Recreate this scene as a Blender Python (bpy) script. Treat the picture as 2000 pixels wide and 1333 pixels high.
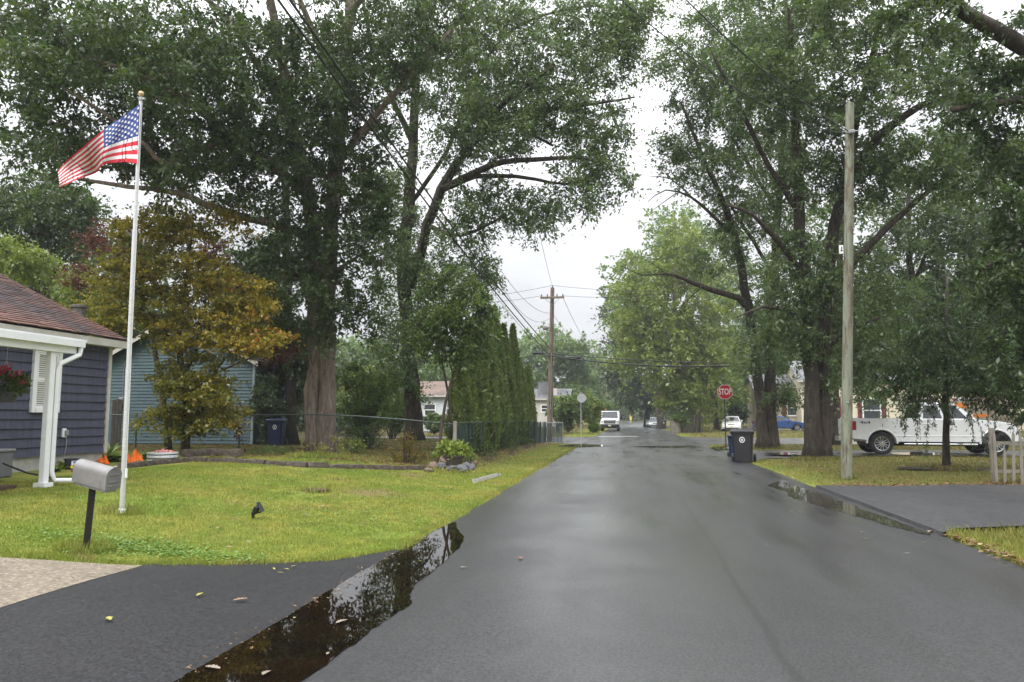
import bpy, bmesh, math, random
import numpy as np
from mathutils import Vector, Matrix

random.seed(7)
RNG = np.random.default_rng(11)
for _o in list(bpy.data.objects):
    bpy.data.objects.remove(_o)
SC = bpy.context.scene
COL = SC.collection
R = math.radians

# ------------------------------------------------------------------ camera
IW, IH, FPX = 2000.0, 1333.0, 1450.0        # photo size, focal length in its pixels
HOR, VPX, HC = 814.0, 1230.0, 1.55          # horizon row, street vanishing column, eye height
PITCH = math.atan((HOR - IH / 2) / FPX)
YAW = math.atan((VPX - IW / 2) / FPX * math.cos(PITCH))
cam_d = bpy.data.cameras.new("camera")
cam = bpy.data.objects.new("camera", cam_d)
COL.objects.link(cam)
cam.location = (0, 0, HC)
cam.rotation_euler = (math.pi / 2 + PITCH, 0, YAW)
cam_d.sensor_fit = 'HORIZONTAL'
cam_d.sensor_width = 36.0
cam_d.lens = 36.0 * FPX / IW
cam_d.clip_start = 0.05
cam_d.clip_end = 3000
SC.camera = cam

# ------------------------------------------------------------------ sky, sun, exposure
SUN_EL, SUN_AZ = R(52), R(205)              # azimuth measured clockwise from +Y (the street)
world = bpy.data.worlds.new("World")
SC.world = world
world.use_nodes = True
wn, wl = world.node_tree.nodes, world.node_tree.links
wn.clear()
w_out = wn.new('ShaderNodeOutputWorld')
w_bg = wn.new('ShaderNodeBackground')
w_bg.inputs['Strength'].default_value = 0.1
sky = wn.new('ShaderNodeTexSky')
sky.sky_type = 'NISHITA'
sky.sun_disc = False
sky.sun_elevation = SUN_EL
sky.sun_rotation = SUN_AZ
sky.dust_density = 4.0
sky.air_density = 1.0
hsv = wn.new('ShaderNodeHueSaturation')
hsv.inputs['Saturation'].default_value = 0.35
wl.new(sky.outputs[0], hsv.inputs['Color'])
tc = wn.new('ShaderNodeTexCoord')
sep = wn.new('ShaderNodeSeparateXYZ')
wl.new(tc.outputs['Generated'], sep.inputs[0])
ramp = wn.new('ShaderNodeMapRange')          # an overcast sky is brighter overhead than at the horizon
ramp.inputs['From Min'].default_value = 0.0
ramp.inputs['From Max'].default_value = 1.0
ramp.inputs['To Min'].default_value = 3.5
ramp.inputs['To Max'].default_value = 23.0
wpow = wn.new('ShaderNodeMath')
wpow.operation = 'POWER'
wpow.use_clamp = True
wmax = wn.new('ShaderNodeMath')
wmax.operation = 'MAXIMUM'
wl.new(sep.outputs['Z'], wmax.inputs[0])
wmax.inputs[1].default_value = 0.0
wl.new(wmax.outputs[0], wpow.inputs[0])
wpow.inputs[1].default_value = 1.35
wl.new(wpow.outputs[0], ramp.inputs['Value'])
wmap = wn.new('ShaderNodeMapping')
wmap.inputs['Scale'].default_value = (1.6, 1.6, 3.6)
wl.new(tc.outputs['Generated'], wmap.inputs['Vector'])
wno = wn.new('ShaderNodeTexNoise')
wno.inputs['Scale'].default_value = 2.2
wno.inputs['Detail'].default_value = 5
wno.inputs['Roughness'].default_value = 0.55
wl.new(wmap.outputs[0], wno.inputs['Vector'])
wcl = wn.new('ShaderNodeMapRange')
wcl.inputs['From Min'].default_value = 0.3
wcl.inputs['From Max'].default_value = 0.7
wcl.inputs['To Min'].default_value = 0.78
wcl.inputs['To Max'].default_value = 1.2
wl.new(wno.outputs['Fac'], wcl.inputs['Value'])
wmul = wn.new('ShaderNodeMath')
wmul.operation = 'MULTIPLY'
wl.new(ramp.outputs[0], wmul.inputs[0])
wl.new(wcl.outputs[0], wmul.inputs[1])
wcol = wn.new('ShaderNodeVectorMath')
wcol.operation = 'SCALE'
wcol.inputs[0].default_value = (0.97, 0.985, 1.02)
wl.new(wmul.outputs[0], wcol.inputs['Scale'])
wmix = wn.new('ShaderNodeMix')
wmix.data_type = 'RGBA'
wmix.inputs[0].default_value = 0.9
wl.new(hsv.outputs[0], wmix.inputs[6])
wl.new(wcol.outputs[0], wmix.inputs[7])
wl.new(wmix.outputs[2], w_bg.inputs['Color'])
wl.new(w_bg.outputs[0], w_out.inputs['Surface'])

sun_d = bpy.data.lights.new("sun", 'SUN')
sun_d.energy = 1.5
sun_d.angle = R(35)
sun_d.color = (1.0, 0.97, 0.92)
sun = bpy.data.objects.new("sun", sun_d)
COL.objects.link(sun)
_sv = Vector((math.sin(SUN_AZ) * math.cos(SUN_EL), math.cos(SUN_AZ) * math.cos(SUN_EL), math.sin(SUN_EL)))
sun.rotation_euler = _sv.to_track_quat('Z', 'Y').to_euler()

SC.view_settings.view_transform = 'Standard'
SC.view_settings.look = 'None'
SC.view_settings.exposure = 0.85
SC.view_settings.gamma = 1.0
SC.view_settings.use_curve_mapping = False
SC.render.engine = 'CYCLES'
cy = SC.cycles
cy.use_denoising = True
cy.max_bounces = 6
cy.diffuse_bounces = 2
cy.glossy_bounces = 3
cy.transmission_bounces = 4
cy.transparent_max_bounces = 8
cy.volume_bounces = 0
cy.sample_clamp_indirect = 6.0
cy.use_adaptive_sampling = True
cy.adaptive_threshold = 0.01
# ------------------------------------------------------------------ helpers: photo rays, terrain, mesh building
_cm = Matrix.Rotation(YAW, 3, 'Z') @ Matrix.Rotation(math.pi / 2 + PITCH, 3, 'X')
CAM_R = np.array(_cm)
CAM_P = np.array([0, 0, HC])
CYAW, SYAW = math.cos(YAW), math.sin(YAW)

def P(px, py, d):
    """the point seen at photo pixel (px, py) at camera depth d metres"""
    v = np.array([(px - IW / 2) / FPX, (IH / 2 - py) / FPX, -1.0]) * d
    return CAM_P + CAM_R @ v

def PX(arr):
    a = np.asarray(arr, float)
    v = np.stack([(a[:, 0] - IW / 2) / FPX, (IH / 2 - a[:, 1]) / FPX, -np.ones(len(a))], 1) * a[:, 2:3]
    return CAM_P + v @ CAM_R.T

def sstep(a, b, x):
    t = np.clip((np.asarray(x, float) - a) / (b - a), 0, 1)
    return t * t * (3 - 2 * t)

ROAD_L, ROAD_R = -2.65, 4.0
CROSS0, CROSS1 = 44.5, 56.5
ROAD_END = 235.0

def hnoise(x, y, s=1.0, k=0.0):
    return (np.sin(x * 1.3 * s + 1.7 + k) * np.cos(y * 1.1 * s - 0.6 + k) + 0.5 * np.sin(x * 2.9 * s - y * 2.3 * s + 2 + k)
            + 0.3 * np.cos(x * 5.1 * s + y * 4.3 * s + k)) / 1.8

def off_road(x, y):
    """metres outside the carriageways (negative on them), corners rounded"""
    x = np.asarray(x, float); y = np.asarray(y, float)
    dx = np.maximum(ROAD_L - x, x - ROAD_R)
    dx = np.where(y > ROAD_END, np.maximum(dx, y - ROAD_END), dx)
    dy = np.maximum(CROSS0 - y, y - CROSS1)
    k = 4.5
    h = np.clip(0.5 + 0.5 * (dy - dx) / k, 0, 1)
    return dy * (1 - h) + dx * h - k * h * (1 - h)

def terrain(x, y):
    x = np.asarray(x, float); y = np.asarray(y, float)
    d = off_road(x, y)
    left = (x < 0.7)
    amp = np.where(y < 50, np.where(left, 0.42, 0.10), 0.18)
    e = amp * sstep(0, 7, d)
    e = e + 0.025 * sstep(0.3, 3, d) * hnoise(x, y, 0.7)
    return np.where(d <= 0, 0.0, e)

def ground(px, py, dz=0.0):
    """where the photo ray through (px, py) meets the terrain"""
    v = CAM_R @ np.array([(px - IW / 2) / FPX, (IH / 2 - py) / FPX, -1.0])
    z = 0.0
    for _ in range(30):
        t = (z + dz - HC) / v[2]
        p = CAM_P + v * t
        z = 0.5 * z + 0.5 * float(terrain(p[0], p[1]))
    return Vector((p[0], p[1], z))

def atY(px, py, Y):
    v = CAM_R @ np.array([(px - IW / 2) / FPX, (IH / 2 - py) / FPX, -1.0])
    return Vector(CAM_P + v * (Y / v[1]))

def atX(px, py, X):
    v = CAM_R @ np.array([(px - IW / 2) / FPX, (IH / 2 - py) / FPX, -1.0])
    return Vector(CAM_P + v * (X / v[0]))

def tz(x, y):
    return float(terrain(x, y))

def tag(o, label=None, cat=None, group=None, kind=None):
    if label: o["label"] = label
    if cat: o["category"] = cat
    if group: o["group"] = group
    if kind: o["kind"] = kind
    return o

def empty(name, loc=(0, 0, 0), rz=0.0, rx=0.0, ry=0.0):
    o = bpy.data.objects.new(name, None)
    COL.objects.link(o)
    o.location = loc
    o.rotation_euler = (rx, ry, rz)
    o.empty_display_size = 0.2
    return o

def link(name, me, parent=None):
    o = bpy.data.objects.new(name, me)
    COL.objects.link(o)
    if parent is not None:
        o.parent = parent
    return o

def copy_tree(o, parent=None):
    c = o.copy()
    COL.objects.link(c)
    c.parent = parent
    for ch in list(o.children):
        copy_tree(ch, c)
    return c

class MB:
    """collects verts and faces; build() links them as one mesh object"""
    def __init__(s):
        s.v, s.f, s.m = [], [], []
        s.cur = 0
    def add(s, vs, fs):
        b = len(s.v)
        s.v.extend([tuple(map(float, p)) for p in vs])
        for f in fs:
            s.f.append(tuple(b + i for i in f))
            s.m.append(s.cur)
        return s
    def box(s, c, size, rot=None, taper=1.0):
        hx, hy, hz = size[0] / 2, size[1] / 2, size[2] / 2
        vs = []
        for z, t in ((-hz, 1.0), (hz, taper)):
            for x, y in ((-hx, -hy), (hx, -hy), (hx, hy), (-hx, hy)):
                vs.append(Vector((x * t, y * t, z)))
        if rot is not None:
            vs = [rot @ v for v in vs]
        c = Vector(c)
        return s.add([v + c for v in vs], [(3, 2, 1, 0), (4, 5, 6, 7), (0, 1, 5, 4), (1, 2, 6, 5), (2, 3, 7, 6), (3, 0, 4, 7)])
    def bbox(s, c, size, b=0.01, rot=None):
        """a box with chamfered edges"""
        h = [max(q / 2, 1e-4) for q in size]
        b = min(b, min(h) * 0.9)
        bm = bmesh.new()
        bmesh.ops.create_cube(bm, size=1.0)
        for v in bm.verts:
            v.co = Vector((v.co.x * size[0], v.co.y * size[1], v.co.z * size[2]))
        bmesh.ops.bevel(bm, geom=list(bm.edges), offset=b, segments=1, affect='EDGES')
        return s.from_bm(bm, c, rot)
    def from_bm(s, bm, c=(0, 0, 0), rot=None):
        c = Vector(c)
        bm.verts.index_update()
        vs = [((rot @ v.co) if rot is not None else v.co) + c for v in bm.verts]
        fs = [tuple(v.index for v in f.verts) for f in bm.faces]
        bm.free()
        return s.add(vs, fs)
    def tube(s, pts, radii, n=8, cap=True, wob=None):
        pts = [Vector(p) for p in pts]
        if not hasattr(radii, '__len__'):
            radii = [radii] * len(pts)
        m = len(pts)
        t0 = (pts[1] - pts[0]).normalized()
        up = Vector((0, 0, 1)) if abs(t0.z) < 0.9 else Vector((1, 0, 0))
        nx = t0.cross(up).normalized()
        vs, fs = [], []
        for i in range(m):
            a = pts[max(i - 1, 0)]; b = pts[min(i + 1, m - 1)]
            t = (b - a)
            t = t.normalized() if t.length > 1e-9 else t0
            nx = (nx - t * nx.dot(t))
            nx = nx.normalized() if nx.length > 1e-9 else t.orthogonal().normalized()
            ny = t.cross(nx)
            for k in range(n):
                a_ = 2 * math.pi * k / n
                r = radii[i]
                if wob is not None:
                    r *= wob(i / max(m - 1, 1), a_)
                vs.append(pts[i] + nx * (math.cos(a_) * r) + ny * (math.sin(a_) * r))
        for i in range(m - 1):
            for k in range(n):
                k2 = (k + 1) % n
                fs.append((i * n + k, i * n + k2, (i + 1) * n + k2, (i + 1) * n + k))
        if cap:
            fs.append(tuple(range(n - 1, -1, -1)))
            fs.append(tuple((m - 1) * n + k for k in range(n)))
        return s.add(vs, fs)
    def cyl(s, a, b, r, n=12, r2=None):
        return s.tube([a, b], [r, r if r2 is None else r2], n)
    def lathe(s, prof, n=20, c=(0, 0, 0), rot=None, cap=True, sx=1.0, sy=1.0):
        """prof: (r, z) pairs from bottom to top"""
        c = Vector(c)
        vs, fs = [], []
        for r, z in prof:
            for k in range(n):
                a = 2 * math.pi * k / n
                p = Vector((r * math.cos(a) * sx, r * math.sin(a) * sy, z))
                vs.append((rot @ p if rot is not None else p) + c)
        m = len(prof)
        for i in range(m - 1):
            for k in range(n):
                k2 = (k + 1) % n
                fs.append((i * n + k, i * n + k2, (i + 1) * n + k2, (i + 1) * n + k))
        if cap:
            fs.append(tuple(range(n - 1, -1, -1)))
            fs.append(tuple((m - 1) * n + k for k in range(n)))
        return s.add(vs, fs)
    def prism(s, poly, a, b, axis='y'):
        """poly of 2-D points extruded along axis from a to b"""
        def mk(p, t):
            if axis == 'y': return (p[0], t, p[1])
            if axis == 'x': return (t, p[0], p[1])
            return (p[0], p[1], t)
        n = len(poly)
        vs = [mk(p, a) for p in poly] + [mk(p, b) for p in poly]
        fs = [tuple(range(n)), tuple(range(2 * n - 1, n - 1, -1))]
        for i in range(n):
            j = (i + 1) % n
            fs.append((j, i, n + i, n + j))
        return s.add(vs, fs)
    def grid(s, fn, nu, nv):
        vs = [fn(i / nu, j / nv) for j in range(nv + 1) for i in range(nu + 1)]
        fs = [(j * (nu + 1) + i, j * (nu + 1) + i + 1, (j + 1) * (nu + 1) + i + 1, (j + 1) * (nu + 1) + i)
              for j in range(nv) for i in range(nu)]
        return s.add(vs, fs)
    def mesh(s, name, mats, smooth=False):
        me = bpy.data.meshes.new(name)
        me.from_pydata(s.v, [], s.f)
        if not isinstance(mats, (list, tuple)):
            mats = [mats]
        for m in mats:
            me.materials.append(m)
        if len(mats) > 1:
            me.polygons.foreach_set('material_index', s.m)
        if smooth:
            me.polygons.foreach_set('use_smooth', [True] * len(me.polygons))
        bm = bmesh.new(); bm.from_mesh(me)
        bmesh.ops.recalc_face_normals(bm, faces=bm.faces)
        bm.to_mesh(me); bm.free()
        me.update()
        return me
    def build(s, name, mats, parent=None, smooth=False, loc=None):
        o = link(name, s.mesh(name, mats, smooth), parent)
        if loc is not None:
            o.location = loc
        if smooth:
            auto_smooth(o)
        return o

def auto_smooth(o, ang=40):
    me = o.data
    bm = bmesh.new(); bm.from_mesh(me)
    lim = R(ang)
    for e in bm.edges:
        e.smooth = not (len(e.link_faces) == 2 and e.calc_face_angle(0) > lim)
    bm.to_mesh(me); bm.free()

def np_mesh(name, verts, faces_per, mats, tint=None, attr='tint', smooth=False, fidx=None):
    """faces_per: 3 or 4, consecutive verts; or give fidx as an (F, k) index array"""
    me = bpy.data.meshes.new(name)
    nv = len(verts)
    if fidx is None:
        fidx = np.arange(nv, dtype=np.int32).reshape(-1, faces_per)
    nf, k = fidx.shape
    me.vertices.add(nv)
    me.vertices.foreach_set('co', np.ascontiguousarray(verts, dtype=np.float32).ravel())
    me.loops.add(nf * k)
    me.loops.foreach_set('vertex_index', np.ascontiguousarray(fidx, dtype=np.int32).ravel())
    me.polygons.add(nf)
    me.polygons.foreach_set('loop_start', np.arange(0, nf * k, k, dtype=np.int32))
    try:
        me.polygons.foreach_set('loop_total', np.full(nf, k, dtype=np.int32))
    except Exception:
        pass
    if smooth:
        me.polygons.foreach_set('use_smooth', np.ones(nf, dtype=bool))
    if tint is not None:
        a = me.attributes.new(attr, 'FLOAT', 'FACE')
        a.data.foreach_set('value', np.ascontiguousarray(tint, dtype=np.float32))
    for m in (mats if isinstance(mats, (list, tuple)) else [mats]):
        me.materials.append(m)
    me.update(calc_edges=True)
    return me

# ------------------------------------------------------------------ materials
MATS = {}
def _nodes(name):
    m = bpy.data.materials.new(name)
    m.use_nodes = True
    nt = m.node_tree
    return m, nt.nodes, nt.links, nt.nodes['Principled BSDF']

def N(nodes, t, **kw):
    n = nodes.new(t)
    for k, v in kw.items():
        if k in n.inputs:
            n.inputs[k].default_value = v
        else:
            setattr(n, k, v)
    return n

def mixrgb(nodes, links, fac, a, b, blend='MIX'):
    n = nodes.new('ShaderNodeMix')
    n.data_type = 'RGBA'
    n.blend_type = blend
    for i, x in ((0, fac), (6, a), (7, b)):
        if hasattr(x, 'links'):
            links.new(x, n.inputs[i])
        elif i == 0:
            n.inputs[0].default_value = x
        else:
            n.inputs[i].default_value = (*x[:3], 1.0)
    return n.outputs[2]

def maprange(nodes, links, x, a, b, c, d):
    n = nodes.new('ShaderNodeMapRange')
    links.new(x, n.inputs['Value'])
    for k, v in zip(('From Min', 'From Max', 'To Min', 'To Max'), (a, b, c, d)):
        n.inputs[k].default_value = v
    return n.outputs[0]

def noise(nodes, links, vec, scale, detail=4, rough=0.55, dist=0.0):
    n = nodes.new('ShaderNodeTexNoise')
    n.inputs['Scale'].default_value = scale
    n.inputs['Detail'].default_value = detail
    n.inputs['Roughness'].default_value = rough
    n.inputs['Distortion'].default_value = dist
    if vec is not None:
        links.new(vec, n.inputs['Vector'])
    return n.outputs['Fac']

def coords(nodes, links, kind='Object', scale=(1, 1, 1)):
    if kind == 'World':
        g = nodes.new('ShaderNodeNewGeometry').outputs['Position']
    else:
        g = nodes.new('ShaderNodeTexCoord').outputs[kind]
    if scale == (1, 1, 1):
        return g
    mp = nodes.new('ShaderNodeMapping')
    mp.inputs['Scale'].default_value = scale
    links.new(g, mp.inputs['Vector'])
    return mp.outputs[0]

def mat(name, col, rough=0.6, metal=0.0, var=0.12, vs=2.5, col2=None, c2lo=0.45, c2hi=0.65, bump=0.0, bs=40.0,
        spec=0.5, coat=0.0, stretch=(1, 1, 1), space='Object', rvar=0.1, trans=0.0, ior=1.45):
    """plain surface: colour with soft mottling, optional second colour in patches, fine bump"""
    if name in MATS:
        return MATS[name]
    m, n, l, p = _nodes(name)
    v = coords(n, l, space, stretch)
    f = noise(n, l, v, vs, 5)
    lo = tuple(c * (1 - var) for c in col); hi = tuple(min(c * (1 + var), 1) for c in col)
    c = mixrgb(n, l, maprange(n, l, f, 0.3, 0.7, 0, 1), lo, hi)
    if col2 is not None:
        f2 = noise(n, l, v, vs * 1.7, 6, 0.6, 0.4)
        c = mixrgb(n, l, maprange(n, l, f2, c2lo, c2hi, 0, 1), c, col2)
    l.new(c, p.inputs['Base Color'])
    l.new(maprange(n, l, noise(n, l, v, vs * 3, 3), 0.3, 0.7, max(rough - rvar, 0.02), min(rough + rvar, 1)), p.inputs['Roughness'])
    p.inputs['Metallic'].default_value = metal
    p.inputs['Specular IOR Level'].default_value = spec
    p.inputs['IOR'].default_value = ior
    p.inputs['Coat Weight'].default_value = coat
    p.inputs['Coat Roughness'].default_value = 0.08
    p.inputs['Transmission Weight'].default_value = trans
    if bump:
        b = N(n, 'ShaderNodeBump', Strength=bump, Distance=0.01)
        l.new(noise(n, l, v, bs, 4), b.inputs['Height'])
        l.new(b.outputs[0], p.inputs['Normal'])
    MATS[name] = m
    return m

def leaf_mat(name, dark, light, alt=None, alt_lo=0.8, trans=0.35, rough=0.36, spec=0.55):
    """foliage: colour per leaf from the face attribute 'tint', light passing through"""
    if name in MATS:
        return MATS[name]
    m, n, l, p = _nodes(name)
    a = n.new('ShaderNodeAttribute'); a.attribute_name = 'tint'
    t = a.outputs['Fac']
    c = mixrgb(n, l, maprange(n, l, t, 0, 1, 0, 1), dark, light)
    if alt is not None:
        c = mixrgb(n, l, maprange(n, l, t, alt_lo, alt_lo + 0.12, 0, 1), c, alt)
    l.new(c, p.inputs['Base Color'])
    p.inputs['Roughness'].default_value = rough
    p.inputs['Specular IOR Level'].default_value = spec
    tr = n.new('ShaderNodeBsdfTranslucent')
    c2 = mixrgb(n, l, 1.0, c, (1.5, 1.6, 0.7), 'MULTIPLY')
    l.new(c2, tr.inputs['Color'])
    mx = n.new('ShaderNodeMixShader')
    mx.inputs[0].default_value = trans
    l.new(p.outputs[0], mx.inputs[1]); l.new(tr.outputs[0], mx.inputs[2])
    l.new(mx.outputs[0], n['Material Output'].inputs['Surface'])
    MATS[name] = m
    return m

def bark_mat(name, c1, c2, s=6.0, bump=0.6):
    if name in MATS:
        return MATS[name]
    m, n, l, p = _nodes(name)
    v = coords(n, l, 'World', (1, 1, 0.14))
    f = noise(n, l, v, s * 2.2, 8, 0.78, 0.5)
    g = noise(n, l, coords(n, l, 'World'), 1.1, 4)
    c = mixrgb(n, l, maprange(n, l, f, 0.38, 0.62, 0, 1), tuple(q * .55 for q in c1), c2)
    c = mixrgb(n, l, maprange(n, l, g, 0.35, 0.7, 0.0, 0.5), c, tuple(q * 0.55 for q in c1))
    gr = noise(n, l, coords(n, l, 'World'), 3.0, 5)
    c = mixrgb(n, l, maprange(n, l, gr, 0.58, 0.72, 0.0, 0.35), c, (0.16, 0.18, 0.12))
    l.new(c, p.inputs['Base Color'])
    p.inputs['Roughness'].default_value = 0.8
    p.inputs['Specular IOR Level'].default_value = 0.25
    b = N(n, 'ShaderNodeBump', Strength=bump, Distance=0.03)
    l.new(f, b.inputs['Height'])
    l.new(b.outputs[0], p.inputs['Normal'])
    MATS[name] = m
    return m

def text_mesh(name, txt, size, material, bold=0.0, depth=0.0):
    cu = bpy.data.curves.new(name, 'FONT')
    cu.body = txt
    cu.size = size
    cu.offset = bold
    cu.extrude = depth
    cu.align_x = 'CENTER'
    cu.align_y = 'CENTER'
    o = bpy.data.objects.new(name, cu)
    COL.objects.link(o)
    bpy.context.view_layer.update()
    dg = bpy.context.evaluated_depsgraph_get()
    me = bpy.data.meshes.new_from_object(o.evaluated_get(dg))
    bpy.data.objects.remove(o)
    me.name = name
    me.materials.clear()
    me.materials.append(material)
    return me
# ------------------------------------------------------------------ ground, roads, driveways, puddles, grass
_LDX = np.array([-60, -20, -6.2, -4.9, -4.2, -3.2, -2.65])
_LDY = np.array([6.2, 6.3, 6.55, 6.85, 7.15, 7.8, 8.7])
def left_drive_far(x): return np.interp(x, _LDX, _LDY)
def in_left_drive(x, y): return (x < ROAD_L) & (y < left_drive_far(x)) & (y > -8)
def right_near(x): return np.interp(x, [4.0, 4.3, 5.5, 30], [10.6, 11.0, 11.4, 11.5])
def in_right_drive(x, y): return (x > ROAD_R) & (y > right_near(x)) & (y < 17.3) & (x < 24)
def truck_lo(x): return np.interp(x, [4.0, 5.2, 8, 30], [27.0, 29.0, 29.8, 29.6])
def truck_hi(x): return np.interp(x, [4.0, 5.5, 8, 30], [36.0, 35.0, 34.6, 34.8])
def in_truck_drive(x, y): return (x > ROAD_R) & (y > truck_lo(x)) & (y < truck_hi(x)) & (x < 26)
def in_far_drive(x, y): return (x > 9.5) & (x < 36) & (y > 76) & (y < 92)
def hard(x, y):
    return (off_road(x, y) < 0) | in_left_drive(x, y) | in_right_drive(x, y) | in_truck_drive(x, y) | in_far_drive(x, y)

BARE_SPOTS = [(*ground(725, 962)[:2], .6), (*ground(238, 999)[:2], .24), (*ground(800, 928)[:2], .5)]
def lawn_colour(n, l, blades=False):
    g = n.new('ShaderNodeNewGeometry').outputs['Position']
    mp = n.new('ShaderNodeMapping'); mp.inputs['Scale'].default_value = (1, 1, 0)
    l.new(g, mp.inputs['Vector'])
    v = mp.outputs[0]
    a = noise(n, l, v, 0.55, 5, 0.6, 0.3)
    b = noise(n, l, v, 2.6, 5, 0.6)
    c = mixrgb(n, l, maprange(n, l, a, 0.38, 0.62, 0, 1), (0.208, 0.285, 0.045), (0.360, 0.338, 0.080))
    c = mixrgb(n, l, maprange(n, l, b, 0.35, 0.68, 0, 0.75), c, (0.165, 0.215, 0.038))
    br_ = noise(n, l, v, 1.15, 6, 0.68, 0.7)
    c = mixrgb(n, l, maprange(n, l, br_, 0.58, 0.70, 0, 0.7), c, (0.26, 0.185, 0.095))
    # bare, trodden spots
    for (bx_, by_, br_m) in BARE_SPOTS:
        dn = n.new('ShaderNodeVectorMath'); dn.operation = 'DISTANCE'; l.new(v, dn.inputs[0]); dn.inputs[1].default_value = (bx_, by_, 0)
        dm_ = n.new('ShaderNodeMath'); dm_.operation = 'MULTIPLY_ADD'; l.new(b, dm_.inputs[0]); dm_.inputs[1].default_value = 3.2 * br_m; l.new(dn.outputs['Value'], dm_.inputs[2])
        c = mixrgb(n, l, maprange(n, l, dm_.outputs[0], br_m * 1.7, br_m * 3.0, 0.7, 0), c, (0.235, 0.165, 0.105))
    # wear, moss, leaves under trees further back; right lawn browner with shade painted in
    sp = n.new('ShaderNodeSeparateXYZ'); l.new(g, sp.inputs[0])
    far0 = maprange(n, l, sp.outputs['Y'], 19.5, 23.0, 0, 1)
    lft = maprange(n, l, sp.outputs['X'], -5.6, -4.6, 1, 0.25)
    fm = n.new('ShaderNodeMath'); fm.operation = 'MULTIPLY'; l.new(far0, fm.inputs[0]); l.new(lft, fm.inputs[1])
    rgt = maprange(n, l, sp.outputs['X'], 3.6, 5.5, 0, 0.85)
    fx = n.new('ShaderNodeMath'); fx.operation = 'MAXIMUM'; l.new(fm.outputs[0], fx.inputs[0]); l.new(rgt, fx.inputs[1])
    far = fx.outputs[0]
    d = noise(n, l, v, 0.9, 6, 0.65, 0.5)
    worn_shaded = mixrgb(n, l, maprange(n, l, d, 0.40, 0.60, 0, 1), (0.120, 0.135, 0.030), (0.150, 0.105, 0.045))
    c = mixrgb(n, l, far, c, worn_shaded)
    if blades:
        at = n.new('ShaderNodeAttribute'); at.attribute_name = 'tint'
        c = mixrgb(n, l, 1.0, c, mixrgb(n, l, at.outputs['Fac'], (0.80, 0.80, 0.70), (1.30, 1.28, 1.2)), 'MULTIPLY')
    else:
        e = noise(n, l, v, 1.3, 7, 0.7, 0.6)
        c = mixrgb(n, l, maprange(n, l, e, 0.60, 0.68, 0, 0.8), c, (0.10, 0.068, 0.035))
        c = mixrgb(n, l, 1.0, c, (0.72, 0.72, 0.7), 'MULTIPLY')
    return c, v

def make_ground_mat():
    m, n, l, p = _nodes('lawn_soil')
    c, v = lawn_colour(n, l)
    l.new(c, p.inputs['Base Color'])
    p.inputs['Roughness'].default_value = 0.9
    p.inputs['Specular IOR Level'].default_value = 0.15
    b = N(n, 'ShaderNodeBump', Strength=0.7, Distance=0.03)
    l.new(noise(n, l, v, 38, 6, 0.7), b.inputs['Height'])
    l.new(b.outputs[0], p.inputs['Normal'])
    return m
M_GROUND = make_ground_mat()

def axis(segs):
    out = []
    for a, b, n in segs:
        out.extend(np.linspace(a, b, n, endpoint=False))
    out.append(segs[-1][1])
    return np.array(out)
gx = axis([(-420, -60, 24), (-60, -24, 36), (-24, 18, 130), (18, 50, 40), (50, 420, 24)])
gy = axis([(-60, -4, 14), (-4, 50, 150), (50, 110, 60), (110, 300, 40), (300, 760, 20)])
GX, GY = np.meshgrid(gx, gy)
GZ = terrain(GX, GY)
GZ = np.where(hard(GX, GY), np.minimum(GZ, 9) - 0.05, GZ - 0.004)
nx_, ny_ = len(gx), len(gy)
ii = np.arange(nx_ * ny_).reshape(ny_, nx_)
fidx = np.stack([ii[:-1, :-1], ii[:-1, 1:], ii[1:, 1:], ii[1:, :-1]], -1).reshape(-1, 4)
o = link('ground', np_mesh('ground', np.stack([GX, GY, GZ], -1).reshape(-1, 3), 4, M_GROUND, smooth=True, fidx=fidx))
tag(o, 'grassy ground stretching away under the street and yards', kind='structure')

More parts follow.
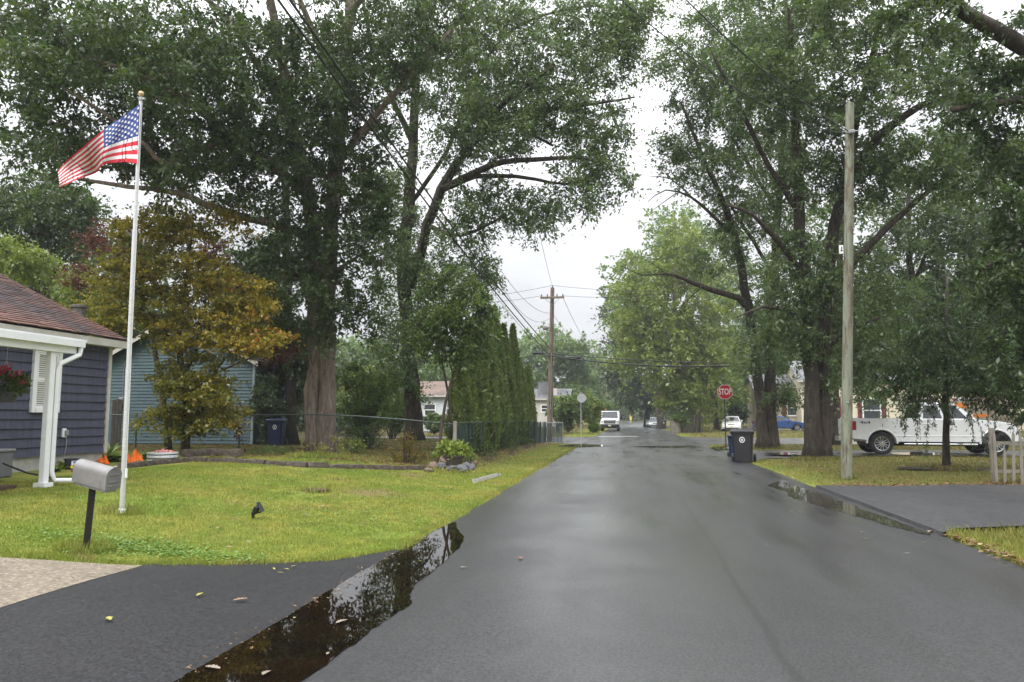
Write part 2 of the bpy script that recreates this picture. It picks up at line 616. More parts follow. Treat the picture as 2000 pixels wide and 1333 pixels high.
def asphalt(name, base=0.05, rlo=0.22, rhi=0.5, speck=0.5, bump=0.5, blue=1.04, spec=0.5, seam=False, bs=160, film=0.0):
    m, n, l, p = _nodes(name)
    v = coords(n, l, 'World')
    fine = noise(n, l, v, bs * 0.42, 8, 0.88)
    vo = n.new('ShaderNodeTexVoronoi'); vo.inputs['Scale'].default_value = bs * 0.75
    l.new(v, vo.inputs['Vector'])
    big = noise(n, l, v, 0.5, 5, 0.55, 0.5)
    sv = coords(n, l, 'World', (1.3, 0.16, 1))
    streak = noise(n, l, sv, 1.1, 5, 0.6, 0.2)
    c0 = (base * 0.14, base * 0.14, base * 0.15 * blue)
    c1 = (base * 2.9, base * 2.87, base * 2.9 * blue)
    c = mixrgb(n, l, maprange(n, l, fine, 0.43, 0.62, 0, 1), c0, c1)
    c = mixrgb(n, l, maprange(n, l, big, 0.35, 0.65, 0, 0.35), c, tuple(q * 1.2 for q in c0))
    blot = noise(n, l, v, 1.9, 6, 0.65, 1.2)
    c = mixrgb(n, l, maprange(n, l, blot, 0.58, 0.76, 0, 0.3), c, tuple(q * 0.9 for q in c1))
    sepc = n.new('ShaderNodeSeparateColor'); l.new(vo.outputs['Color'], sepc.inputs[0])
    c = mixrgb(n, l, maprange(n, l, sepc.outputs[0], 0.90, 0.97, 0, speck), c, (base * 4.5, base * 4.4, base * 4.2))
    if seam:
        sp = n.new('ShaderNodeSeparateXYZ'); l.new(v, sp.inputs[0])
        wv = noise(n, l, v, 1.7, 4)
        ad = n.new('ShaderNodeMath'); ad.operation = 'MULTIPLY_ADD'
        l.new(wv, ad.inputs[0]); ad.inputs[1].default_value = 0.16; l.new(sp.outputs[0], ad.inputs[2])
        ab = n.new('ShaderNodeMath'); ab.operation = 'SUBTRACT'
        l.new(ad.outputs[0], ab.inputs[0]); ab.inputs[1].default_value = 1.02
        ab2 = n.new('ShaderNodeMath'); ab2.operation = 'ABSOLUTE'; l.new(ab.outputs[0], ab2.inputs[0])
        c = mixrgb(n, l, maprange(n, l, ab2.outputs[0], 0.012, 0.05, 0.55, 0), c, (base * 0.35,) * 3)
    l.new(c, p.inputs['Base Color'])
    rm = n.new('ShaderNodeMath'); rm.operation = 'MULTIPLY_ADD'
    l.new(streak, rm.inputs[0]); rm.inputs[1].default_value = 0.6
    l.new(big, rm.inputs[2])
    l.new(maprange(n, l, rm.outputs[0], 0.55, 1.05, rlo, rhi), p.inputs['Roughness'])
    p.inputs['Specular IOR Level'].default_value = spec
    if film:                                    # a thin film of rain water lying in irregular patches
        l.new(maprange(n, l, rm.outputs[0], 0.60, 1.0, film, film * 0.25), p.inputs['Coat Weight'])
        l.new(maprange(n, l, streak, 0.35, 0.65, 0.13, 0.27), p.inputs['Coat Roughness'])
        p.inputs['Coat IOR'].default_value = 1.36
        cb = N(n, 'ShaderNodeBump', Strength=0.35, Distance=0.005)
        l.new(fine, cb.inputs['Height']); l.new(cb.outputs[0], p.inputs['Coat Normal'])
    b = N(n, 'ShaderNodeBump', Strength=bump, Distance=0.005)
    l.new(fine, b.inputs['Height'])
    l.new(b.outputs[0], p.inputs['Normal'])
    return m
M_ROAD = asphalt('wet_asphalt', 0.032, 0.34, 0.52, 0.12, 0.6, 1.05, 0.75, seam=True, bs=110, film=1.0)
M_CROSS = asphalt('wet_asphalt_cross', 0.07, 0.35, 0.5, 0.1, 0.35, 1.05, film=0.9)
M_APRON = asphalt('fresh_asphalt', 0.019, 0.40, 0.62, 0.12, 1.5, 1.10, 0.4, bs=90)
M_APRON_R = asphalt('worn_asphalt', 0.048, 0.30, 0.55, 0.15, 1.2, 1.05, 0.5, bs=70)

def crown(x):
    u = (x - (ROAD_L + ROAD_R) / 2) / ((ROAD_R - ROAD_L) / 2)
    return 0.02 * (1 - u * u)
def sheet(name, xs, ys, zf, material, label, kind='structure', skirt=None):
    X, Y = np.meshgrid(xs, ys)
    return None
b = MB()
ys = axis([(-12, 44, 60), (44, 110, 30), (110, ROAD_END, 20)])
NXR = 14
xs01 = np.linspace(0, 1, NXR + 1)
vs, fs = [], []
for j, y in enumerate(ys):
    for i, t in enumerate(xs01):
        jit = 0.0
        if i in (0, NXR) :
            jit = 0.035 * hnoise(0.3 * i, y * 2.1) + 0.02 * math.sin(y * 7.3 + i)
        x = ROAD_L + (ROAD_R - ROAD_L) * t + jit
        vs.append((x, y, crown(ROAD_L + (ROAD_R - ROAD_L) * t)))
for j in range(len(ys) - 1):
    for i in range(NXR):
        a = j * (NXR + 1) + i
        fs.append((a, a + 1, a + NXR + 2, a + NXR + 1))
b.add(vs, fs)
tag(b.build('road', M_ROAD, smooth=True), 'wet grey asphalt street running away between the trees', kind='structure')

# the cross street with rounded corners
b = MB()
zc = -0.004
b.add([(-200, CROSS0, zc), (200, CROSS0, zc), (200, CROSS1, zc), (-200, CROSS1, zc)], [(0, 1, 2, 3)])
def fillet(cx, cy, sx, sy, r=4.2):
    pts = [(cx, cy, zc)]
    for k in range(13):
        a = math.pi / 2 * k / 12
        pts.append((cx + sx * r * (1 - math.sin(a)), cy + sy * r * (1 - math.cos(a)), zc))
    b.add(pts, [(0, k, k + 1) for k in range(1, 13)])
fillet(ROAD_L, CROSS0, -1, -1); fillet(ROAD_R, CROSS0, 1, -1)
fillet(ROAD_L, CROSS1, -1, 1); fillet(ROAD_R, CROSS1, 1, 1)
tag(b.build('cross_street', M_CROSS), 'paler wet side street crossing at the stop sign', kind='structure')

b = MB()
b.add([(-2.5, 58.3, crown(-2.5) + .005), (0.6, 58.3, crown(.6) + .005), (0.6, 58.75, crown(.6) + .005), (-2.5, 58.75, crown(-2.5) + .005)], [(0, 1, 2, 3)])
tag(b.build('road_marking', mat('road_paint', (0.75, 0.75, 0.73), 0.5, var=.15, vs=6)), 'white painted stop line beyond the crossing', kind='structure')

def strip(name, x0, x1, lo, hi, nx, ny, dz, material, label, skirt_x0=False):
    mb = MB()
    vs, fs = [], []
    for j in range(ny + 1):
        for i in range(nx + 1):
            x = x0 + (x1 - x0) * (i / nx)
            a, c = float(lo(x)), float(hi(x))
            y = a + (c - a) * j / ny
            vs.append((x, y, tz(x, y) + dz))
    for j in range(ny):
        for i in range(nx):
            q = j * (nx + 1) + i
            fs.append((q, q + 1, q + nx + 2, q + nx + 1))
    if skirt_x0:
        k0 = len(vs)
        for j in range(ny + 1):
            p = vs[j * (nx + 1)]
            vs.append((p[0] - 0.02, p[1], -0.03))
        for j in range(ny):
            fs.append((j * (nx + 1), (j + 1) * (nx + 1), k0 + j + 1, k0 + j))
    mb.add(vs, fs)
    o = mb.build(name, material, smooth=True)
    tag(o, label, kind='structure')
    return o
K = lambda v: (lambda x: v)
strip('driveway_apron', ROAD_L, -4.75, K(-6), left_drive_far, 14, 60, 0.004, M_APRON, 'fresh black asphalt apron beside the long puddle')
def make_gravel():
    m, n, l, p = _nodes('exposed_aggregate')
    v = coords(n, l, 'World')
    vo = n.new('ShaderNodeTexVoronoi'); vo.inputs['Scale'].default_value = 30
    l.new(v, vo.inputs['Vector'])
    sc_ = n.new('ShaderNodeSeparateColor'); l.new(vo.outputs['Color'], sc_.inputs[0])
    c = mixrgb(n, l, sc_.outputs[0], (0.085, 0.066, 0.046), (0.33, 0.28, 0.21))
    c = mixrgb(n, l, maprange(n, l, vo.outputs['Distance'], 0.25, 0.6, 0, 0.8), c, (0.16, 0.13, 0.095))
    c = mixrgb(n, l, maprange(n, l, noise(n, l, v, 0.9, 4), .35, .7, 0, .4), c, (0.22, 0.185, 0.14))
    l.new(c, p.inputs['Base Color']); p.inputs['Roughness'].default_value = 0.7
    bb = N(n, 'ShaderNodeBump', Strength=0.8, Distance=0.006); bb.invert = True
    l.new(vo.outputs['Distance'], bb.inputs['Height']); l.new(bb.outputs[0], p.inputs['Normal'])
    return m
M_TAN = make_gravel()
strip('concrete_driveway', -4.75, -22, K(-6), lambda x: left_drive_far(x) - 0.1, 60, 40, 0.008, M_TAN, 'tan pebbled concrete driveway at the lower left')
strip('driveway', ROAD_R, 24, right_near, K(17.3), 60, 14, 0.055, M_APRON_R, 'raised dark asphalt driveway across the street', True)
strip('truck_driveway', ROAD_R, 26, truck_lo, truck_hi, 44, 10, 0.012, asphalt('wet_gravel_drive', 0.085, 0.16, 0.45, 0.5, 0.7, 1.0, 0.5, bs=60), 'wet grey driveway under the white pickup')
strip('car_driveway', 9.5, 36, K(76), K(92), 20, 8, 0.012, M_CROSS, 'grey driveway where the white and blue cars stand')

# ---- puddles
def make_water(name, deep, shallow):
    m, n, l, p = _nodes(name)
    v = coords(n, l, 'World')
    f = noise(n, l, v, 1.4, 5, 0.6, 0.4)
    c = mixrgb(n, l, maprange(n, l, f, 0.35, 0.7, 0, 1), deep, shallow)
    c = mixrgb(n, l, maprange(n, l, noise(n, l, v, 45, 3), 0.55, 0.75, 0, 0.5), c, tuple(q * 0.4 for q in deep))
    l.new(c, p.inputs['Base Color'])
    p.inputs['Roughness'].default_value = 0.015
    p.inputs['IOR'].default_value = 1.33
    p.inputs['Specular IOR Level'].default_value = 0.62
    bb = N(n, 'ShaderNodeBump', Strength=0.012, Distance=0.01)
    l.new(noise(n, l, v, 5, 2), bb.inputs['Height']); l.new(bb.outputs[0], p.inputs['Normal'])
    return m
M_PUD = make_water('puddle_water', (0.004, 0.003, 0.0022), (0.011, 0.006, 0.003))
M_PUD2 = make_water('puddle_water_grey', (0.035, 0.033, 0.028), (0.07, 0.065, 0.05))

def puddle(pix, label, z, material, jit=0.02, sub=6, cat='puddle'):
    conform = z is None
    if conform: z = tz(6.2, 16) + .06
    pts = []
    for (px, py) in pix:
        v = CAM_R @ np.array([(px - IW / 2) / FPX, (IH / 2 - py) / FPX, -1.0])
        t = (z - HC) / v[2]
        q = CAM_P + v * t
        pts.append(Vector((q[0], q[1])))
    n = len(pts)
    out = []
    for i in range(n):
        p0, p1, p2, p3 = pts[i - 1], pts[i], pts[(i + 1) % n], pts[(i + 2) % n]
        for k in range(sub):
            t = k / sub
            q = 0.5 * ((2 * p1) + (p2 - p0) * t + (2 * p0 - 5 * p1 + 4 * p2 - p3) * t * t + (3 * p1 - p0 - 3 * p2 + p3) * t ** 3)
            s = (p2 - p1).length / sub
            q = q + Vector((random.gauss(0, 1), random.gauss(0, 1))) * min(jit, s * 0.3)
            out.append((q.x, q.y, tz(q.x, q.y) + .060 if conform else z))
    bm = bmesh.new()
    vv = [bm.verts.new(p) for p in out]
    bm.faces.new(vv)
    bmesh.ops.triangulate(bm, faces=bm.faces)
    me = bpy.data.meshes.new('puddle')
    bm.to_mesh(me); bm.free()
    me.materials.append(material)
    o = link('puddle', me)
    # normals up
    if me.polygons[0].normal.z < 0:
        me.flip_normals()
    tag(o, label, cat, kind='structure')
    del o['category']
    return o
puddle([(230, 1405), (340, 1333), (420, 1285), (500, 1240), (600, 1180), (690, 1125), (745, 1096), (785, 1072), (830, 1046), (862, 1030), (888, 1020),
        (893, 1034), (906, 1052), (886, 1080), (850, 1112), (812, 1140), (802, 1158), (800, 1182), (770, 1200), (738, 1222), (700, 1252), (655, 1284), (585, 1335), (500, 1405)],
       'long brown puddle mirroring the trees along the black apron', 0.013, M_PUD, 0.007)
puddle([(1502, 948), (1528, 938), (1545, 944), (1562, 953), (1586, 962), (1640, 980), (1700, 1000), (1760, 1021), (1818, 1042), (1795, 1041), (1740, 1028),
        (1690, 1013), (1630, 997), (1588, 985), (1550, 974), (1532, 960)], 'narrow puddle along the raised driveway edge', 0.010, M_PUD2, 0.03)
puddle([(1085, 870), (1140, 868), (1205, 871), (1150, 873), (1100, 873)], 'flat sheet of water on the crossing near the hedge corner', 0.022, M_PUD2, 0.05)
puddle([(1235, 873), (1300, 871), (1372, 873), (1310, 875)], 'flat sheet of water on the middle of the crossing', 0.024, M_PUD2, 0.05)
puddle([(1390, 874), (1425, 871), (1470, 874), (1440, 878), (1400, 880)], 'water lying at the road edge near the bins', 0.022, M_PUD2, 0.05)
puddle([(1490, 886), (1540, 884), (1600, 886), (1550, 889)], 'shallow water on the truck driveway between the trunks', tz(8, 32) + 0.03, M_PUD2, 0.05)
puddle([(1740, 886), (1790, 883), (1850, 886), (1800, 890)], 'shallow water on the driveway beneath the white pickup', tz(10, 32) + 0.03, M_PUD2, 0.05)

# ---- grass blades
def make_blade_mat():
    m, n, l, p = _nodes('grass_blade')
    c, v = lawn_colour(n, l, True)
    l.new(c, p.inputs['Base Color'])
    p.inputs['Roughness'].default_value = 0.5
    p.inputs['Specular IOR Level'].default_value = 0.35
    tr = n.new('ShaderNodeBsdfTranslucent'); l.new(c, tr.inputs['Color'])
    mx = n.new('ShaderNodeMixShader'); mx.inputs[0].default_value = 0.35
    l.new(p.outputs[0], mx.inputs[1]); l.new(tr.outputs[0], mx.inputs[2])
    l.new(mx.outputs[0], n['Material Output'].inputs['Surface'])
    return m
M_BLADE = make_blade_mat()

def blades(n, dmin, dmax, keep, label, h=(0.014, 0.034), w=0.0048, ang=(-52, 48)):
    d = np.exp(RNG.uniform(math.log(dmin), math.log(dmax), n))
    th = np.radians(RNG.uniform(ang[0], ang[1], n))
    xc, zc_ = d * np.tan(th), d
    x = xc * CYAW - zc_ * SYAW
    y = xc * SYAW + zc_ * CYAW
    k = keep(x, y)
    x, y, d = x[k], y[k], d[k]
    m = len(x)
    z = terrain(x, y)
    sc_ = np.clip(d / 9.0, 1.0, 3.0)
    hh = RNG.uniform(h[0], h[1], m) * (0.85 + 0.15 * sc_)
    clump = 0.75 + 0.5 * (0.5 + 0.5 * hnoise(x, y, 3.0))
    hh *= clump
    ww = w * sc_ * RNG.uniform(0.7, 1.3, m)
    a = RNG.uniform(0, 2 * np.pi, m)
    dx, dy = np.cos(a) * ww, np.sin(a) * ww
    lean = RNG.uniform(0.1, 0.9, m) * hh
    la = RNG.uniform(0, 2 * np.pi, m)
    V = np.zeros((m, 3, 3))
    V[:, 0] = np.stack([x - dx, y - dy, z - 0.006], 1)
    V[:, 1] = np.stack([x + dx, y + dy, z - 0.006], 1)
    V[:, 2] = np.stack([x + np.cos(la) * lean, y + np.sin(la) * lean, z + hh], 1)
    o = link('grass', np_mesh('grass', V.reshape(-1, 3), 3, M_BLADE, RNG.uniform(0, 1, m)))
    tag(o, label, 'grass', kind='stuff')
    return o
def bare(x, y):
    """patches where the turf is thin"""
    r = (hnoise(x, y, 0.9, 3.0) + 0.6 * hnoise(x, y, 2.7, 1.0)) > 0.72
    for bx_, by_, br_m in BARE_SPOTS:
        r = r | (np.hypot(x - bx_, y - by_) < br_m * (.75 + .35 * hnoise(x, y, 5.0)))
    return r
def edge_thin(x, y):
    return off_road(x, y) > 0.02 + 0.10 * RNG.random(len(x))
def left_keep(x, y):
    return (x < ROAD_L) & (y < 44) & ~hard(x, y) & ~in_left_drive(x, y + 0.12) & edge_thin(x, y) & (~bare(x, y) | (RNG.random(len(x)) < 0.25)) \
        & ~((x < -10.6) & (y < 17.2)) & (RNG.random(len(x)) < np.where(y > 21, 0.55, 1.0))
def right_keep(x, y):
    return (x > ROAD_R) & (y < 44) & ~hard(x, y) & edge_thin(x, y) & (~bare(x, y) | (RNG.random(len(x)) < 0.3))
blades(900000, 5.0, 46.0, left_keep, 'short yellow-green lawn around the flagpole and mailbox')
blades(260000, 6.5, 46.0, right_keep, 'rough grass between the driveways across the street', (0.025, 0.055))
def far_keep(x, y):
    return (y > CROSS1) & ~hard(x, y)
blades(60000, 55.0, 130.0, far_keep, 'grass verges beyond the crossing', (0.05, 0.10), 0.012)

# ragged longer blades overhanging the lawn's edge along the black apron and the street
def rim_keep(x, y):
    e = left_drive_far(x)
    a = (x < ROAD_L) & (y > e - 0.10 * RNG.random(len(x)) - 0.03 * (1 + hnoise(x, y, 4.0))) & (y < e + 0.16)
    b_ = (x < ROAD_L + 0.03 + 0.05 * hnoise(x, y, 2.0)) & (x > ROAD_L - 0.14) & (y > 8.5) & (y < 41)
    return (a | b_) & (y > 5)
blades(900000, 5.5, 40.0, rim_keep, 'ragged grass fringe hanging over the asphalt edges of the lawn', (0.02, 0.06), 0.005)
# taller tufts at the near right corner
def tuft_keep(x, y):
    return (x > ROAD_R + 0.03) & (y < right_near(x) + 0.05) & (y > 5)
blades(60000, 5.5, 13.0, tuft_keep, 'bright long grass at the driveway corner near the right edge', (0.05, 0.11), 0.008, (10, 48))

# ---- leaf litter: loose brown leaves along the hedge and the kerb lines
M_LITTER = leaf_mat('dead_leaf', (0.10, 0.045, 0.018), (0.26, 0.15, 0.07), alt=(0.33, 0.27, 0.12), alt_lo=0.88, trans=0.1, rough=0.6)
def litter(n, xf, yf, label, s=(0.05, 0.10), dz=0.02):
    x, y = xf(n), yf(n)
    k = ~hard(x, y) | (RNG.random(n) < (0.35 if 'silt' in label else 0.08))
    x, y = x[k], y[k]; m = len(x)
    z = np.maximum(terrain(x, y), 0.012) + RNG.uniform(0.004, dz, m)
    L = RNG.uniform(s[0], s[1], m); Wd = L * RNG.uniform(0.35, 0.6, m)
    a = RNG.uniform(0, 2 * np.pi, m)
    ca, sa = np.cos(a), np.sin(a)
    til = RNG.uniform(-0.35, 0.35, (m, 4)) * L[:, None]
    V = np.zeros((m, 4, 3))
    for i, (u, w_) in enumerate(((-.5, 0), (0, -.5), (.5, 0), (0, .5))):
        V[:, i, 0] = x + ca * u * L - sa * w_ * Wd
        V[:, i, 1] = y + sa * u * L + ca * w_ * Wd
        V[:, i, 2] = z + np.abs(til[:, i])
    o = link('leaf_litter', np_mesh('leaf_litter', V.reshape(-1, 3), 4, M_LITTER, RNG.uniform(0, 1, m)))
    tag(o, label, 'fallen leaves', kind='stuff')
litter(2600, lambda n: -4.75 + RNG.normal(0, 0.32, n), lambda n: RNG.uniform(21.5, 44, n), 'brown fallen leaves along the foot of the hedge fence')
litter(2200, lambda n: RNG.uniform(-13, -4.5, n), lambda n: 20.4 + RNG.normal(0, 0.7, n), 'brown fallen leaves along the stone edging')
litter(1500, lambda n: RNG.uniform(4.5, 14, n), lambda n: 17.5 + np.abs(RNG.normal(0, 0.35, n)), 'reddish leaf litter along the top of the raised driveway')
litter(700, lambda n: 4.05 + RNG.normal(0, 0.12, n), lambda n: RNG.uniform(6, 11, n), 'rotting leaves at the grass edge near the right corner')
litter(1800, lambda n: RNG.uniform(4.4, 15, n), lambda n: RNG.uniform(18, 44, n), 'scattered leaves on the grass below the right trees')
litter(700, lambda n: -2.62 + RNG.normal(0, 0.09, n), lambda n: RNG.uniform(3.5, 9.5, n), 'leaf crumbs and silt along the puddle edge', (0.012, 0.035))
litter(900, lambda n: -2.72 + RNG.normal(0, 0.10, n), lambda n: RNG.uniform(9.5, 40, n), 'dark leaf crumbs along the street edge of the lawn', (0.02, 0.05))

def clover(n, cx, cy, rx, ry, label):
    x = cx + RNG.normal(0, rx, n); y = cy + RNG.normal(0, ry, n)
    k = ~hard(x, y) & ~in_left_drive(x, y + .05); x, y = x[k], y[k]; m = len(x)
    z = terrain(x, y) + RNG.uniform(.012, .045, m)
    a = RNG.uniform(0, 2 * np.pi, m); L = RNG.uniform(.02, .05, m)
    V = np.zeros((m, 4, 3))
    for i, (u, w_) in enumerate(((-.5, 0), (0, -.4), (.5, 0), (0, .4))):
        V[:, i, 0] = x + (np.cos(a) * u - np.sin(a) * w_) * L; V[:, i, 1] = y + (np.sin(a) * u + np.cos(a) * w_) * L; V[:, i, 2] = z + RNG.uniform(-.008, .008, m)
    lm = leaf_mat('clover_leaf', (0.10, 0.19, 0.035), (0.24, 0.34, 0.08), trans=.3)
    tag(link('clover', np_mesh('clover', V.reshape(-1, 3), 4, lm, RNG.uniform(0, 1, m))), label, 'weeds', kind='stuff')
_g = ground(260, 1070); clover(1500, _g.x, _g.y, .55, .22, 'broad-leaved weeds in the lawn by the mailbox foot')
_g = ground(420, 1090); clover(800, _g.x, _g.y, .6, .15, 'clover along the lawn edge above the black apron')
_g = ground(700, 1010); clover(900, _g.x, _g.y, .8, .6, 'scattered clover in the lawn near the street')

# longer grass left by the mower round posts and trunks
_feet = [ground(px, py) for px, py in ((166, 1073), (238, 1002), (1653, 936), (1848, 917), (612, 892), (640, 892), (1586, 898), (1608, 898), (1500, 877), (616, 960), (850, 922), (900, 924), (1947, 945), (1980, 945))]
def feet_keep(x, y):
    k = np.zeros(len(x), bool)
    for f in _feet:
        d_ = np.hypot(x - f.x, y - f.y); k |= (d_ < (.28 if f.y < 20 else .75)) & (RNG.random(len(x)) < .8)
    return k & ~hard(x, y)
blades(900000, 6.0, 42.0, feet_keep, 'uncut grass tufts round posts and trunk feet', (0.05, 0.13), 0.006)
# ------------------------------------------------------------------ vegetation
BARK_OAK = bark_mat('bark_oak', (0.16, 0.125, 0.102), (0.37, 0.298, 0.245), bump=.6)
BARK_GREY = bark_mat('bark_grey', (0.048, 0.039, 0.033), (0.125, 0.102, 0.083))
BARK_DARK = bark_mat('bark_dark', (0.035, 0.028, 0.023), (0.10, 0.082, 0.066))
BARK_PALE = bark_mat('bark_pale', (0.20, 0.17, 0.13), (0.36, 0.32, 0.26))
L_OAK = leaf_mat('leaf_oak', (0.028, 0.052, 0.019), (0.092, 0.140, 0.045), alt=(0.18, 0.21, 0.06), alt_lo=0.93)
L_OAK2 = leaf_mat('leaf_oak_open', (0.050, 0.086, 0.034), (0.140, 0.200, 0.078), alt=(0.24, 0.27, 0.09), alt_lo=0.93)
L_WILLOW = leaf_mat('leaf_willow_oak', (0.029, 0.055, 0.022), (0.074, 0.120, 0.041))
L_YELLOW = leaf_mat('leaf_yellow_green', (0.112, 0.158, 0.033), (0.240, 0.285, 0.068), alt=(0.405, 0.300, 0.075), alt_lo=0.93)
L_MAPLE = leaf_mat('leaf_maple', (0.075, 0.120, 0.020), (0.50, 0.36, 0.045), alt=(0.46, 0.16, 0.035), alt_lo=0.84)
L_MAPLE_RED = leaf_mat('leaf_maple_red', (0.062, 0.022, 0.020), (0.155, 0.050, 0.032))
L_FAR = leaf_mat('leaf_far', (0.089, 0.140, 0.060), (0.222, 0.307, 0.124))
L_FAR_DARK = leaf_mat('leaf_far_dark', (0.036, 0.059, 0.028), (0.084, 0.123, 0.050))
L_ARB = leaf_mat('leaf_arborvitae', (0.066, 0.106, 0.032), (0.235, 0.290, 0.092), alt=(0.24, 0.17, 0.07), alt_lo=0.97, trans=0.2)
L_SHRUB = leaf_mat('leaf_shrub', (0.045, 0.079, 0.022), (0.140, 0.201, 0.053), alt=(0.350, 0.333, 0.070), alt_lo=0.95)
L_BRIGHT = leaf_mat('leaf_bright', (0.12, 0.17, 0.025), (0.30, 0.36, 0.07), trans=0.3)
L_HOSTA = leaf_mat('leaf_hosta', (0.085, 0.14, 0.045), (0.24, 0.32, 0.12), trans=0.3)
L_YSHRUB = leaf_mat('leaf_yellowing', (0.143, 0.154, 0.033), (0.374, 0.330, 0.088), trans=0.3)
L_ORANGE = leaf_mat('leaf_orange_shrub', (0.10, 0.085, 0.02), (0.24, 0.13, 0.03), alt=(0.10, 0.13, 0.03), alt_lo=0.7)

def norm(a):
    return a / np.maximum(np.linalg.norm(a, axis=-1, keepdims=True), 1e-9)

def leaf_array(pos, axis_, L, Wd, rng, flat=0.35, fold=0.18):
    """kite-shaped folded leaves: (n,4,3)"""
    n = len(pos)
    up = np.array([0, 0, 1.0]) * flat + rng.normal(0, 1, (n, 3)) * 0.6
    side = norm(np.cross(axis_, up))
    nor = np.cross(side, axis_)
    V = np.zeros((n, 4, 3))
    V[:, 0] = pos
    V[:, 1] = pos + axis_ * (0.48 * L)[:, None] + side * (Wd / 2)[:, None] + nor * (fold * Wd)[:, None]
    V[:, 2] = pos + axis_ * L[:, None] - nor * (0.10 * L)[:, None]
    V[:, 3] = pos + axis_ * (0.48 * L)[:, None] - side * (Wd / 2)[:, None] + nor * (fold * Wd)[:, None]
    return V

def spray_leaves(cent, size, nleaf, ntwig, L, asp, rng, droop=0.35, spread=0.10, flatten=0.75, hang=0.3, tint_c=None):
    """leaf sprays round cluster centres; returns verts, tints and the twig lines"""
    m = len(cent)
    tdir = rng.normal(0, 1, (m, ntwig, 3))
    tdir[..., 2] = tdir[..., 2] * flatten + 0.15
    tdir = norm(tdir)
    tl = size[:, None] * rng.uniform(0.55, 1.15, (m, ntwig))
    ci = np.repeat(np.arange(m), nleaf)
    n = len(ci)
    ti = rng.integers(0, ntwig, n)
    t = rng.uniform(0.10, 1.0, n) ** 0.8 * np.where(rng.uniform(0, 1, n) < 0.08, 1.35, 1.0)
    d = tdir[ci, ti]
    tl_ = tl[ci, ti]
    pos = cent[ci] + d * (tl_ * t)[:, None]
    pos[:, 2] -= droop * tl_ * t * t
    pos += rng.normal(0, 1, (n, 3)) * spread * np.minimum(tl_, 1.2)[:, None]
    ax = d * 0.55 + rng.normal(0, 0.65, (n, 3))
    ax[:, 2] -= hang
    ax = norm(ax)
    LL = L * rng.uniform(0.5, 1.4, n)
    V = leaf_array(pos, ax, LL, LL * asp * rng.uniform(.8, 1.2, n), rng)
    tc_ = rng.uniform(0, 1, m) if tint_c is None else tint_c
    tint = np.clip(0.55 * rng.uniform(0, 1, n) + 0.45 * tc_[ci], 0, 1)
    ends = cent[:, None, :] + tdir * tl[..., None]
    ends[..., 2] -= droop * tl
    mids = cent[:, None, :] + tdir * tl[..., None] * 0.55
    mids[..., 2] -= droop * tl * 0.3
    return V.reshape(-1, 3), tint, mids, ends

def sample_blobs(blobs, n, rng, mind=0.0):
    """points inside ellipsoids given as (px, py, depth, rx_px, ry_px, rdepth_m, weight)"""
    w = np.array([b[6] if len(b) > 6 else b[3] * b[4] for b in blobs], float)
    w /= w.sum()
    pts = []
    for b_, cnt in zip(blobs, rng.multinomial(n, w)):
        u = norm(rng.normal(0, 1, (cnt, 3))) * (rng.uniform(0, 1, (cnt, 1)) ** 0.42)
        a = np.stack([b_[0] + u[:, 0] * b_[3], b_[1] + u[:, 1] * b_[4], b_[2] + u[:, 2] * b_[5]], 1)
        pts.append(PX(a))
    pts = np.concatenate(pts)
    if mind > 0:
        keep = []
        for p in pts:
            if all(np.sum((p - q) ** 2) > mind * mind for q in keep):
                keep.append(p)
        pts = np.array(keep)
    return pts

def ridged(seed, amp=0.07):
    r = random.Random(seed)
    ph = [r.uniform(0, 6.28) for _ in range(4)]
    def f(t, a):
        return 1 + amp * (math.sin(3 * a + ph[0] + 1.5 * t) * 0.6 + math.sin(5 * a + ph[1] - 2 * t) * 0.5 + 0.35 * math.sin(9 * a + ph[2] + 5 * t))
    return f

def resample(P_, R_, step):
    P_ = np.asarray(P_, float); R_ = np.asarray(R_, float)
    # Catmull-Rom through the points
    out, rad = [], []
    n = len(P_)
    for i in range(n - 1):
        p0, p1, p2, p3 = P_[max(i - 1, 0)], P_[i], P_[i + 1], P_[min(i + 2, n - 1)]
        k = max(2, int(np.linalg.norm(p2 - p1) / step))
        for q in range(k):
            t = q / k
            out.append(0.5 * ((2 * p1) + (p2 - p0) * t + (2 * p0 - 5 * p1 + 4 * p2 - p3) * t * t + (3 * p1 - p0 - 3 * p2 + p3) * t ** 3))
            rad.append(R_[i] * (1 - t) + R_[i + 1] * t)
    out.append(P_[-1]); rad.append(R_[-1])
    return np.array(out), np.array(rad)

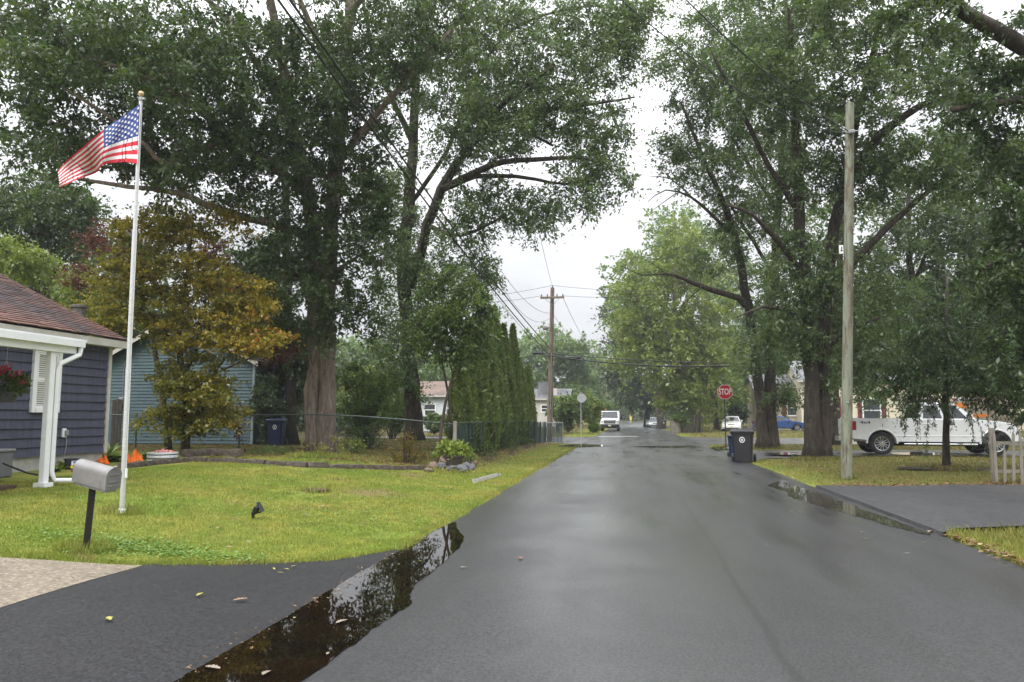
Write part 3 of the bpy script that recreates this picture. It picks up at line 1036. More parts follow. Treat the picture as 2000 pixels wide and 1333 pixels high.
def tree(name, label, base, limbs, blobs, nclus, nleaf, size, L, asp, leafm, barkm, cat='tree', group=None, ntwig=7, seed=1,
         droop=0.35, hang=0.3, flatten=0.75, sides=14, mind=0.0, flare=1.35, twig_r=0.006, tintf=None, spread=0.115, extra=None,
         bare=0, upbias=0.6, step=0.6, wob=0.07, clusters=None, twigs_drawn=True, jitter=0.06):
    """limbs: lists of (px, py, depth, radius); blobs: crown masses. One trunk mesh, one crown mesh."""
    rng = np.random.default_rng(seed)
    base = np.array(base, float)
    root = empty(name, tuple(base))
    tag(root, label, cat, group)
    mb = MB()
    nodes, nrad = [], []
    for li, lb in enumerate(limbs):
        a = np.array(lb, float)
        pts = PX(a[:, :3]) if not isinstance(lb, np.ndarray) else a[:, :3]
        rad = a[:, 3]
        pts, rad = resample(pts, rad, step)
        if len(pts) > 4:
            pts[1:-1] += rng.normal(0, 1, (len(pts) - 2, 3)) * jitter * np.minimum(rad[1:-1, None] * 3, 0.6)
        if lb[0][1] > 800 and flare > 1:      # a foot that widens into the soil
            zz = pts[:, 2] - pts[0, 2]
            rad = rad * (1 + (flare - 1) * np.exp(-zz / 0.28))
            pts[0, 2] -= 0.25
        big = rad[0] > 0.12
        mb.tube(pts - base, list(rad), sides if big else 7, wob=ridged(seed * 17 + li, wob) if big else None)
        nodes.append(pts); nrad.append(rad)
    nodes = np.concatenate(nodes); nrad = np.concatenate(nrad)
    if clusters is None:
        cl = sample_blobs(blobs, nclus, rng, mind)
    else:
        cl = clusters
    if len(cl):
        d0 = np.min(np.linalg.norm(cl[:, None, :] - nodes[None, ::2, :], axis=2), axis=1)
        cl = cl[np.argsort(d0)]
    nd = [nodes]; nr = [nrad]
    allN, allR = nodes, nrad
    for i, c in enumerate(cl):
        dv = c[None, :] - allN
        dist = np.linalg.norm(dv, axis=1)
        cost = dist + upbias * np.maximum(0, -dv[:, 2]) - 0.15 * np.minimum(allR, 0.2) / 0.2
        k = int(np.argmin(cost))
        p0 = allN[k]; ln = dist[k]
        if ln < 0.15:
            continue
        mid = (p0 + c) / 2 + np.array([0, 0, 0.10 * ln]) + rng.normal(0, 0.09, 3) * ln
        m_ = max(3, min(7, int(ln / 0.5) + 2))
        t = np.linspace(0, 1, m_)[:, None]
        pts = (1 - t) ** 2 * p0 + 2 * t * (1 - t) * mid + t * t * c
        r0 = min(allR[k] * 0.7, 0.010 + 0.012 * ln)
        rad = np.linspace(max(r0, twig_r * 1.5), twig_r, m_)
        mb.tube(pts - base, list(rad), 5 if r0 > 0.02 else 4, cap=False)
        nd.append(pts[1:]); nr.append(rad[1:])
        if i % 8 == 7:
            allN = np.concatenate(nd); allR = np.concatenate(nr)
    size_a = size * rng.uniform(0.7, 1.25, len(cl)) if len(cl) else np.zeros(0)
    if len(cl):
        tcol = rng.uniform(0, 1, len(cl)) if tintf is None else tintf(cl, rng)
        V, tint, mids, ends = spray_leaves(cl - base, size_a, nleaf, ntwig, L, asp, rng, droop, spread, flatten, hang, tcol)
        if twigs_drawn:
            for i in range(len(cl)):
                for k in range(0, ntwig, 2):
                    mb.tube([cl[i] - base, mids[i, k], ends[i, k]], [twig_r, twig_r * 0.75, twig_r * 0.4], 3, cap=False)
    if bare:                                   # leafless twigs
        idx = rng.integers(0, len(nodes), bare)
    t_o = mb.build('trunk', barkm, root)
    t_o.data.polygons.foreach_set('use_smooth', [True] * len(t_o.data.polygons))
    if len(cl):
        mats_ = leafm
        if extra is not None:
            V2, t2 = extra(rng, base)
            V = np.concatenate([V, V2]); tint = np.concatenate([tint, t2])
        link('crown', np_mesh('crown', V, 4, mats_, tint), root)
    return root

def ring_base(px, py):
    return ground(px, py)

# ---- the great oak with a double trunk, left of the street
bA = P(628, 886, 24.5)
tree('oak_tree', 'massive double-trunked oak standing behind the chain-link fence', bA,
     [[(614, 890, 24.6, .31), (613, 760, 24.6, .262), (614, 620, 24.6, .24), (616, 480, 24.5, .22), (600, 370, 24.0, .22), (572, 240, 23.4, .18), (545, 90, 22.8, .14), (520, -60, 22.2, .10)],
      [(639, 890, 24.4, .33), (638, 760, 24.5, .278), (640, 620, 24.6, .255), (646, 470, 24.8, .235), (655, 330, 25, .25), (668, 180, 25.2, .23), (682, 30, 25.4, .20), (690, -160, 25.6, .14)],
      [(600, 380, 24.1, .17), (540, 330, 23.2, .15), (450, 265, 22, .13), (370, 200, 21, .10), (280, 150, 20, .075), (190, 120, 19.2, .05)],
      [(607, 470, 24.5, .15), (540, 440, 23.8, .13), (455, 420, 22.6, .12), (395, 398, 21.8, .10), (350, 378, 21.2, .085), (250, 365, 20.2, .06), (150, 350, 19.5, .04)],
      [(450, 265, 22, .09), (330, 320, 20.5, .07), (285, 285, 20, .06), (210, 225, 19.4, .05), (120, 170, 19, .03)],
      [(572, 240, 23.4, .12), (500, 120, 22.6, .09), (430, 20, 22, .07), (330, -50, 21, .05)],
      [(655, 330, 25, .14), (720, 240, 24.6, .11), (800, 150, 24, .08), (880, 60, 23.6, .05)],
      [(668, 180, 25.2, .13), (610, 60, 24.6, .10), (560, -60, 24, .07)],
      [(682, 30, 25.4, .13), (760, -80, 25, .10), (850, -200, 24.5, .06)],
      [(614, 560, 24.6, .08), (560, 540, 24.0, .06), (515, 560, 23.4, .035)],
      [(648, 540, 24.6, .07), (700, 500, 24.0, .05), (745, 520, 23.6, .03)]],
     [(430, 130, 22, 270, 140, 2.6, 12), (180, 130, 20, 240, 130, 2.4, 9), (60, 60, 19, 160, 110, 2, 4), (330, 300, 21.5, 170, 75, 2, 4.5), (140, 285, 20, 150, 60, 1.6, 2.6),
      (540, 330, 23.5, 130, 120, 2, 6), (660, 180, 24.5, 140, 190, 2.4, 8), (700, 420, 24, 95, 130, 1.6, 5), (570, 520, 24, 95, 90, 1.4, 4), (690, 590, 24.2, 60, 80, 1.0, 2.4), (560, 620, 24.2, 50, 60, .8, 1.2),
      (800, 60, 24, 130, 120, 2, 4), (420, -110, 22, 420, 130, 3, 6), (640, 620, 23.6, 30, 50, .5, 0.8)],
     780, 215, 0.80, 0.146, 0.46, L_OAK, BARK_OAK, seed=3, sides=20, ntwig=8, mind=0.42, wob=0.03,
     group=None)

# ---- second tall oak behind it, arching over the street
bB = P(812, 861, 36)
tree('oak_tree', 'tall oak behind the shrubs whose limbs arch over the street', bB,
     [[(812, 864, 36, .46), (806, 780, 36, .38), (800, 690, 36, .34), (793, 600, 35.8, .32), (790, 500, 35.4, .30), (800, 400, 35, .27), (806, 280, 34.6, .22), (815, 140, 34, .18), (830, 0, 33.5, .14), (840, -140, 33, .09)],
      [(800, 560, 35.6, .24), (818, 500, 35, .23), (835, 440, 34, .22), (862, 370, 33, .21), (905, 300, 32, .18), (950, 240, 31, .14), (1010, 180, 30, .10), (1080, 130, 29, .07)],
      [(862, 370, 33, .17), (905, 350, 32, .15), (960, 322, 31, .13), (1040, 312, 30, .10), (1130, 310, 29, .07), (1190, 322, 28.6, .035)],
      [(880, 365, 32.6, .13), (930, 345, 31.6, .10), (1010, 345, 30.8, .08), (1080, 358, 30, .055), (1130, 360, 29.6, .03)],
      [(905, 300, 32, .13), (990, 225, 31, .11), (1090, 212, 30, .08), (1180, 200, 29, .05), (1240, 190, 28.6, .03)],
      [(950, 240, 31, .10), (1010, 250, 30.4, .07), (1080, 285, 30, .05)],
      [(806, 280, 34.6, .15), (760, 180, 34, .12), (720, 60, 33.4, .09), (700, -60, 33, .05)],
      [(815, 140, 34, .13), (900, 40, 33, .10), (1010, -40, 32, .07), (1120, -60, 31, .05)],
      [(800, 400, 35, .12), (870, 300, 34, .10), (930, 150, 33, .08), (1000, 60, 32, .06), (1100, 20, 31, .05), (1200, 10, 30, .03)],
      [(835, 440, 34, .12), (880, 460, 33, .09), (930, 450, 32, .07), (990, 420, 31, .045)],
      [(800, 690, 36, .08), (830, 660, 35, .06), (850, 690, 34.5, .03)]],
     [(900, 110, 32, 190, 140, 3, 11), (1090, 90, 30, 170, 110, 2.4, 9), (1030, 220, 30, 170, 75, 2, 6), (1160, 240, 29, 80, 70, 1.6, 3.4), (1150, 355, 29, 75, 70, 1.6, 3.2), (920, 250, 32, 120, 90, 2, 4.5),
      (960, 400, 31.6, 90, 55, 1.6, 2.6), (1050, 415, 30.5, 65, 55, 1.4, 1.9), (900, 480, 33, 65, 70, 1.6, 2.6), (935, 540, 33, 45, 60, 1.4, 1.5), (800, 560, 35, 80, 120, 1.8, 4.5), (770, 680, 35, 60, 60, 1.6, 1.8),
      (790, 720, 35.4, 55, 55, 1.4, 1.5), (760, 420, 34.6, 90, 120, 2, 4), (1190, 60, 29.6, 80, 70, 1.6, 2.4), (950, -60, 32, 280, 100, 3, 6), (1240, 20, 29.5, 50, 60, 1.2, 0.9)],
     820, 185, 0.95, 0.160, 0.44, L_OAK2, BARK_GREY, seed=5, sides=16, ntwig=8, mind=0.48, wob=0.08)

# ---- slim dark tree behind the first oak
tree('oak_tree', 'slim dark tree between the blue bin and the double trunk', P(571, 862, 31),
     [[(571, 864, 31, .26), (570, 780, 31, .21), (566, 680, 31, .19), (562, 560, 31, .17), (560, 440, 30.8, .14), (556, 300, 30.6, .10)],
      [(562, 620, 31, .08), (530, 570, 30.6, .06), (490, 540, 30.2, .03)], [(562, 560, 31, .08), (600, 500, 31, .06), (640, 470, 31, .03)]],
     [(520, 600, 31, 70, 90, 1.6, 3), (570, 540, 31.4, 90, 110, 1.6, 4), (470, 560, 31.5, 60, 80, 1.4, 2), (590, 680, 31.6, 55, 55, 1.2, 1.5), (520, 700, 32, 45, 45, 1.2, 1.0)],
     130, 180, 0.85, 0.17, 0.48, L_OAK, BARK_DARK, seed=8, ntwig=7)

# ---- pair of oaks across the street and the big tree leaning in from the right
tree('oak_tree', 'forked grey oak beside the black wheeled bin', P(1500, 876, 36),
     [[(1487, 878, 36, .30), (1486, 800, 36, .26), (1480, 740, 36, .24), (1472, 680, 36, .22), (1462, 610, 35.6, .21), (1450, 540, 35, .19), (1435, 460, 34.4, .16), (1405, 380, 33.6, .12), (1370, 300, 33, .08), (1330, 200, 32.4, .04)],
      [(1508, 878, 36, .32), (1506, 800, 36, .28), (1503, 720, 36, .25), (1505, 640, 36, .22), (1512, 540, 35.8, .19), (1520, 420, 35.4, .16), (1528, 280, 35, .13), (1532, 140, 34.6, .09), (1535, 0, 34, .05)],
      [(1460, 600, 35.6, .16), (1440, 582, 35, .15), (1405, 572, 34.2, .13), (1370, 560, 33.6, .11), (1335, 545, 33, .08), (1300, 535, 32.6, .05), (1255, 538, 32.2, .025), (1215, 520, 32, .012)],
      [(1435, 460, 34.4, .10), (1390, 420, 33.6, .08), (1350, 385, 33, .055), (1300, 372, 32.6, .03), (1265, 395, 32.4, .012)],
      [(1350, 385, 33, .04), (1310, 350, 32.6, .025), (1270, 345, 32.2, .01)],
      [(1320, 378, 32.7, .025), (1290, 400, 32.4, .015), (1262, 420, 32.2, .008)],
      [(1512, 540, 35.8, .10), (1470, 470, 35, .08), (1420, 390, 34, .05)],
      [(1520, 420, 35.4, .10), (1450, 300, 34.4, .08), (1380, 190, 33.4, .06), (1320, 100, 32.6, .03)],
      [(1300, 535, 32.6, .02), (1270, 512, 32.4, .012), (1235, 500, 32.2, .007)], [(1370, 560, 33.6, .03), (1340, 590, 33.2, .02), (1300, 620, 32.8, .01)]],
     [(1360, 150, 33, 100, 110, 1.8, 4.5), (1420, 300, 34, 110, 110, 2, 5), (1500, 180, 35, 120, 150, 2.2, 6), (1330, 300, 32.8, 50, 80, 1.2, 1.5), (1480, 450, 35, 90, 90, 1.8, 3.6), (1440, 420, 34, 60, 60, 1.4, 1.6),
      (1520, 600, 35.6, 70, 80, 1.6, 2.6), (1500, 700, 35.4, 65, 50, 1.4, 2), (1540, 770, 36, 60, 30, 1.4, 1.4), (1450, 40, 34, 150, 80, 2.2, 4), (1400, 500, 34, 50, 40, 1.2, .7)],
     420, 200, 0.95, 0.155, 0.44, L_OAK2, BARK_GREY, seed=13, sides=16, ntwig=8, mind=0.45)

tree('oak_tree', 'stout twin-stemmed oak in front of the cream house', P(1596, 897, 27.2),
     [[(1586, 900, 27.2, .34), (1588, 820, 27.2, .29), (1586, 740, 27.2, .26), (1578, 650, 27, .24), (1570, 540, 26.8, .22), (1562, 420, 26.5, .19), (1556, 300, 26.2, .15), (1548, 160, 26, .11), (1540, 20, 25.6, .06)],
      [(1606, 900, 27.5, .34), (1606, 820, 27.5, .29), (1604, 740, 27.5, .26), (1608, 640, 27.5, .24), (1618, 530, 27.4, .22), (1640, 410, 27, .20), (1690, 300, 26.4, .17), (1760, 230, 25.6, .13), (1850, 190, 24.6, .09), (1950, 190, 24, .05)],
      [(1612, 580, 27.4, .15), (1680, 500, 26.8, .13), (1760, 420, 26, .10), (1860, 340, 25.2, .07), (1960, 300, 24.6, .04)],
      [(1640, 410, 27, .14), (1660, 300, 26.8, .12), (1690, 170, 26.4, .09), (1720, 30, 26, .06)],
      [(1570, 540, 26.8, .12), (1520, 470, 26, .10), (1470, 420, 25.4, .07), (1420, 400, 25, .04)],
      [(1562, 420, 26.5, .11), (1500, 320, 26, .09), (1440, 200, 25.2, .07), (1390, 100, 24.6, .04)],
      [(1578, 650, 27, .09), (1545, 610, 26.6, .07), (1490, 600, 26, .05), (1440, 620, 25.6, .025)],
      [(1604, 700, 27.5, .08), (1650, 650, 27, .06), (1720, 620, 26.5, .04)]],
     [(1600, 130, 26, 150, 160, 2.2, 7), (1780, 130, 25.4, 150, 120, 2, 6), (1480, 130, 25.4, 90, 120, 1.6, 3.2), (1700, 330, 26.6, 110, 80, 1.8, 3.4), (1860, 300, 25, 130, 80, 1.8, 3.6),
      (1560, 330, 26.6, 100, 110, 1.8, 3.4), (1560, 520, 26.6, 80, 80, 1.6, 2.6), (1640, 560, 27.2, 75, 80, 1.6, 2.4), (1580, 670, 27, 60, 40, 1.2, 1.6), (1530, 640, 26.4, 60, 50, 1.2, 1.4), (1700, 600, 27, 90, 70, 1.6, 2.6),
      (1690, 720, 27.6, 90, 55, 1.4, 2.4), (1650, -30, 26, 260, 70, 2.4, 4)],
     560, 185, 0.76, 0.150, 0.44, L_OAK2, BARK_DARK, seed=17, sides=18, ntwig=8, mind=0.36)

tree('oak_tree', 'slender trunk between the twin-stemmed oak and the wooden pole', P(1634, 869, 40),
     [[(1636, 871, 40, .30), (1632, 810, 40, .26), (1627, 750, 40, .24), (1628, 660, 40, .2), (1640, 520, 40, .16), (1650, 380, 40, .1)],
      [(1627, 740, 40, .10), (1650, 700, 40, .07), (1690, 650, 40, .04)]],
     [(1660, 620, 40, 90, 110, 2.4, 4), (1760, 560, 41, 90, 110, 2.4, 4), (1640, 440, 40, 80, 90, 2, 2.4), (1640, 720, 40.5, 50, 40, 1.4, 1)],
     90, 160, 1.15, 0.22, 0.48, L_OAK2, BARK_GREY, seed=19, sides=12)

tree('oak_tree', 'big tree outside the frame with heavy boughs reaching in at the top right', P(2260, 930, 17.5),
     [[(2260, 935, 17.5, .42), (2240, 700, 17.5, .36), (2200, 400, 17.3, .32), (2140, 220, 17, .26), (2060, 135, 16.6, .21), (1980, 85, 16.2, .18), (1900, 30, 15.8, .15), (1810, -15, 15.4, .12), (1700, -50, 15, .08)],
      [(2140, 220, 17, .15), (2040, 190, 16.6, .10), (1950, 200, 16.3, .08), (1860, 215, 16, .06)],
      [(2200, 400, 17.3, .16), (2100, 420, 17, .12), (2000, 470, 16.6, .08), (1930, 520, 16.4, .05)],
      [(2240, 640, 17.5, .12), (2120, 620, 17, .09), (2010, 640, 16.8, .06), (1930, 660, 16.6, .03)]],
     [(1990, 330, 17, 110, 110, 1.4, 4), (2000, 520, 17, 110, 110, 1.4, 5), (1960, 180, 16.6, 130, 80, 1.2, 2.6), (2010, 690, 17.2, 90, 80, 1.2, 3.4), (1850, 40, 15.8, 160, 50, 1.2, 1.8), (2120, 400, 17.5, 100, 300, 1.6, 5)],
     300, 170, 0.58, 0.135, 0.40, L_OAK, BARK_DARK, seed=23, sides=16, ntwig=7, mind=0.28)

tree('oak_tree', 'broad leafy tree standing behind the pickup and the timber pole', P(1790, 866, 42),
     [[(1790, 868, 42, .34), (1788, 780, 42, .29), (1785, 680, 42, .25), (1780, 560, 42, .2), (1776, 440, 42, .13), (1772, 340, 42, .07)],
      [(1786, 700, 42, .15), (1840, 600, 41.6, .12), (1900, 500, 41.2, .08), (1960, 430, 41, .05)],
      [(1784, 660, 42, .14), (1730, 570, 41.8, .1), (1690, 480, 41.6, .06)], [(1780, 560, 42, .12), (1830, 450, 42, .09), (1870, 380, 42, .05)],
      [(1788, 740, 42, .1), (1860, 690, 41.5, .08), (1940, 660, 41, .04)]],
     [(1800, 430, 42, 120, 90, 3, 5), (1900, 460, 41.4, 110, 100, 3, 5), (1960, 580, 41, 90, 110, 3, 4), (1850, 600, 41.6, 130, 90, 3, 5), (1720, 600, 42, 90, 90, 2.6, 4), (1780, 700, 42, 110, 50, 2.4, 3.4), (1900, 700, 41.4, 110, 55, 2.4, 3.4), (1690, 690, 42, 60, 50, 2, 1.6)],
     420, 140, 1.15, 0.23, 0.46, L_OAK, BARK_DARK, seed=29, sides=12, ntwig=7, mind=0.5)
# ---- young willow oak with hanging twigs in front of the pickup
rngw = np.random.default_rng(31)
wil = sample_blobs([(1850, 690, 21, 130, 85, 1.3, 6), (1795, 752, 20.6, 90, 42, 1.0, 2.9), (1920, 738, 20.6, 90, 55, 1.0, 4.0), (1760, 700, 21, 80, 60, 1.0, 2.4), (1960, 650, 21, 70, 80, 1.0, 2.6), (1850, 600, 21.4, 100, 60, 1.0, 2.4),
                    (1985, 770, 20.5, 40, 60, .6, 1.4)], 195, rngw, 0.28)
tree('willow_oak_tree', 'young dark tree with drooping twigs in front of the white pickup', ground(1848, 917),
     [[(1848, 919, 21.2, .105), (1849, 850, 21.2, .090), (1847, 780, 21.2, .082), (1846, 700, 21.2, .07), (1848, 620, 21.2, .055), (1850, 540, 21.2, .03)],
      [(1847, 790, 21.2, .03), (1810, 750, 20.9, .024), (1760, 710, 20.7, .016), (1720, 725, 20.6, .008)],
      [(1846, 760, 21.2, .03), (1890, 720, 20.9, .024), (1950, 710, 20.7, .016), (1990, 740, 20.6, .008)],
      [(1846, 700, 21.2, .03), (1800, 640, 21, .02), (1750, 620, 21, .01)],
      [(1846, 690, 21.2, .03), (1900, 640, 21, .02), (1960, 610, 21, .01)]],
     None, 0, 190, 0.46, 0.12, 0.27, L_WILLOW, BARK_DARK, seed=31, droop=0.75, hang=0.75, flatten=0.45, ntwig=7, sides=12, clusters=wil, spread=0.09, flare=1.25, wob=0.04)
def hanging(n, seed):
    """single weeping sprigs that dangle below the crown"""
    rng = np.random.default_rng(seed)
    tops = []
    for px, py, ln in ((1752, 795, .75), (1768, 800, .9), (1795, 812, .95), (1822, 800, .7), (1870, 800, .6), (1888, 800, .55), (1760, 820, .5), (1895, 830, .8), (1905, 840, .9), (1812, 850, .85), (1735, 790, .4), (1930, 800, .6), (1945, 815, .5), (1790, 800, .6)):
        tops.append((P(px, py - 40, 20.3 + rng.uniform(-.3, .3)), ln + .35))
    mb = MB(); VV = []; TT = []
    base = np.array(ground(1848, 917))
    for t0, ln in tops:
        sw = rng.normal(0, .1, 2)
        pts = [t0 + np.array([sw[0] * t, sw[1] * t, -ln * t]) for t in np.linspace(0, 1, 6)]
        mb.tube([p - base for p in pts], [.005, .005, .004, .004, .003, .002], 3, cap=False)
        m = int(46 * ln)
        t = rng.uniform(0.1, 1, m)
        pos = t0 + np.stack([sw[0] * t, sw[1] * t, -ln * t], 1) + rng.normal(0, .02, (m, 3))
        ax = rng.normal(0, .55, (m, 3)); ax[:, 2] = -0.8; ax = norm(ax)
        LL = rng.uniform(.09, .14, m)
        VV.append(leaf_array(pos - base, ax, LL, LL * .26, rng).reshape(-1, 3)); TT.append(rng.uniform(0, .8, m))
    root = [o for o in bpy.data.objects if o.name == 'willow_oak_tree'][0]
    mb.build('hanging_twigs', BARK_DARK, root)
    link('hanging_leaves', np_mesh('hanging_leaves', np.concatenate(VV), 4, L_WILLOW, np.concatenate(TT)), root)
hanging(14, 5)

# ---- Japanese maple in front of the blue house
def maple_tint(cl, rng):
    t = np.clip(0.42 + 0.28 * np.clip((cl[:, 0] + 12.0) / 2.0, -1, 1) + rng.normal(0, 0.26, len(cl)), 0, 1)
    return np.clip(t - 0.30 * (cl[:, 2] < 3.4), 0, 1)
rngm = np.random.default_rng(41)
mcl = sample_blobs([(360, 440, 22.5, 130, 45, 1.1, 4), (330, 530, 22.3, 150, 45, 1.2, 5), (450, 590, 22, 95, 55, 1.1, 5), (250, 590, 22, 110, 50, 1.1, 3.4), (480, 660, 21.8, 70, 45, .9, 2.6), (200, 630, 21.4, 60, 30, .8, 1.6),
                    (350, 640, 22.2, 90, 60, 1.0, 3), (370, 740, 22.2, 75, 55, .8, 4.0), (365, 820, 22.2, 80, 45, .7, 4.2), (420, 780, 22, 70, 65, .7, 2.6), (300, 480, 22.6, 90, 50, 1, 2)], 380, rngm, 0.24)
tree('japanese_maple_tree', 'spreading yellow and orange maple against the blue house', P(362, 884, 22.4),
     [[(362, 888, 22.4, .13), (366, 830, 22.4, .11), (362, 760, 22.4, .095), (350, 700, 22.4, .085), (352, 640, 22.4, .07), (362, 560, 22.4, .05), (372, 480, 22.4, .03), (378, 420, 22.4, .014)],
      [(360, 740, 22.4, .06), (380, 690, 22.2, .055), (410, 640, 22, .045), (450, 600, 21.8, .03), (500, 580, 21.6, .014)],
      [(352, 700, 22.4, .06), (325, 650, 22.2, .05), (290, 610, 22, .04), (240, 600, 21.8, .025), (180, 620, 21.4, .012)],
      [(352, 640, 22.4, .05), (320, 580, 22.4, .04), (280, 530, 22.4, .028), (230, 500, 22.4, .012)],
      [(366, 800, 22.4, .05), (400, 760, 22.2, .04), (440, 700, 22, .03), (490, 670, 21.8, .015)]],
     None, 0, 175, 0.56, 0.108, 0.58, L_MAPLE, BARK_DARK, seed=41, droop=0.18, hang=0.12, flatten=0.22, ntwig=8, clusters=mcl, sides=10, tintf=maple_tint, flare=1.3)
rngr = np.random.default_rng(43)
rcl = sample_blobs([(230, 470, 25.5, 70, 35, .8, 3), (150, 545, 25.5, 55, 22, .8, 2), (260, 520, 25.2, 60, 40, .8, 2), (420, 500, 25.5, 60, 45, .8, 2), (545, 670, 24.5, 30, 45, .6, 1.4), (440, 825, 23.4, 45, 22, .5, 1.4)], 110, rngr, 0.25)
tree('japanese_maple_tree', 'dark red maple showing behind the yellow maple', P(330, 878, 25.5),
     [[(330, 876, 25.5, .11), (320, 780, 25.5, .09), (300, 680, 25.5, .08), (280, 580, 25.5, .055), (250, 500, 25.5, .03)], [(300, 680, 25.5, .06), (380, 580, 25.5, .04), (420, 510, 25.5, .02)],
      [(320, 780, 25.5, .05), (440, 720, 25, .035), (540, 680, 24.6, .02)], [(290, 620, 25.5, .05), (220, 570, 25.5, .03), (150, 548, 25.5, .015)]],
     None, 0, 170, 0.6, 0.09, 0.6, L_MAPLE_RED, BARK_DARK, seed=43, droop=0.18, hang=0.12, flatten=0.4, ntwig=7, clusters=rcl, sides=9)

# ---- small tree with slim crossing stems by the hedge
tree('young_tree', 'small tree with slim leaning stems at the end of the hedge', ground(862, 905),
     [[(857, 905, 22.6, .055), (862, 850, 22.6, .05), (870, 790, 22.6, .045), (885, 730, 22.6, .04), (900, 670, 22.6, .03), (915, 600, 22.6, .018), (925, 550, 22.6, .01)],
      [(884, 880, 23.2, .05), (880, 800, 23.1, .042), (868, 730, 23, .034), (850, 660, 23, .024), (835, 600, 23, .012)],
      [(885, 730, 22.6, .03), (870, 690, 22.4, .022), (850, 660, 22.2, .012)], [(900, 670, 22.6, .022), (930, 630, 22.5, .015), (955, 600, 22.4, .008)]],
     [(880, 610, 22.6, 75, 60, .9, 5), (930, 590, 22.6, 50, 50, .8, 2.6), (840, 660, 22.6, 60, 50, .8, 3), (910, 680, 22.8, 55, 40, .7, 2), (870, 550, 22.8, 55, 35, .7, 1.6), (945, 640, 23, 30, 40, .6, 1)],
     120, 130, 0.45, 0.115, 0.42, L_SHRUB, BARK_GREY, seed=47, ntwig=6, sides=8, flare=1.2, wob=0.03)

# ---- trees behind the two houses on the left
tree('backyard_tree', 'dark leafy tree rising behind the shingled house roof', P(60, 860, 33),
     [[(60, 862, 33, .3), (62, 700, 33, .25), (70, 560, 33, .2), (80, 430, 33, .12)], [(66, 600, 33, .12), (130, 500, 33, .08), (180, 430, 33, .04)], [(66, 640, 33, .12), (0, 540, 33, .08), (-60, 470, 33, .04)]],
     [(70, 400, 33, 120, 70, 2, 5), (-20, 440, 33, 90, 90, 2, 3), (150, 430, 33.5, 60, 60, 1.6, 2), (90, 490, 33, 110, 50, 1.8, 3)],
     150, 170, 0.9, 0.17, 0.5, L_OAK, BARK_DARK, seed=53)
tree('backyard_tree', 'yellow-green tree crowding the roof edge of the shingled house', P(120, 860, 27),
     [[(120, 866, 27, .16), (115, 740, 27, .13), (105, 640, 27, .1), (90, 560, 27, .06)], [(108, 660, 27, .06), (160, 590, 27, .04), (190, 560, 27, .02)]],
     [(60, 520, 27, 90, 30, 1.2, 3), (150, 570, 27, 60, 35, 1.0, 2), (10, 500, 27, 60, 40, 1.2, 2), (210, 600, 28, 50, 40, 1, 1.2)],
     80, 130, 0.6, 0.13, 0.5, L_YELLOW, BARK_DARK, seed=54)
# ------------------------------------------------------------------ hedge, shrubs, garden plants, distant trees
def arborvitae_mesh(h, r, n, seed):
    rng = np.random.default_rng(seed)
    def rad(t):            # t: height share
        return r * np.clip(np.minimum(0.55 + 2.2 * t, 1.0), 0, 1) * np.clip(1 - np.maximum(t - 0.12, 0) / 0.9, 0.0, 1) ** 0.75
    t = rng.uniform(0, 1, n) ** 1.25
    a = rng.uniform(0, 2 * np.pi, n)
    rr = rad(t) * (0.80 + 0.28 * rng.uniform(0, 1, n)) * (1 + 0.14 * np.sin(5 * a + 9 * t + seed) + 0.10 * np.sin(3 * a - 14 * t))
    pos = np.stack([np.cos(a) * rr, np.sin(a) * rr, t * h], 1)
    out = np.stack([np.cos(a), np.sin(a), np.zeros(n)], 1)
    ax = norm(out * 0.45 + np.array([0, 0, 1.0]) * rng.uniform(0.2, 1.2, (n, 1)) + rng.normal(0, 0.35, (n, 3)))
    L = rng.uniform(0.12, 0.26, n)
    tang = norm(np.cross(ax, out) + rng.normal(0, 0.3, (n, 3)))
    Wd = L * rng.uniform(0.28, 0.5, n)
    V = np.zeros((n, 4, 3))
    V[:, 0] = pos - ax * (L * .3)[:, None]
    V[:, 1] = pos + ax * (.25 * L)[:, None] + tang * (Wd / 2)[:, None]
    V[:, 2] = pos + ax * (.7 * L)[:, None] + out * .02
    V[:, 3] = pos + ax * (.25 * L)[:, None] - tang * (Wd / 2)[:, None]
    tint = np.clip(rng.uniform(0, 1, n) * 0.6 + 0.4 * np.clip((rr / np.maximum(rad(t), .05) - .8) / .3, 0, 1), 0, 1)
    V = V.reshape(-1, 3)
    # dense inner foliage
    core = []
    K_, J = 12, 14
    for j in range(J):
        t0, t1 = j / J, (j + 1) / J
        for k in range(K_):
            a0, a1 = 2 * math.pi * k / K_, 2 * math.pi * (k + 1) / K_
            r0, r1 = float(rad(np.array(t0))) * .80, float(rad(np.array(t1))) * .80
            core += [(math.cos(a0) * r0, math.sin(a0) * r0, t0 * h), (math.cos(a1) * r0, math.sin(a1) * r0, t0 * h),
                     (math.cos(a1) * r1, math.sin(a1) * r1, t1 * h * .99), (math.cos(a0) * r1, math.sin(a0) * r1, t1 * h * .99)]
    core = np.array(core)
    return np_mesh('crown', np.concatenate([V, core]), 4, L_ARB, np.concatenate([tint, np.zeros(len(core) // 4)]))

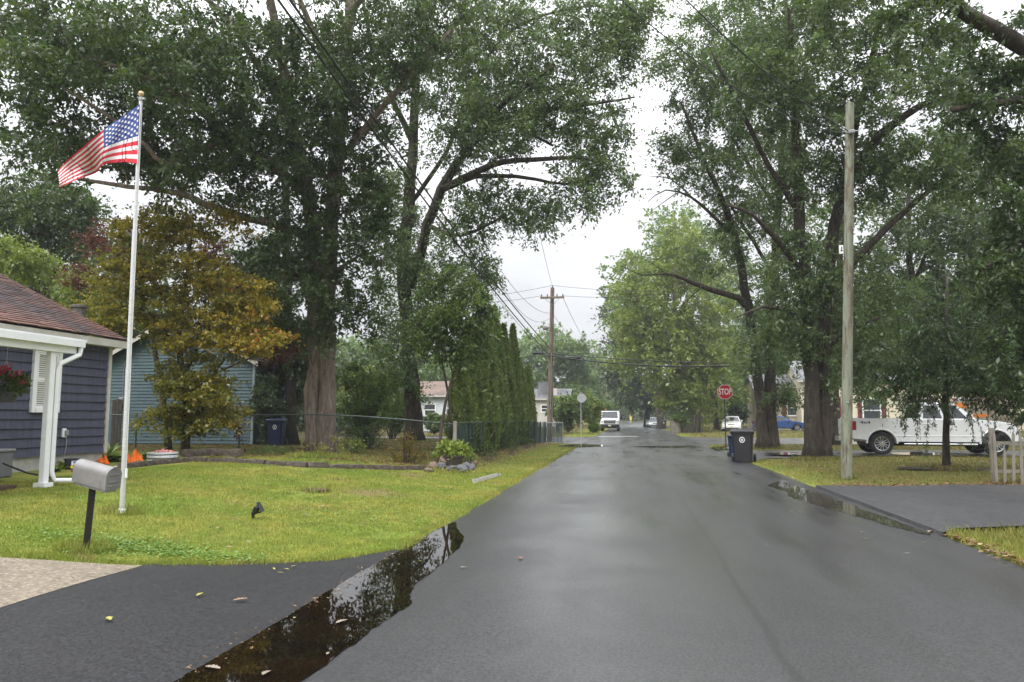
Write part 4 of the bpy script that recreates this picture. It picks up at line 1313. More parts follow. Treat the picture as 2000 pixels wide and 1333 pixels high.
HEDGE = [(26.9, 4.3, .6), (27.9, 5.0, .68), (29.0, 4.7, .62), (30.1, 5.3, .68), (31.3, 5.0, .64), (32.4, 6.1, .66), (33.6, 5.2, .62),
         (34.8, 5.6, .64), (36.0, 5.0, .6), (37.1, 5.9, .58), (38.2, 4.6, .58), (39.3, 4.2, .56), (40.4, 4.0, .54), (41.4, 4.1, .52), (42.3, 4.3, .5)]
_hw = ['nearest the slim leaning tree', 'second from the near end', 'third from the near end', 'fourth from the near end', 'fifth from the near end', 'the tallest one of the row', 'just past the tallest one', 'second past the tallest one', 'third past the tallest one',
       'tall pointed one before the row drops', 'first of the low far end', 'second of the low far end', 'third of the low far end', 'last but one by the utility pole', 'last in the row by the utility pole']
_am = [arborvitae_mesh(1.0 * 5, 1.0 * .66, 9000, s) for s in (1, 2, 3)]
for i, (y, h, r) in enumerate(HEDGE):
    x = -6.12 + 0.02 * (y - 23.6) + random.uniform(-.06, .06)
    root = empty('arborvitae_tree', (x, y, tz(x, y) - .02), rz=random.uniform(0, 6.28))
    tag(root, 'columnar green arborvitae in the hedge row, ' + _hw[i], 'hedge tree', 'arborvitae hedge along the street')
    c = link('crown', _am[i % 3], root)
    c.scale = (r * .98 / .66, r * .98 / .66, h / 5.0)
    c.location = (0, 0, 0.12)
    mb = MB(); mb.tube([(0, 0, -.1), (0, 0, .5)], [.07, .06], 7)
    mb.build('trunk', BARK_GREY, root)

def shrub(name, label, base, blobs, n, nleaf, size, L, asp, lm, seed, stems=5, bark=None, cat='shrub', hang=0.1, droop=.15, spread=.12, group=None):
    rng = np.random.default_rng(seed)
    base = np.array(base, float)
    cl = sample_blobs(blobs, n, rng, size * .35)
    root = empty(name, tuple(base)); tag(root, label, cat, group)
    mb = MB()
    top = cl.mean(0)
    for c in cl:
        mid = (base + c) / 2 + (c - top) * .25
        b0 = base + rng.normal(0, .05, 3) * np.array([1, 1, 0])
        t = np.linspace(0, 1, 5)[:, None]
        pts = (1 - t) ** 2 * b0 + 2 * t * (1 - t) * mid + t * t * c
        mb.tube(pts - base, list(np.linspace(.014, .004, 5)), 4, cap=False)
    V, tint, _, _ = spray_leaves(cl - base, size * rng.uniform(.7, 1.2, len(cl)), nleaf, 6, L, asp, rng, droop, spread, .9, hang)
    k = np.repeat(V.reshape(-1, 4, 3)[:, :, 2].min(1) > -0.02, 4)
    tint = tint[k[::4]]
    mb.build('stems', bark or BARK_DARK, root)
    link('foliage', np_mesh('foliage', V[k], 4, lm, tint), root)
    return root
shrub('shrub', 'big round dark green bush behind the fence right of the double trunk', P(713, 880, 27), [(715, 790, 27, 62, 62, 1.1, 5), (690, 740, 27, 40, 35, .8, 2), (745, 750, 27, 40, 40, .8, 2), (715, 840, 27, 45, 28, .9, 2)], 90, 190, .42, .085, .5, L_SHRUB, 61)
shrub('shrub', 'dark evergreen shrub at the corner of the blue house', P(530, 866, 29.6), [(524, 800, 29.6, 26, 60, .8, 3), (560, 760, 32, 40, 70, 1.0, 3)], 60, 200, .45, .10, .5, L_FAR_DARK, 67)
shrub('shrub', 'tall loose bush filling the gap between the second oak and the round bush', P(765, 866, 38), [(768, 800, 38, 30, 40, 1.2, 3)], 40, 170, .6, .13, .5, L_SHRUB, 68)
shrub('shrub', 'straggly yellow-green plant at the foot of the double trunk', P(640, 902, 22), [(640, 875, 22, 55, 22, .5, 2), (600, 890, 22, 30, 12, .4, 1), (672, 885, 22, 25, 20, .4, 1)], 26, 60, .22, .05, .5, L_YSHRUB, 62, bark=BARK_PALE)
shrub('shrub', 'low orange-tinged shrub by the fence near the stone edging', P(795, 912, 21.3), [(795, 885, 21.3, 42, 20, .45, 2), (800, 860, 21.3, 22, 24, .35, 1)], 36, 70, .26, .06, .4, L_ORANGE, 63)
shrub('shrub', 'loose green weed patch behind the edging near the blue bin', P(525, 902, 21.8), [(525, 885, 21.8, 40, 14, .4, 2)], 22, 60, .24, .06, .4, L_SHRUB, 64)
shrub('shrub', 'yellow-green low bush at the fence post right of the trunk', P(686, 892, 24), [(690, 870, 24, 22, 14, .4, 2)], 16, 80, .24, .06, .5, L_BRIGHT, 65)
for px, py, d, rx, ry, lb in ((955, 885, 27, 20, 20, 'leafy weeds pushing through the green fence near its near end'), (1000, 872, 32, 22, 20, 'leafy weeds pushing through the middle of the green fence'),
                              (915, 892, 23.5, 14, 16, 'small leafy weeds at the near corner of the green fence'), (1030, 866, 37, 14, 14, 'leafy weeds near the far end of the green fence')):
    shrub('weeds', lb, ground(px, py + ry * .9), [(px, py, d, rx, ry, .25, 1)], 14, 70, .28, .07, .5, L_SHRUB if px > 920 else L_BRIGHT, int(px), cat='weeds', group='weeds along the green fence')

# ---- garden plants made of arching leaves
def rosette(name, label, base, n, length, width, lm, seed, cat='plant', lift=(0.5, 1.3), spread=.05, parent_label=None, group=None, stems=None):
    rng = np.random.default_rng(seed)
    root = empty(name, tuple(base)); tag(root, label, cat, group)
    VV, TT = [], []
    for k in range(n):
        a = rng.uniform(0, 2 * math.pi); el = rng.uniform(*lift)
        ln = length * rng.uniform(.7, 1.2); w = width * rng.uniform(.7, 1.2)
        o0 = np.array([rng.normal(0, spread), rng.normal(0, spread), 0])
        dirh = np.array([math.cos(a), math.sin(a), 0]); sd = np.array([-math.sin(a), math.cos(a), 0])
        prev = None
        t_ = rng.uniform(0, 1)
        for t in np.linspace(0, 1, 5):
            e = el - 1.5 * t * t
            p = o0 + dirh * ln * t * math.cos(el * .7) + np.array([0, 0, 1]) * ln * (t * math.sin(el) - .55 * t * t * math.cos(el * .5))
            hw = w / 2 * math.sin(math.pi * min(.08 + t * .92, 1) ** .75)
            cur = (p - sd * hw + np.array([0, 0, hw * .35]), p + sd * hw + np.array([0, 0, hw * .35]), p)
            if prev is not None:
                VV.append(np.array([prev[0], prev[2], cur[2], cur[0]])); TT.append(t_)
                VV.append(np.array([prev[2], prev[1], cur[1], cur[2]])); TT.append(t_)
            prev = cur
    link('foliage', np_mesh('foliage', np.concatenate(VV), 4, lm, np.array(TT)), root)
    if stems:
        mb = MB()
        for s in stems: mb.tube(s, .004, 4, cap=False)
        mb.build('stems', L_HOSTA, root)
    return root
def gp(px, py):
    return ground(px, py)
rosette('hosta_plant', 'leafy green hosta between the house corner and the flagpole', gp(222, 902), 46, .42, .15, L_HOSTA, 71)
rosette('hosta_plant', 'pale green hosta just right of the orange plumes', gp(294, 898), 44, .42, .16, L_HOSTA, 72)
rosette('hosta_plant', 'variegated light plant growing against the shingled wall', gp(133, 915), 40, .36, .10, L_BRIGHT, 73)
rosette('pot_plant', 'low bushy plant beside the porch downspout', gp(108, 922), 30, .26, .07, L_SHRUB, 74)
rosette('garden_plant', 'tall pale-leaved stalk behind the orange plumes', gp(212, 893), 10, .65, .10, L_HOSTA, 75, lift=(1.1, 1.5))
M_ORNG = mat('orange_bloom', (0.75, 0.16, 0.012), .6, var=.3, vs=14)
def plumes(label, base, spikes, seed):
    rng = random.Random(seed)
    root = empty('celosia_plant', tuple(base)); tag(root, label, 'flowers', 'orange plumes in the front bed')
    for (dx, dy, h, r) in spikes:
        mb = MB()
        prof = [(r * .45, 0), (r * .95, h * .22), (r * .85, h * .45), (r * .55, h * .7), (r * .22, h * .9), (.002, h)]
        def push(mb=mb):
            n = 9
            vs, fs = [], []
            for i, (rr, z) in enumerate(prof):
                for k in range(n):
                    a = 2 * math.pi * k / n + i * .4
                    q = rr * rng.uniform(.72, 1.25)
                    vs.append((dx + math.cos(a) * q, dy + math.sin(a) * q, z + rng.uniform(-.015, .015)))
            for i in range(len(prof) - 1):
                for k in range(n):
                    k2 = (k + 1) % n
                    fs.append((i * n + k, i * n + k2, (i + 1) * n + k2, (i + 1) * n + k))
            mb.add(vs, fs)
        push()
        mb.build('plume', M_ORNG, root)
    VV, TT = [], []
    return root
_c, _s = CYAW, SYAW
def spikes_(n, rx, ry, hmax, seed):
    r = random.Random(seed); out = []
    for k in range(n):
        a = r.uniform(0, 6.28); q = math.sqrt(r.random())
        out.append((math.cos(a) * q * rx, math.sin(a) * q * ry, hmax * (1 - .6 * q) * r.uniform(.75, 1.1), r.uniform(.035, .06)))
    return out
plumes('clump of bright orange plumes right of the flagpole', gp(261, 908), spikes_(24, .21, .14, .42, 1), 3)
plumes('smaller clump of orange plumes at the house corner', gp(202, 907), spikes_(14, .14, .10, .28, 2), 4)

# bright plant in a round planter on the rock pile at the hedge corner
shrub('planter_shrub', 'bright lime-green bushy plant on top of the rock pile', ground(884, 908) + Vector((0, 0, .22)), [(884, 880, 21.6, 27, 20, .38, 1)], 44, 60, .22, .13, .42, L_BRIGHT, 77, cat='plant', hang=.35)

# ---- more distant trees
def big_tree(label, px, py, d, blobs, n, nleaf, size, L, lm, seed, trunk_r=.3, group=None, name='background_tree', bark=None, stems=None):
    b0 = ground(px, py)
    b0 = P(px, py, d)
    limbs = stems or [[(px, py + 4, d, trunk_r), (px, py - (py - blobs[0][1]) * .5, d, trunk_r * .8), (blobs[0][0], blobs[0][1], d, trunk_r * .3)]]
    return tree(name, label, b0, limbs, blobs, n, nleaf, size, L, .55, lm, bark or BARK_GREY, seed=seed, sides=8, ntwig=6, group=group, twig_r=.015, flare=1.2, twigs_drawn=False, step=1.5)

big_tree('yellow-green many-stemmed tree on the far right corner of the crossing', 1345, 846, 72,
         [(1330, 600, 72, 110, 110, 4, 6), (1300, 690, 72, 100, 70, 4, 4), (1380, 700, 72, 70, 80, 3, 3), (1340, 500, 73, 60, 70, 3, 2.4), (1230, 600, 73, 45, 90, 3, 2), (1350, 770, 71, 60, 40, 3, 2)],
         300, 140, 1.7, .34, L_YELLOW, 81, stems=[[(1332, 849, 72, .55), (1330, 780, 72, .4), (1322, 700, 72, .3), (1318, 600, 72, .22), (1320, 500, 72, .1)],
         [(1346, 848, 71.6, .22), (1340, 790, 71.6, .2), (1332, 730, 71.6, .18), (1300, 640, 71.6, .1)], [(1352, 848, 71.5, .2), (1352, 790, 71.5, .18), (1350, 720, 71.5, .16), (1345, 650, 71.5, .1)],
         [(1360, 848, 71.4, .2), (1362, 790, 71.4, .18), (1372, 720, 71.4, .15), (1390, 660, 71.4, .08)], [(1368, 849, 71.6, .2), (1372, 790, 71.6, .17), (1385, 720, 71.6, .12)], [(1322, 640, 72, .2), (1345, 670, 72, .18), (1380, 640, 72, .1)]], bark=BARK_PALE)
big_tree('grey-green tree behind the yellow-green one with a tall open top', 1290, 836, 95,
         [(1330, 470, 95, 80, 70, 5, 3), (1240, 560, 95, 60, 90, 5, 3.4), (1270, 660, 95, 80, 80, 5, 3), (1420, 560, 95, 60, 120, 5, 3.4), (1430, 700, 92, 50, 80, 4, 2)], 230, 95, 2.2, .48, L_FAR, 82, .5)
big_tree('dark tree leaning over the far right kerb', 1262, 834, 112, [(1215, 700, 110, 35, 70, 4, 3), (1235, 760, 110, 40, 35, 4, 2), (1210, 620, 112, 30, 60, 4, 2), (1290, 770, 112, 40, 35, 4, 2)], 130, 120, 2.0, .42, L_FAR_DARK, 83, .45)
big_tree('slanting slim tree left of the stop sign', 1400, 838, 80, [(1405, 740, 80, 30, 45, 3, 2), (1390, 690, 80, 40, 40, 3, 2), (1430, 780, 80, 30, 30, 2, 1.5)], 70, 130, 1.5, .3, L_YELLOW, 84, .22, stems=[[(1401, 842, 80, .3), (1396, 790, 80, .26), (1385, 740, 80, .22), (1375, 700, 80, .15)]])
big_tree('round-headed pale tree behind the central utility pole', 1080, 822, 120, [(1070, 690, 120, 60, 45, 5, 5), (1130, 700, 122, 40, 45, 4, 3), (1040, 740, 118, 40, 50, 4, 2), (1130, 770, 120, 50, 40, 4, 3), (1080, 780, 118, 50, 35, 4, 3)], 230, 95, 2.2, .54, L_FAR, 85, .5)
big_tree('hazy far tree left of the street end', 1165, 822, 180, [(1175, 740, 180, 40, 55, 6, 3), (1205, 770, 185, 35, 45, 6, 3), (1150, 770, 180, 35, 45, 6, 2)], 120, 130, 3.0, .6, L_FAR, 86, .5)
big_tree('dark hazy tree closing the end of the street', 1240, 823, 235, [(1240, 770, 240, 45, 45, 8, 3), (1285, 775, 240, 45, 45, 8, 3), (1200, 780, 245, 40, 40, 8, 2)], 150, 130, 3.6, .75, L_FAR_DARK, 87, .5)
big_tree('hazy grey-green tree seen left of the double oak above the back fence', 700, 838, 85, [(700, 700, 85, 60, 40, 4, 3), (740, 720, 86, 40, 50, 4, 2), (660, 720, 85, 40, 60, 4, 2), (700, 770, 84, 60, 40, 3, 2)], 150, 130, 1.9, .38, L_FAR, 88, .4)
big_tree('yellow-topped tree behind the big bush', 708, 842, 62, [(705, 745, 62, 32, 22, 2, 3), (690, 790, 62, 40, 30, 2, 2)], 60, 130, 1.2, .28, L_YELLOW, 89, .2)
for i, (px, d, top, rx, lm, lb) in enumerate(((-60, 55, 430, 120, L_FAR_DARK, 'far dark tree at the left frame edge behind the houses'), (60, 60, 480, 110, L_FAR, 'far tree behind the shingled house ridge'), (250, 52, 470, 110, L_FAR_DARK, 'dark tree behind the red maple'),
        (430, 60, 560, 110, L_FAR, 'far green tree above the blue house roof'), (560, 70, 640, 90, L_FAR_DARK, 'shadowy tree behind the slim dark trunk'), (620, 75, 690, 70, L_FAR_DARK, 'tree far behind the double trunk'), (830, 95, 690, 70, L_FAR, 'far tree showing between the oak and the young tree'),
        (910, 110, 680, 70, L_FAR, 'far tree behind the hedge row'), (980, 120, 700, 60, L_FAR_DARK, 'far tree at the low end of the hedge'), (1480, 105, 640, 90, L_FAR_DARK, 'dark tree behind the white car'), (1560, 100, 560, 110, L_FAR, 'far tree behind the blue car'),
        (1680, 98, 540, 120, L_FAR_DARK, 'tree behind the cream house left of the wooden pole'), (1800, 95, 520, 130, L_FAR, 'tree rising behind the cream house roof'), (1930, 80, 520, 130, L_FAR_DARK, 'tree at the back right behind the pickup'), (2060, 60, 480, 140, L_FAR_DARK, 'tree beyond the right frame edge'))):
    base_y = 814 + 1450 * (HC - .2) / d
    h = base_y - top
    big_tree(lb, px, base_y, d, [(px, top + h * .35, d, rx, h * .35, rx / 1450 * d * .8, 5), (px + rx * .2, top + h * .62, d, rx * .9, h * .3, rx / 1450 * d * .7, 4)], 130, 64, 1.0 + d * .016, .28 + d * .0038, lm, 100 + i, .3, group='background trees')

# shrubs beyond the crossing
for i, (px, py, d, rx, ry, lm, lb) in enumerate(((1110, 800, 66, 45, 34, L_SHRUB, 'broad dark bush behind the left crossing corner'), (1155, 800, 70, 24, 38, L_YELLOW, 'pointed bright bush beside the back of the sign'), (1090, 800, 68, 22, 24, L_YELLOW, 'light green bush beside the utility pole'),
        (1188, 800, 100, 14, 20, L_FAR, 'thin bush behind the parked van'), (1440, 806, 76, 26, 22, L_FAR_DARK, 'very dark round evergreen bush between the white and blue cars'), (1400, 800, 90, 40, 28, L_YELLOW, 'yellowing hedge bush behind the stop sign'), (1330, 818, 68, 14, 12, L_SHRUB, 'dark planter bush at the far right corner'),
        (660, 800, 60, 60, 30, L_SHRUB, 'dark bush row behind the back yard'), (848, 826, 58, 24, 14, L_SHRUB, 'green bush before the pale house wall'), (1160, 836, 64, 8, 6, L_SHRUB, 'tiny weed clump at the kerb near the van'), (1725, 830, 66, 12, 10, L_BRIGHT, 'pale green bush by the cream house wall'))):
    b0 = P(px, 814 + 1450 * (HC - .18) / d, d)
    s_ = d / 1450
    shrub('bush', lb, b0, [(px, py, d, rx * .8, ry * .75, rx * s_ * .8, 1)], int(46 if rx > 20 else 22), 170, max(.25, rx * s_ * .42), .07 + d * .0028, .55, lm, 140 + i, cat='bush')

def woods(label, n, rects, seed, L):
    rng = np.random.default_rng(seed)
    V = []
    for (px0, px1, top, d0, d1, w) in rects:
        m = int(n * w)
        px = rng.uniform(px0, px1, m); d = rng.uniform(d0, d1, m)
        prof = top + 16 * np.sin(px * .045 + seed) + 9 * np.sin(px * .11 + 2)
        py = prof + (826 - prof) * rng.uniform(0, 1, m) ** 1.2
        pos = PX(np.stack([px, py, d], 1))
        ax = norm(rng.normal(0, 1, (m, 3)))
        LL = L * rng.uniform(.6, 1.4, m)
        V.append(leaf_array(pos, ax, LL, LL * .7, rng).reshape(-1, 3))
    V = np.concatenate(V)
    o = link('woods', np_mesh('woods', V, 4, L_FAR_DARK, rng.uniform(0, 1, len(V) // 4)))
    tag(o, label, 'woods', kind='stuff')
woods('misty woods closing the view beyond the end of the street', 9000, [(940, 1190, 740, 250, 285, .35), (1190, 1320, 760, 250, 285, .35), (1320, 1600, 720, 150, 180, .3)], 3, 1.7)
woods('far dark woods behind the houses on the left', 9000, [(-400, 620, 640, 95, 120, .6), (620, 960, 740, 130, 160, .4)], 4, 1.3)
woods('far dark woods behind the houses on the right', 7000, [(1600, 2400, 620, 115, 140, 1.0)], 5, 1.3)
# ------------------------------------------------------------------ houses
def plank_mat(name, col, grain=(0.6, 0.6, 9), var=.14, rough=.6, bump=.25, bs=26):
    return mat(name, col, rough, var=var, vs=1.4, bump=bump, bs=bs, stretch=grain, space='World')
M_SIDING = plank_mat('grey_shingle_siding', (0.062, 0.066, 0.100), grain=(9, 9, .8), var=.25, bump=.5)
M_BLUE = plank_mat('blue_siding', (0.070, 0.118, 0.136), grain=(1, 1, 4), var=.1)
M_CREAM = plank_mat('cream_siding', (0.62, 0.57, 0.42), grain=(1, 1, 4), var=.07)
M_TANS = plank_mat('tan_siding', (0.40, 0.34, 0.24), grain=(1, 1, 4), var=.07)
M_PALE = plank_mat('pale_siding', (0.55, 0.60, 0.62), grain=(1, 1, 4), var=.07)
M_WHITE = mat('white_paint', (0.78, 0.79, 0.80), .35, var=.05, vs=3)
M_OFFW = mat('weathered_white', (0.50, 0.48, 0.44), .55, var=.12, vs=3, col2=(.42, .40, .35), c2lo=.55, c2hi=.8)
M_GLASS = mat('window_glass', (0.03, 0.035, 0.04), .05, var=.1, rvar=.02, spec=.7)
M_BLIND = mat('blind_slat', (0.60, 0.60, 0.56), .5, var=.06)
M_CONC = mat('concrete_block', (0.42, 0.41, 0.38), .85, var=.2, vs=5, bump=.4, bs=60)
M_SHUT = mat('maroon_shutter', (0.13, 0.022, 0.028), .5, var=.1)
M_BLACKP = mat('black_plastic', (0.012, 0.012, 0.013), .45, var=.2)
M_GREYM = mat('grey_metal', (0.32, 0.33, 0.34), .4, .6, var=.1)

def make_shingle(name, c1, c2, c3):
    m, n, l, p = _nodes(name)
    v = coords(n, l, 'World')
    vo = n.new('ShaderNodeTexVoronoi'); vo.inputs['Scale'].default_value = 5.5
    l.new(coords(n, l, 'World', (1, 1, 2.2)), vo.inputs['Vector'])
    s = n.new('ShaderNodeSeparateColor'); l.new(vo.outputs['Color'], s.inputs[0])
    c = mixrgb(n, l, s.outputs[0], c1, c2)
    c = mixrgb(n, l, maprange(n, l, noise(n, l, v, .5, 5, .6, .5), .46, .62, 0, .85), c, c3)
    c = mixrgb(n, l, maprange(n, l, noise(n, l, v, 130, 2), .4, .7, 0, .35), c, tuple(q * .5 for q in c1))
    l.new(c, p.inputs['Base Color']); p.inputs['Roughness'].default_value = .75
    b = N(n, 'ShaderNodeBump', Strength=.6, Distance=.006)
    l.new(noise(n, l, v, 150, 3), b.inputs['Height']); l.new(b.outputs[0], p.inputs['Normal'])
    return m
M_ROOF1 = make_shingle('red_brown_shingle', (0.135, 0.068, 0.055), (0.21, 0.115, 0.088), (0.070, 0.066, 0.075))
M_ROOF2 = make_shingle('grey_shingle', (0.16, 0.165, 0.175), (0.25, 0.25, 0.26), (0.10, 0.10, 0.11))
M_ROOF3 = make_shingle('tan_shingle', (0.20, 0.135, 0.11), (0.28, 0.20, 0.16), (0.15, 0.12, 0.10))

def shingle_courses(mb, eave_a, eave_b, ridge_a, ridge_b, courses, lift=.018, tabs=40, seed=1):
    """overlapping rows of shingles from eave to ridge; uneven tab ends"""
    rng = random.Random(seed)
    ea, eb, ra, rb = map(Vector, (eave_a, eave_b, ridge_a, ridge_b))
    nrm = (eb - ea).cross(ra - ea).normalized()
    if nrm.z < 0: nrm = -nrm
    for c in range(courses):
        t0, t1 = c / courses, (c + 1) / courses
        for k in range(tabs):
            u0, u1 = k / tabs, (k + 1) / tabs
            dt = rng.uniform(-.10, .10) / courses
            def pt(u, t): return (ea.lerp(eb, u)).lerp(ra.lerp(rb, u), t)
            lo0, lo1 = pt(u0, t0 + dt) + nrm * (lift * rng.uniform(.7, 1.4)), pt(u1, t0 + dt) + nrm * (lift * rng.uniform(.7, 1.4))
            hi0, hi1 = pt(u0, t1 + .3 / courses) + nrm * .002, pt(u1, t1 + .3 / courses) + nrm * .002
            b0, b1 = pt(u0, t0 + dt), pt(u1, t0 + dt)
            mb.add([lo0, lo1, hi1, hi0, b0, b1], [(0, 1, 2, 3), (4, 5, 1, 0)])

def planks(parent, n, exposure, z0, mk, material, name='plank', thick=.022):
    """n siding boards sharing one mesh; mk(z) gives the location of a board"""
    me = mk
    for i in range(n):
        o = link(name, me, parent)
        o.location = (0, 0, z0 + i * exposure)

def plank_mesh(length, exposure, axis_, material, thick=.022):
    """board along axis_ ('x' or 'y'), butt end proud at the bottom; faces -Y (axis x) or +X (axis y)"""
    mb = MB()
    prof = [(0.0, 0.0), (thick, 0.0), (thick * .92, .006), (.005, exposure + .015), (0.0, exposure + .015)]   # (out, z)
    if axis_ == 'x':
        mb.prism([(-p[0], p[1]) for p in prof], 0, length, 'x')
    else:
        mb.prism([(p[0], p[1]) for p in prof], 0, length, 'y')
    return mb.mesh('plank', material)

# ---- shingled grey house at the left edge
HX, HY1, HY0 = -12.5, 16.3, 3.0                 # front wall plane, far corner, near end
zg = tz(HX, HY1)
HEAVE = 3.30
h1 = empty('shingled_house', (HX, HY1, zg))
tag(h1, 'dark grey shingle-sided house with red-brown roof and white porch', 'house')
def to(o): # keep world coordinates although parented to the house empty
    o.location = Vector(o.location) - Vector((HX, HY1, zg)); return o
mb = MB(); mb.box((HX - 3.5 - .01, (HY0 + HY1) / 2, (zg + .28 + HEAVE) / 2), (7.0, HY1 - HY0 - .04, HEAVE - zg - .28))
to(mb.build('wall', mat('wall_sheathing', (.06, .06, .08), .8), h1))
mb = MB(); mb.box((HX - 3.5 - .03, (HY0 + HY1) / 2, zg + .03), (7.0, HY1 - HY0 - .06, .56))
to(mb.build('foundation', M_CONC, h1))
EXP = .198
pm = plank_mesh(HY1 - HY0, EXP, 'y', M_SIDING, .045)
k = 0
z = zg + .28
while z < HEAVE - .05:
    o = link('plank', pm, h1); o.location = (0, HY0 - HY1, z - zg); z += EXP; k += 1
mb = MB(); mb.box((HX + .025, HY1 - .04, (zg + .26 + HEAVE) / 2), (.07, .10, HEAVE - zg - .26)); mb.box((HX - .05, HY1 + .02, (zg + .26 + HEAVE) / 2), (.12, .03, HEAVE - zg - .26))
to(mb.build('corner_trim', M_OFFW, h1))
# roof
RX, RZ = HX - 3.6, HEAVE + .12 + 3.94 * .47
EX = HX + .34
roof = MB()
roof.add([(EX, HY0 - .4, HEAVE + .10), (EX, HY1 + .12, HEAVE + .10), (RX, HY1 + .12, RZ), (RX, HY0 - .4, RZ), (HX - 7.6, HY0 - .4, HEAVE + .1), (HX - 7.6, HY1 + .12, HEAVE + .1)],
         [(0, 1, 2, 3), (3, 2, 5, 4)])
ro = to(roof.build('roof', mat('roof_deck', (.05, .045, .045), .9), h1))
mb = MB(); shingle_courses(mb, (EX + .03, HY1 - 6.4, HEAVE + .115), (EX + .03, HY1 + .15, HEAVE + .115), (RX, HY1 - 6.4, RZ + .015), (RX, HY1 + .15, RZ + .015), 30, .022, 34, 4)
mb2 = MB(); shingle_courses(mb2, (EX + .03, HY0 - .4, HEAVE + .115), (EX + .03, HY1 - 6.4, HEAVE + .115), (RX, HY0 - .4, RZ + .015), (RX, HY1 - 6.4, RZ + .015), 30, .022, 20, 5)
sh = mb.build('shingles', M_ROOF1, ro); tag(sh, kind='stuff')
sh2 = mb2.build('shingles', M_ROOF1, ro); tag(sh2, kind='stuff')
mb = MB(); mb.box((EX - .01, (HY0 + HY1) / 2, HEAVE - .01), (.03, HY1 - HY0 + .26, .17)); to(mb.build('fascia', M_OFFW, h1))
mb = MB(); mb.add([(EX, HY1 + .14, HEAVE - .10), (EX, HY1 + .14, HEAVE + .095), (RX, HY1 + .14, RZ - .03), (RX, HY1 + .14, RZ - .22)], [(0, 1, 2, 3)]); to(mb.build('rake_board', M_OFFW, h1))
mb = MB(); mb.box((HX + .16, (HY0 + HY1) / 2, HEAVE - .08), (.32, HY1 - HY0 + .22, .02)); to(mb.build('soffit', M_OFFW, h1))
# gable end wall
mb = MB(); mb.add([(HX - .02, HY1 - .02, HEAVE - .1), (HX - 7.0, HY1 - .02, HEAVE - .1), (RX, HY1 - .02, RZ - .1)], [(0, 1, 2)]); to(mb.build('gable', M_SIDING, h1))
# stone chimney stub
chp = atX(153, 612, HX - 1.6)
mb = MB(); mb.lathe([(.17, -.5), (.17, .12), (.21, .14), (.21, .2), (.12, .22)], 10, chp); to(mb.build('chimney', mat('old_stone', (.13, .115, .10), .85, var=.4, vs=9, bump=.5), h1, True))
# window
def window(parent, cy_, z0, z1, w, fx, blind=True, out=.035, axis_='y', frame_m=None, org=(HX, HY1, zg), tw=.10, shutters=None):
    """double-hung window on a wall facing +X (axis y) or -Y (axis x); cy_ is the centre along the wall"""
    fm = frame_m or M_WHITE
    rt = empty('window', (0, 0, 0)); rt.parent = parent
    def bx(mb, a, z, sa, sz, o0, o1):
        if axis_ == 'y': mb.box((fx + (o0 + o1) / 2 - org[0], a - org[1], z - org[2]), (o1 - o0, sa, sz))
        else: mb.box((a - org[0], fx - (o0 + o1) / 2 - org[1], z - org[2]), (sa, o1 - o0, sz))
    h = z1 - z0; zc_ = (z0 + z1) / 2
    mb = MB()
    bx(mb, cy_ - w / 2 - tw / 2, zc_, tw, h + 2 * tw, 0, out + .03); bx(mb, cy_ + w / 2 + tw / 2, zc_, tw, h + 2 * tw, 0, out + .03)
    bx(mb, cy_, z1 + tw / 2, w, tw, 0, out + .03); bx(mb, cy_, z0 - tw / 2, w, tw, 0, out + .05)
    mb.build('frame', fm, rt)
    for s in (0, 1):
        zz0, zz1 = (z0, zc_) if s == 0 else (zc_, z1)
        mb = MB(); q = .045; o0 = .012 + .008 * s
        bx(mb, cy_ - w / 2 + q / 2, (zz0 + zz1) / 2, q, zz1 - zz0, o0, out + .012 * s + .003); bx(mb, cy_ + w / 2 - q / 2, (zz0 + zz1) / 2, q, zz1 - zz0, o0, out + .012 * s + .003)
        bx(mb, cy_, zz0 + q / 2, w - 2 * q, q, o0, out + .012 * s + .003); bx(mb, cy_, zz1 - q / 2, w - 2 * q, q, o0, out + .012 * s + .003)
        mb.build('sash', fm, rt)
        mb = MB(); bx(mb, cy_, (zz0 + zz1) / 2, w - 2 * q, zz1 - zz0 - 2 * q, .010, .014)
        if not blind: mb.build('pane', M_GLASS, rt)
        else:
            mb.build('pane', mat('glass_dim', (.09, .095, .09), .06, var=.1, rvar=.02), rt)
            bm_ = MB()
            nn = int((zz1 - zz0) / .05)
            for i in range(nn): bx(bm_, cy_, zz0 + q + (i + .5) * (zz1 - zz0 - 2 * q) / nn, w - 2 * q, .030, .015, .019)
            so = bm_.build('blind', M_BLIND, rt); tag(so, kind='stuff')
    return rt
wc = atX(84, 740, HX); w0 = atX(112, 740, HX); 
wya, wyb = atX(58, 740, HX).y, atX(113, 740, HX).y
wz1, wz0 = atX(84, 690, HX).z, atX(84, 797, HX).z
window(h1, (wya + wyb) / 2, wz0, wz1, (wyb - wya) - .2, HX + .028)
# outlet box with cord
op = atX(121, 846, HX)
mb = MB(); mb.bbox((HX + .05, op.y, op.z), (.05, .11, .2), .012); ob = to(mb.build('outlet_box', M_WHITE, h1))
mb = MB(); mb.bbox((.1, .03, .0), (.07, .09, .13), .02); oc = mb.build('plug', M_GREYM, ob); oc.location = Vector((HX, op.y, op.z)) ; 
oc.data.transform(Matrix.Identity(4))
mb = MB(); mb.tube([(HX + .1, op.y + .03, op.z - .06), (HX + .12, op.y + .01, op.z - .3), (HX + .1, op.y - .04, op.z - .62)], .008, 5); to(mb.build('cord', M_GREYM, h1))
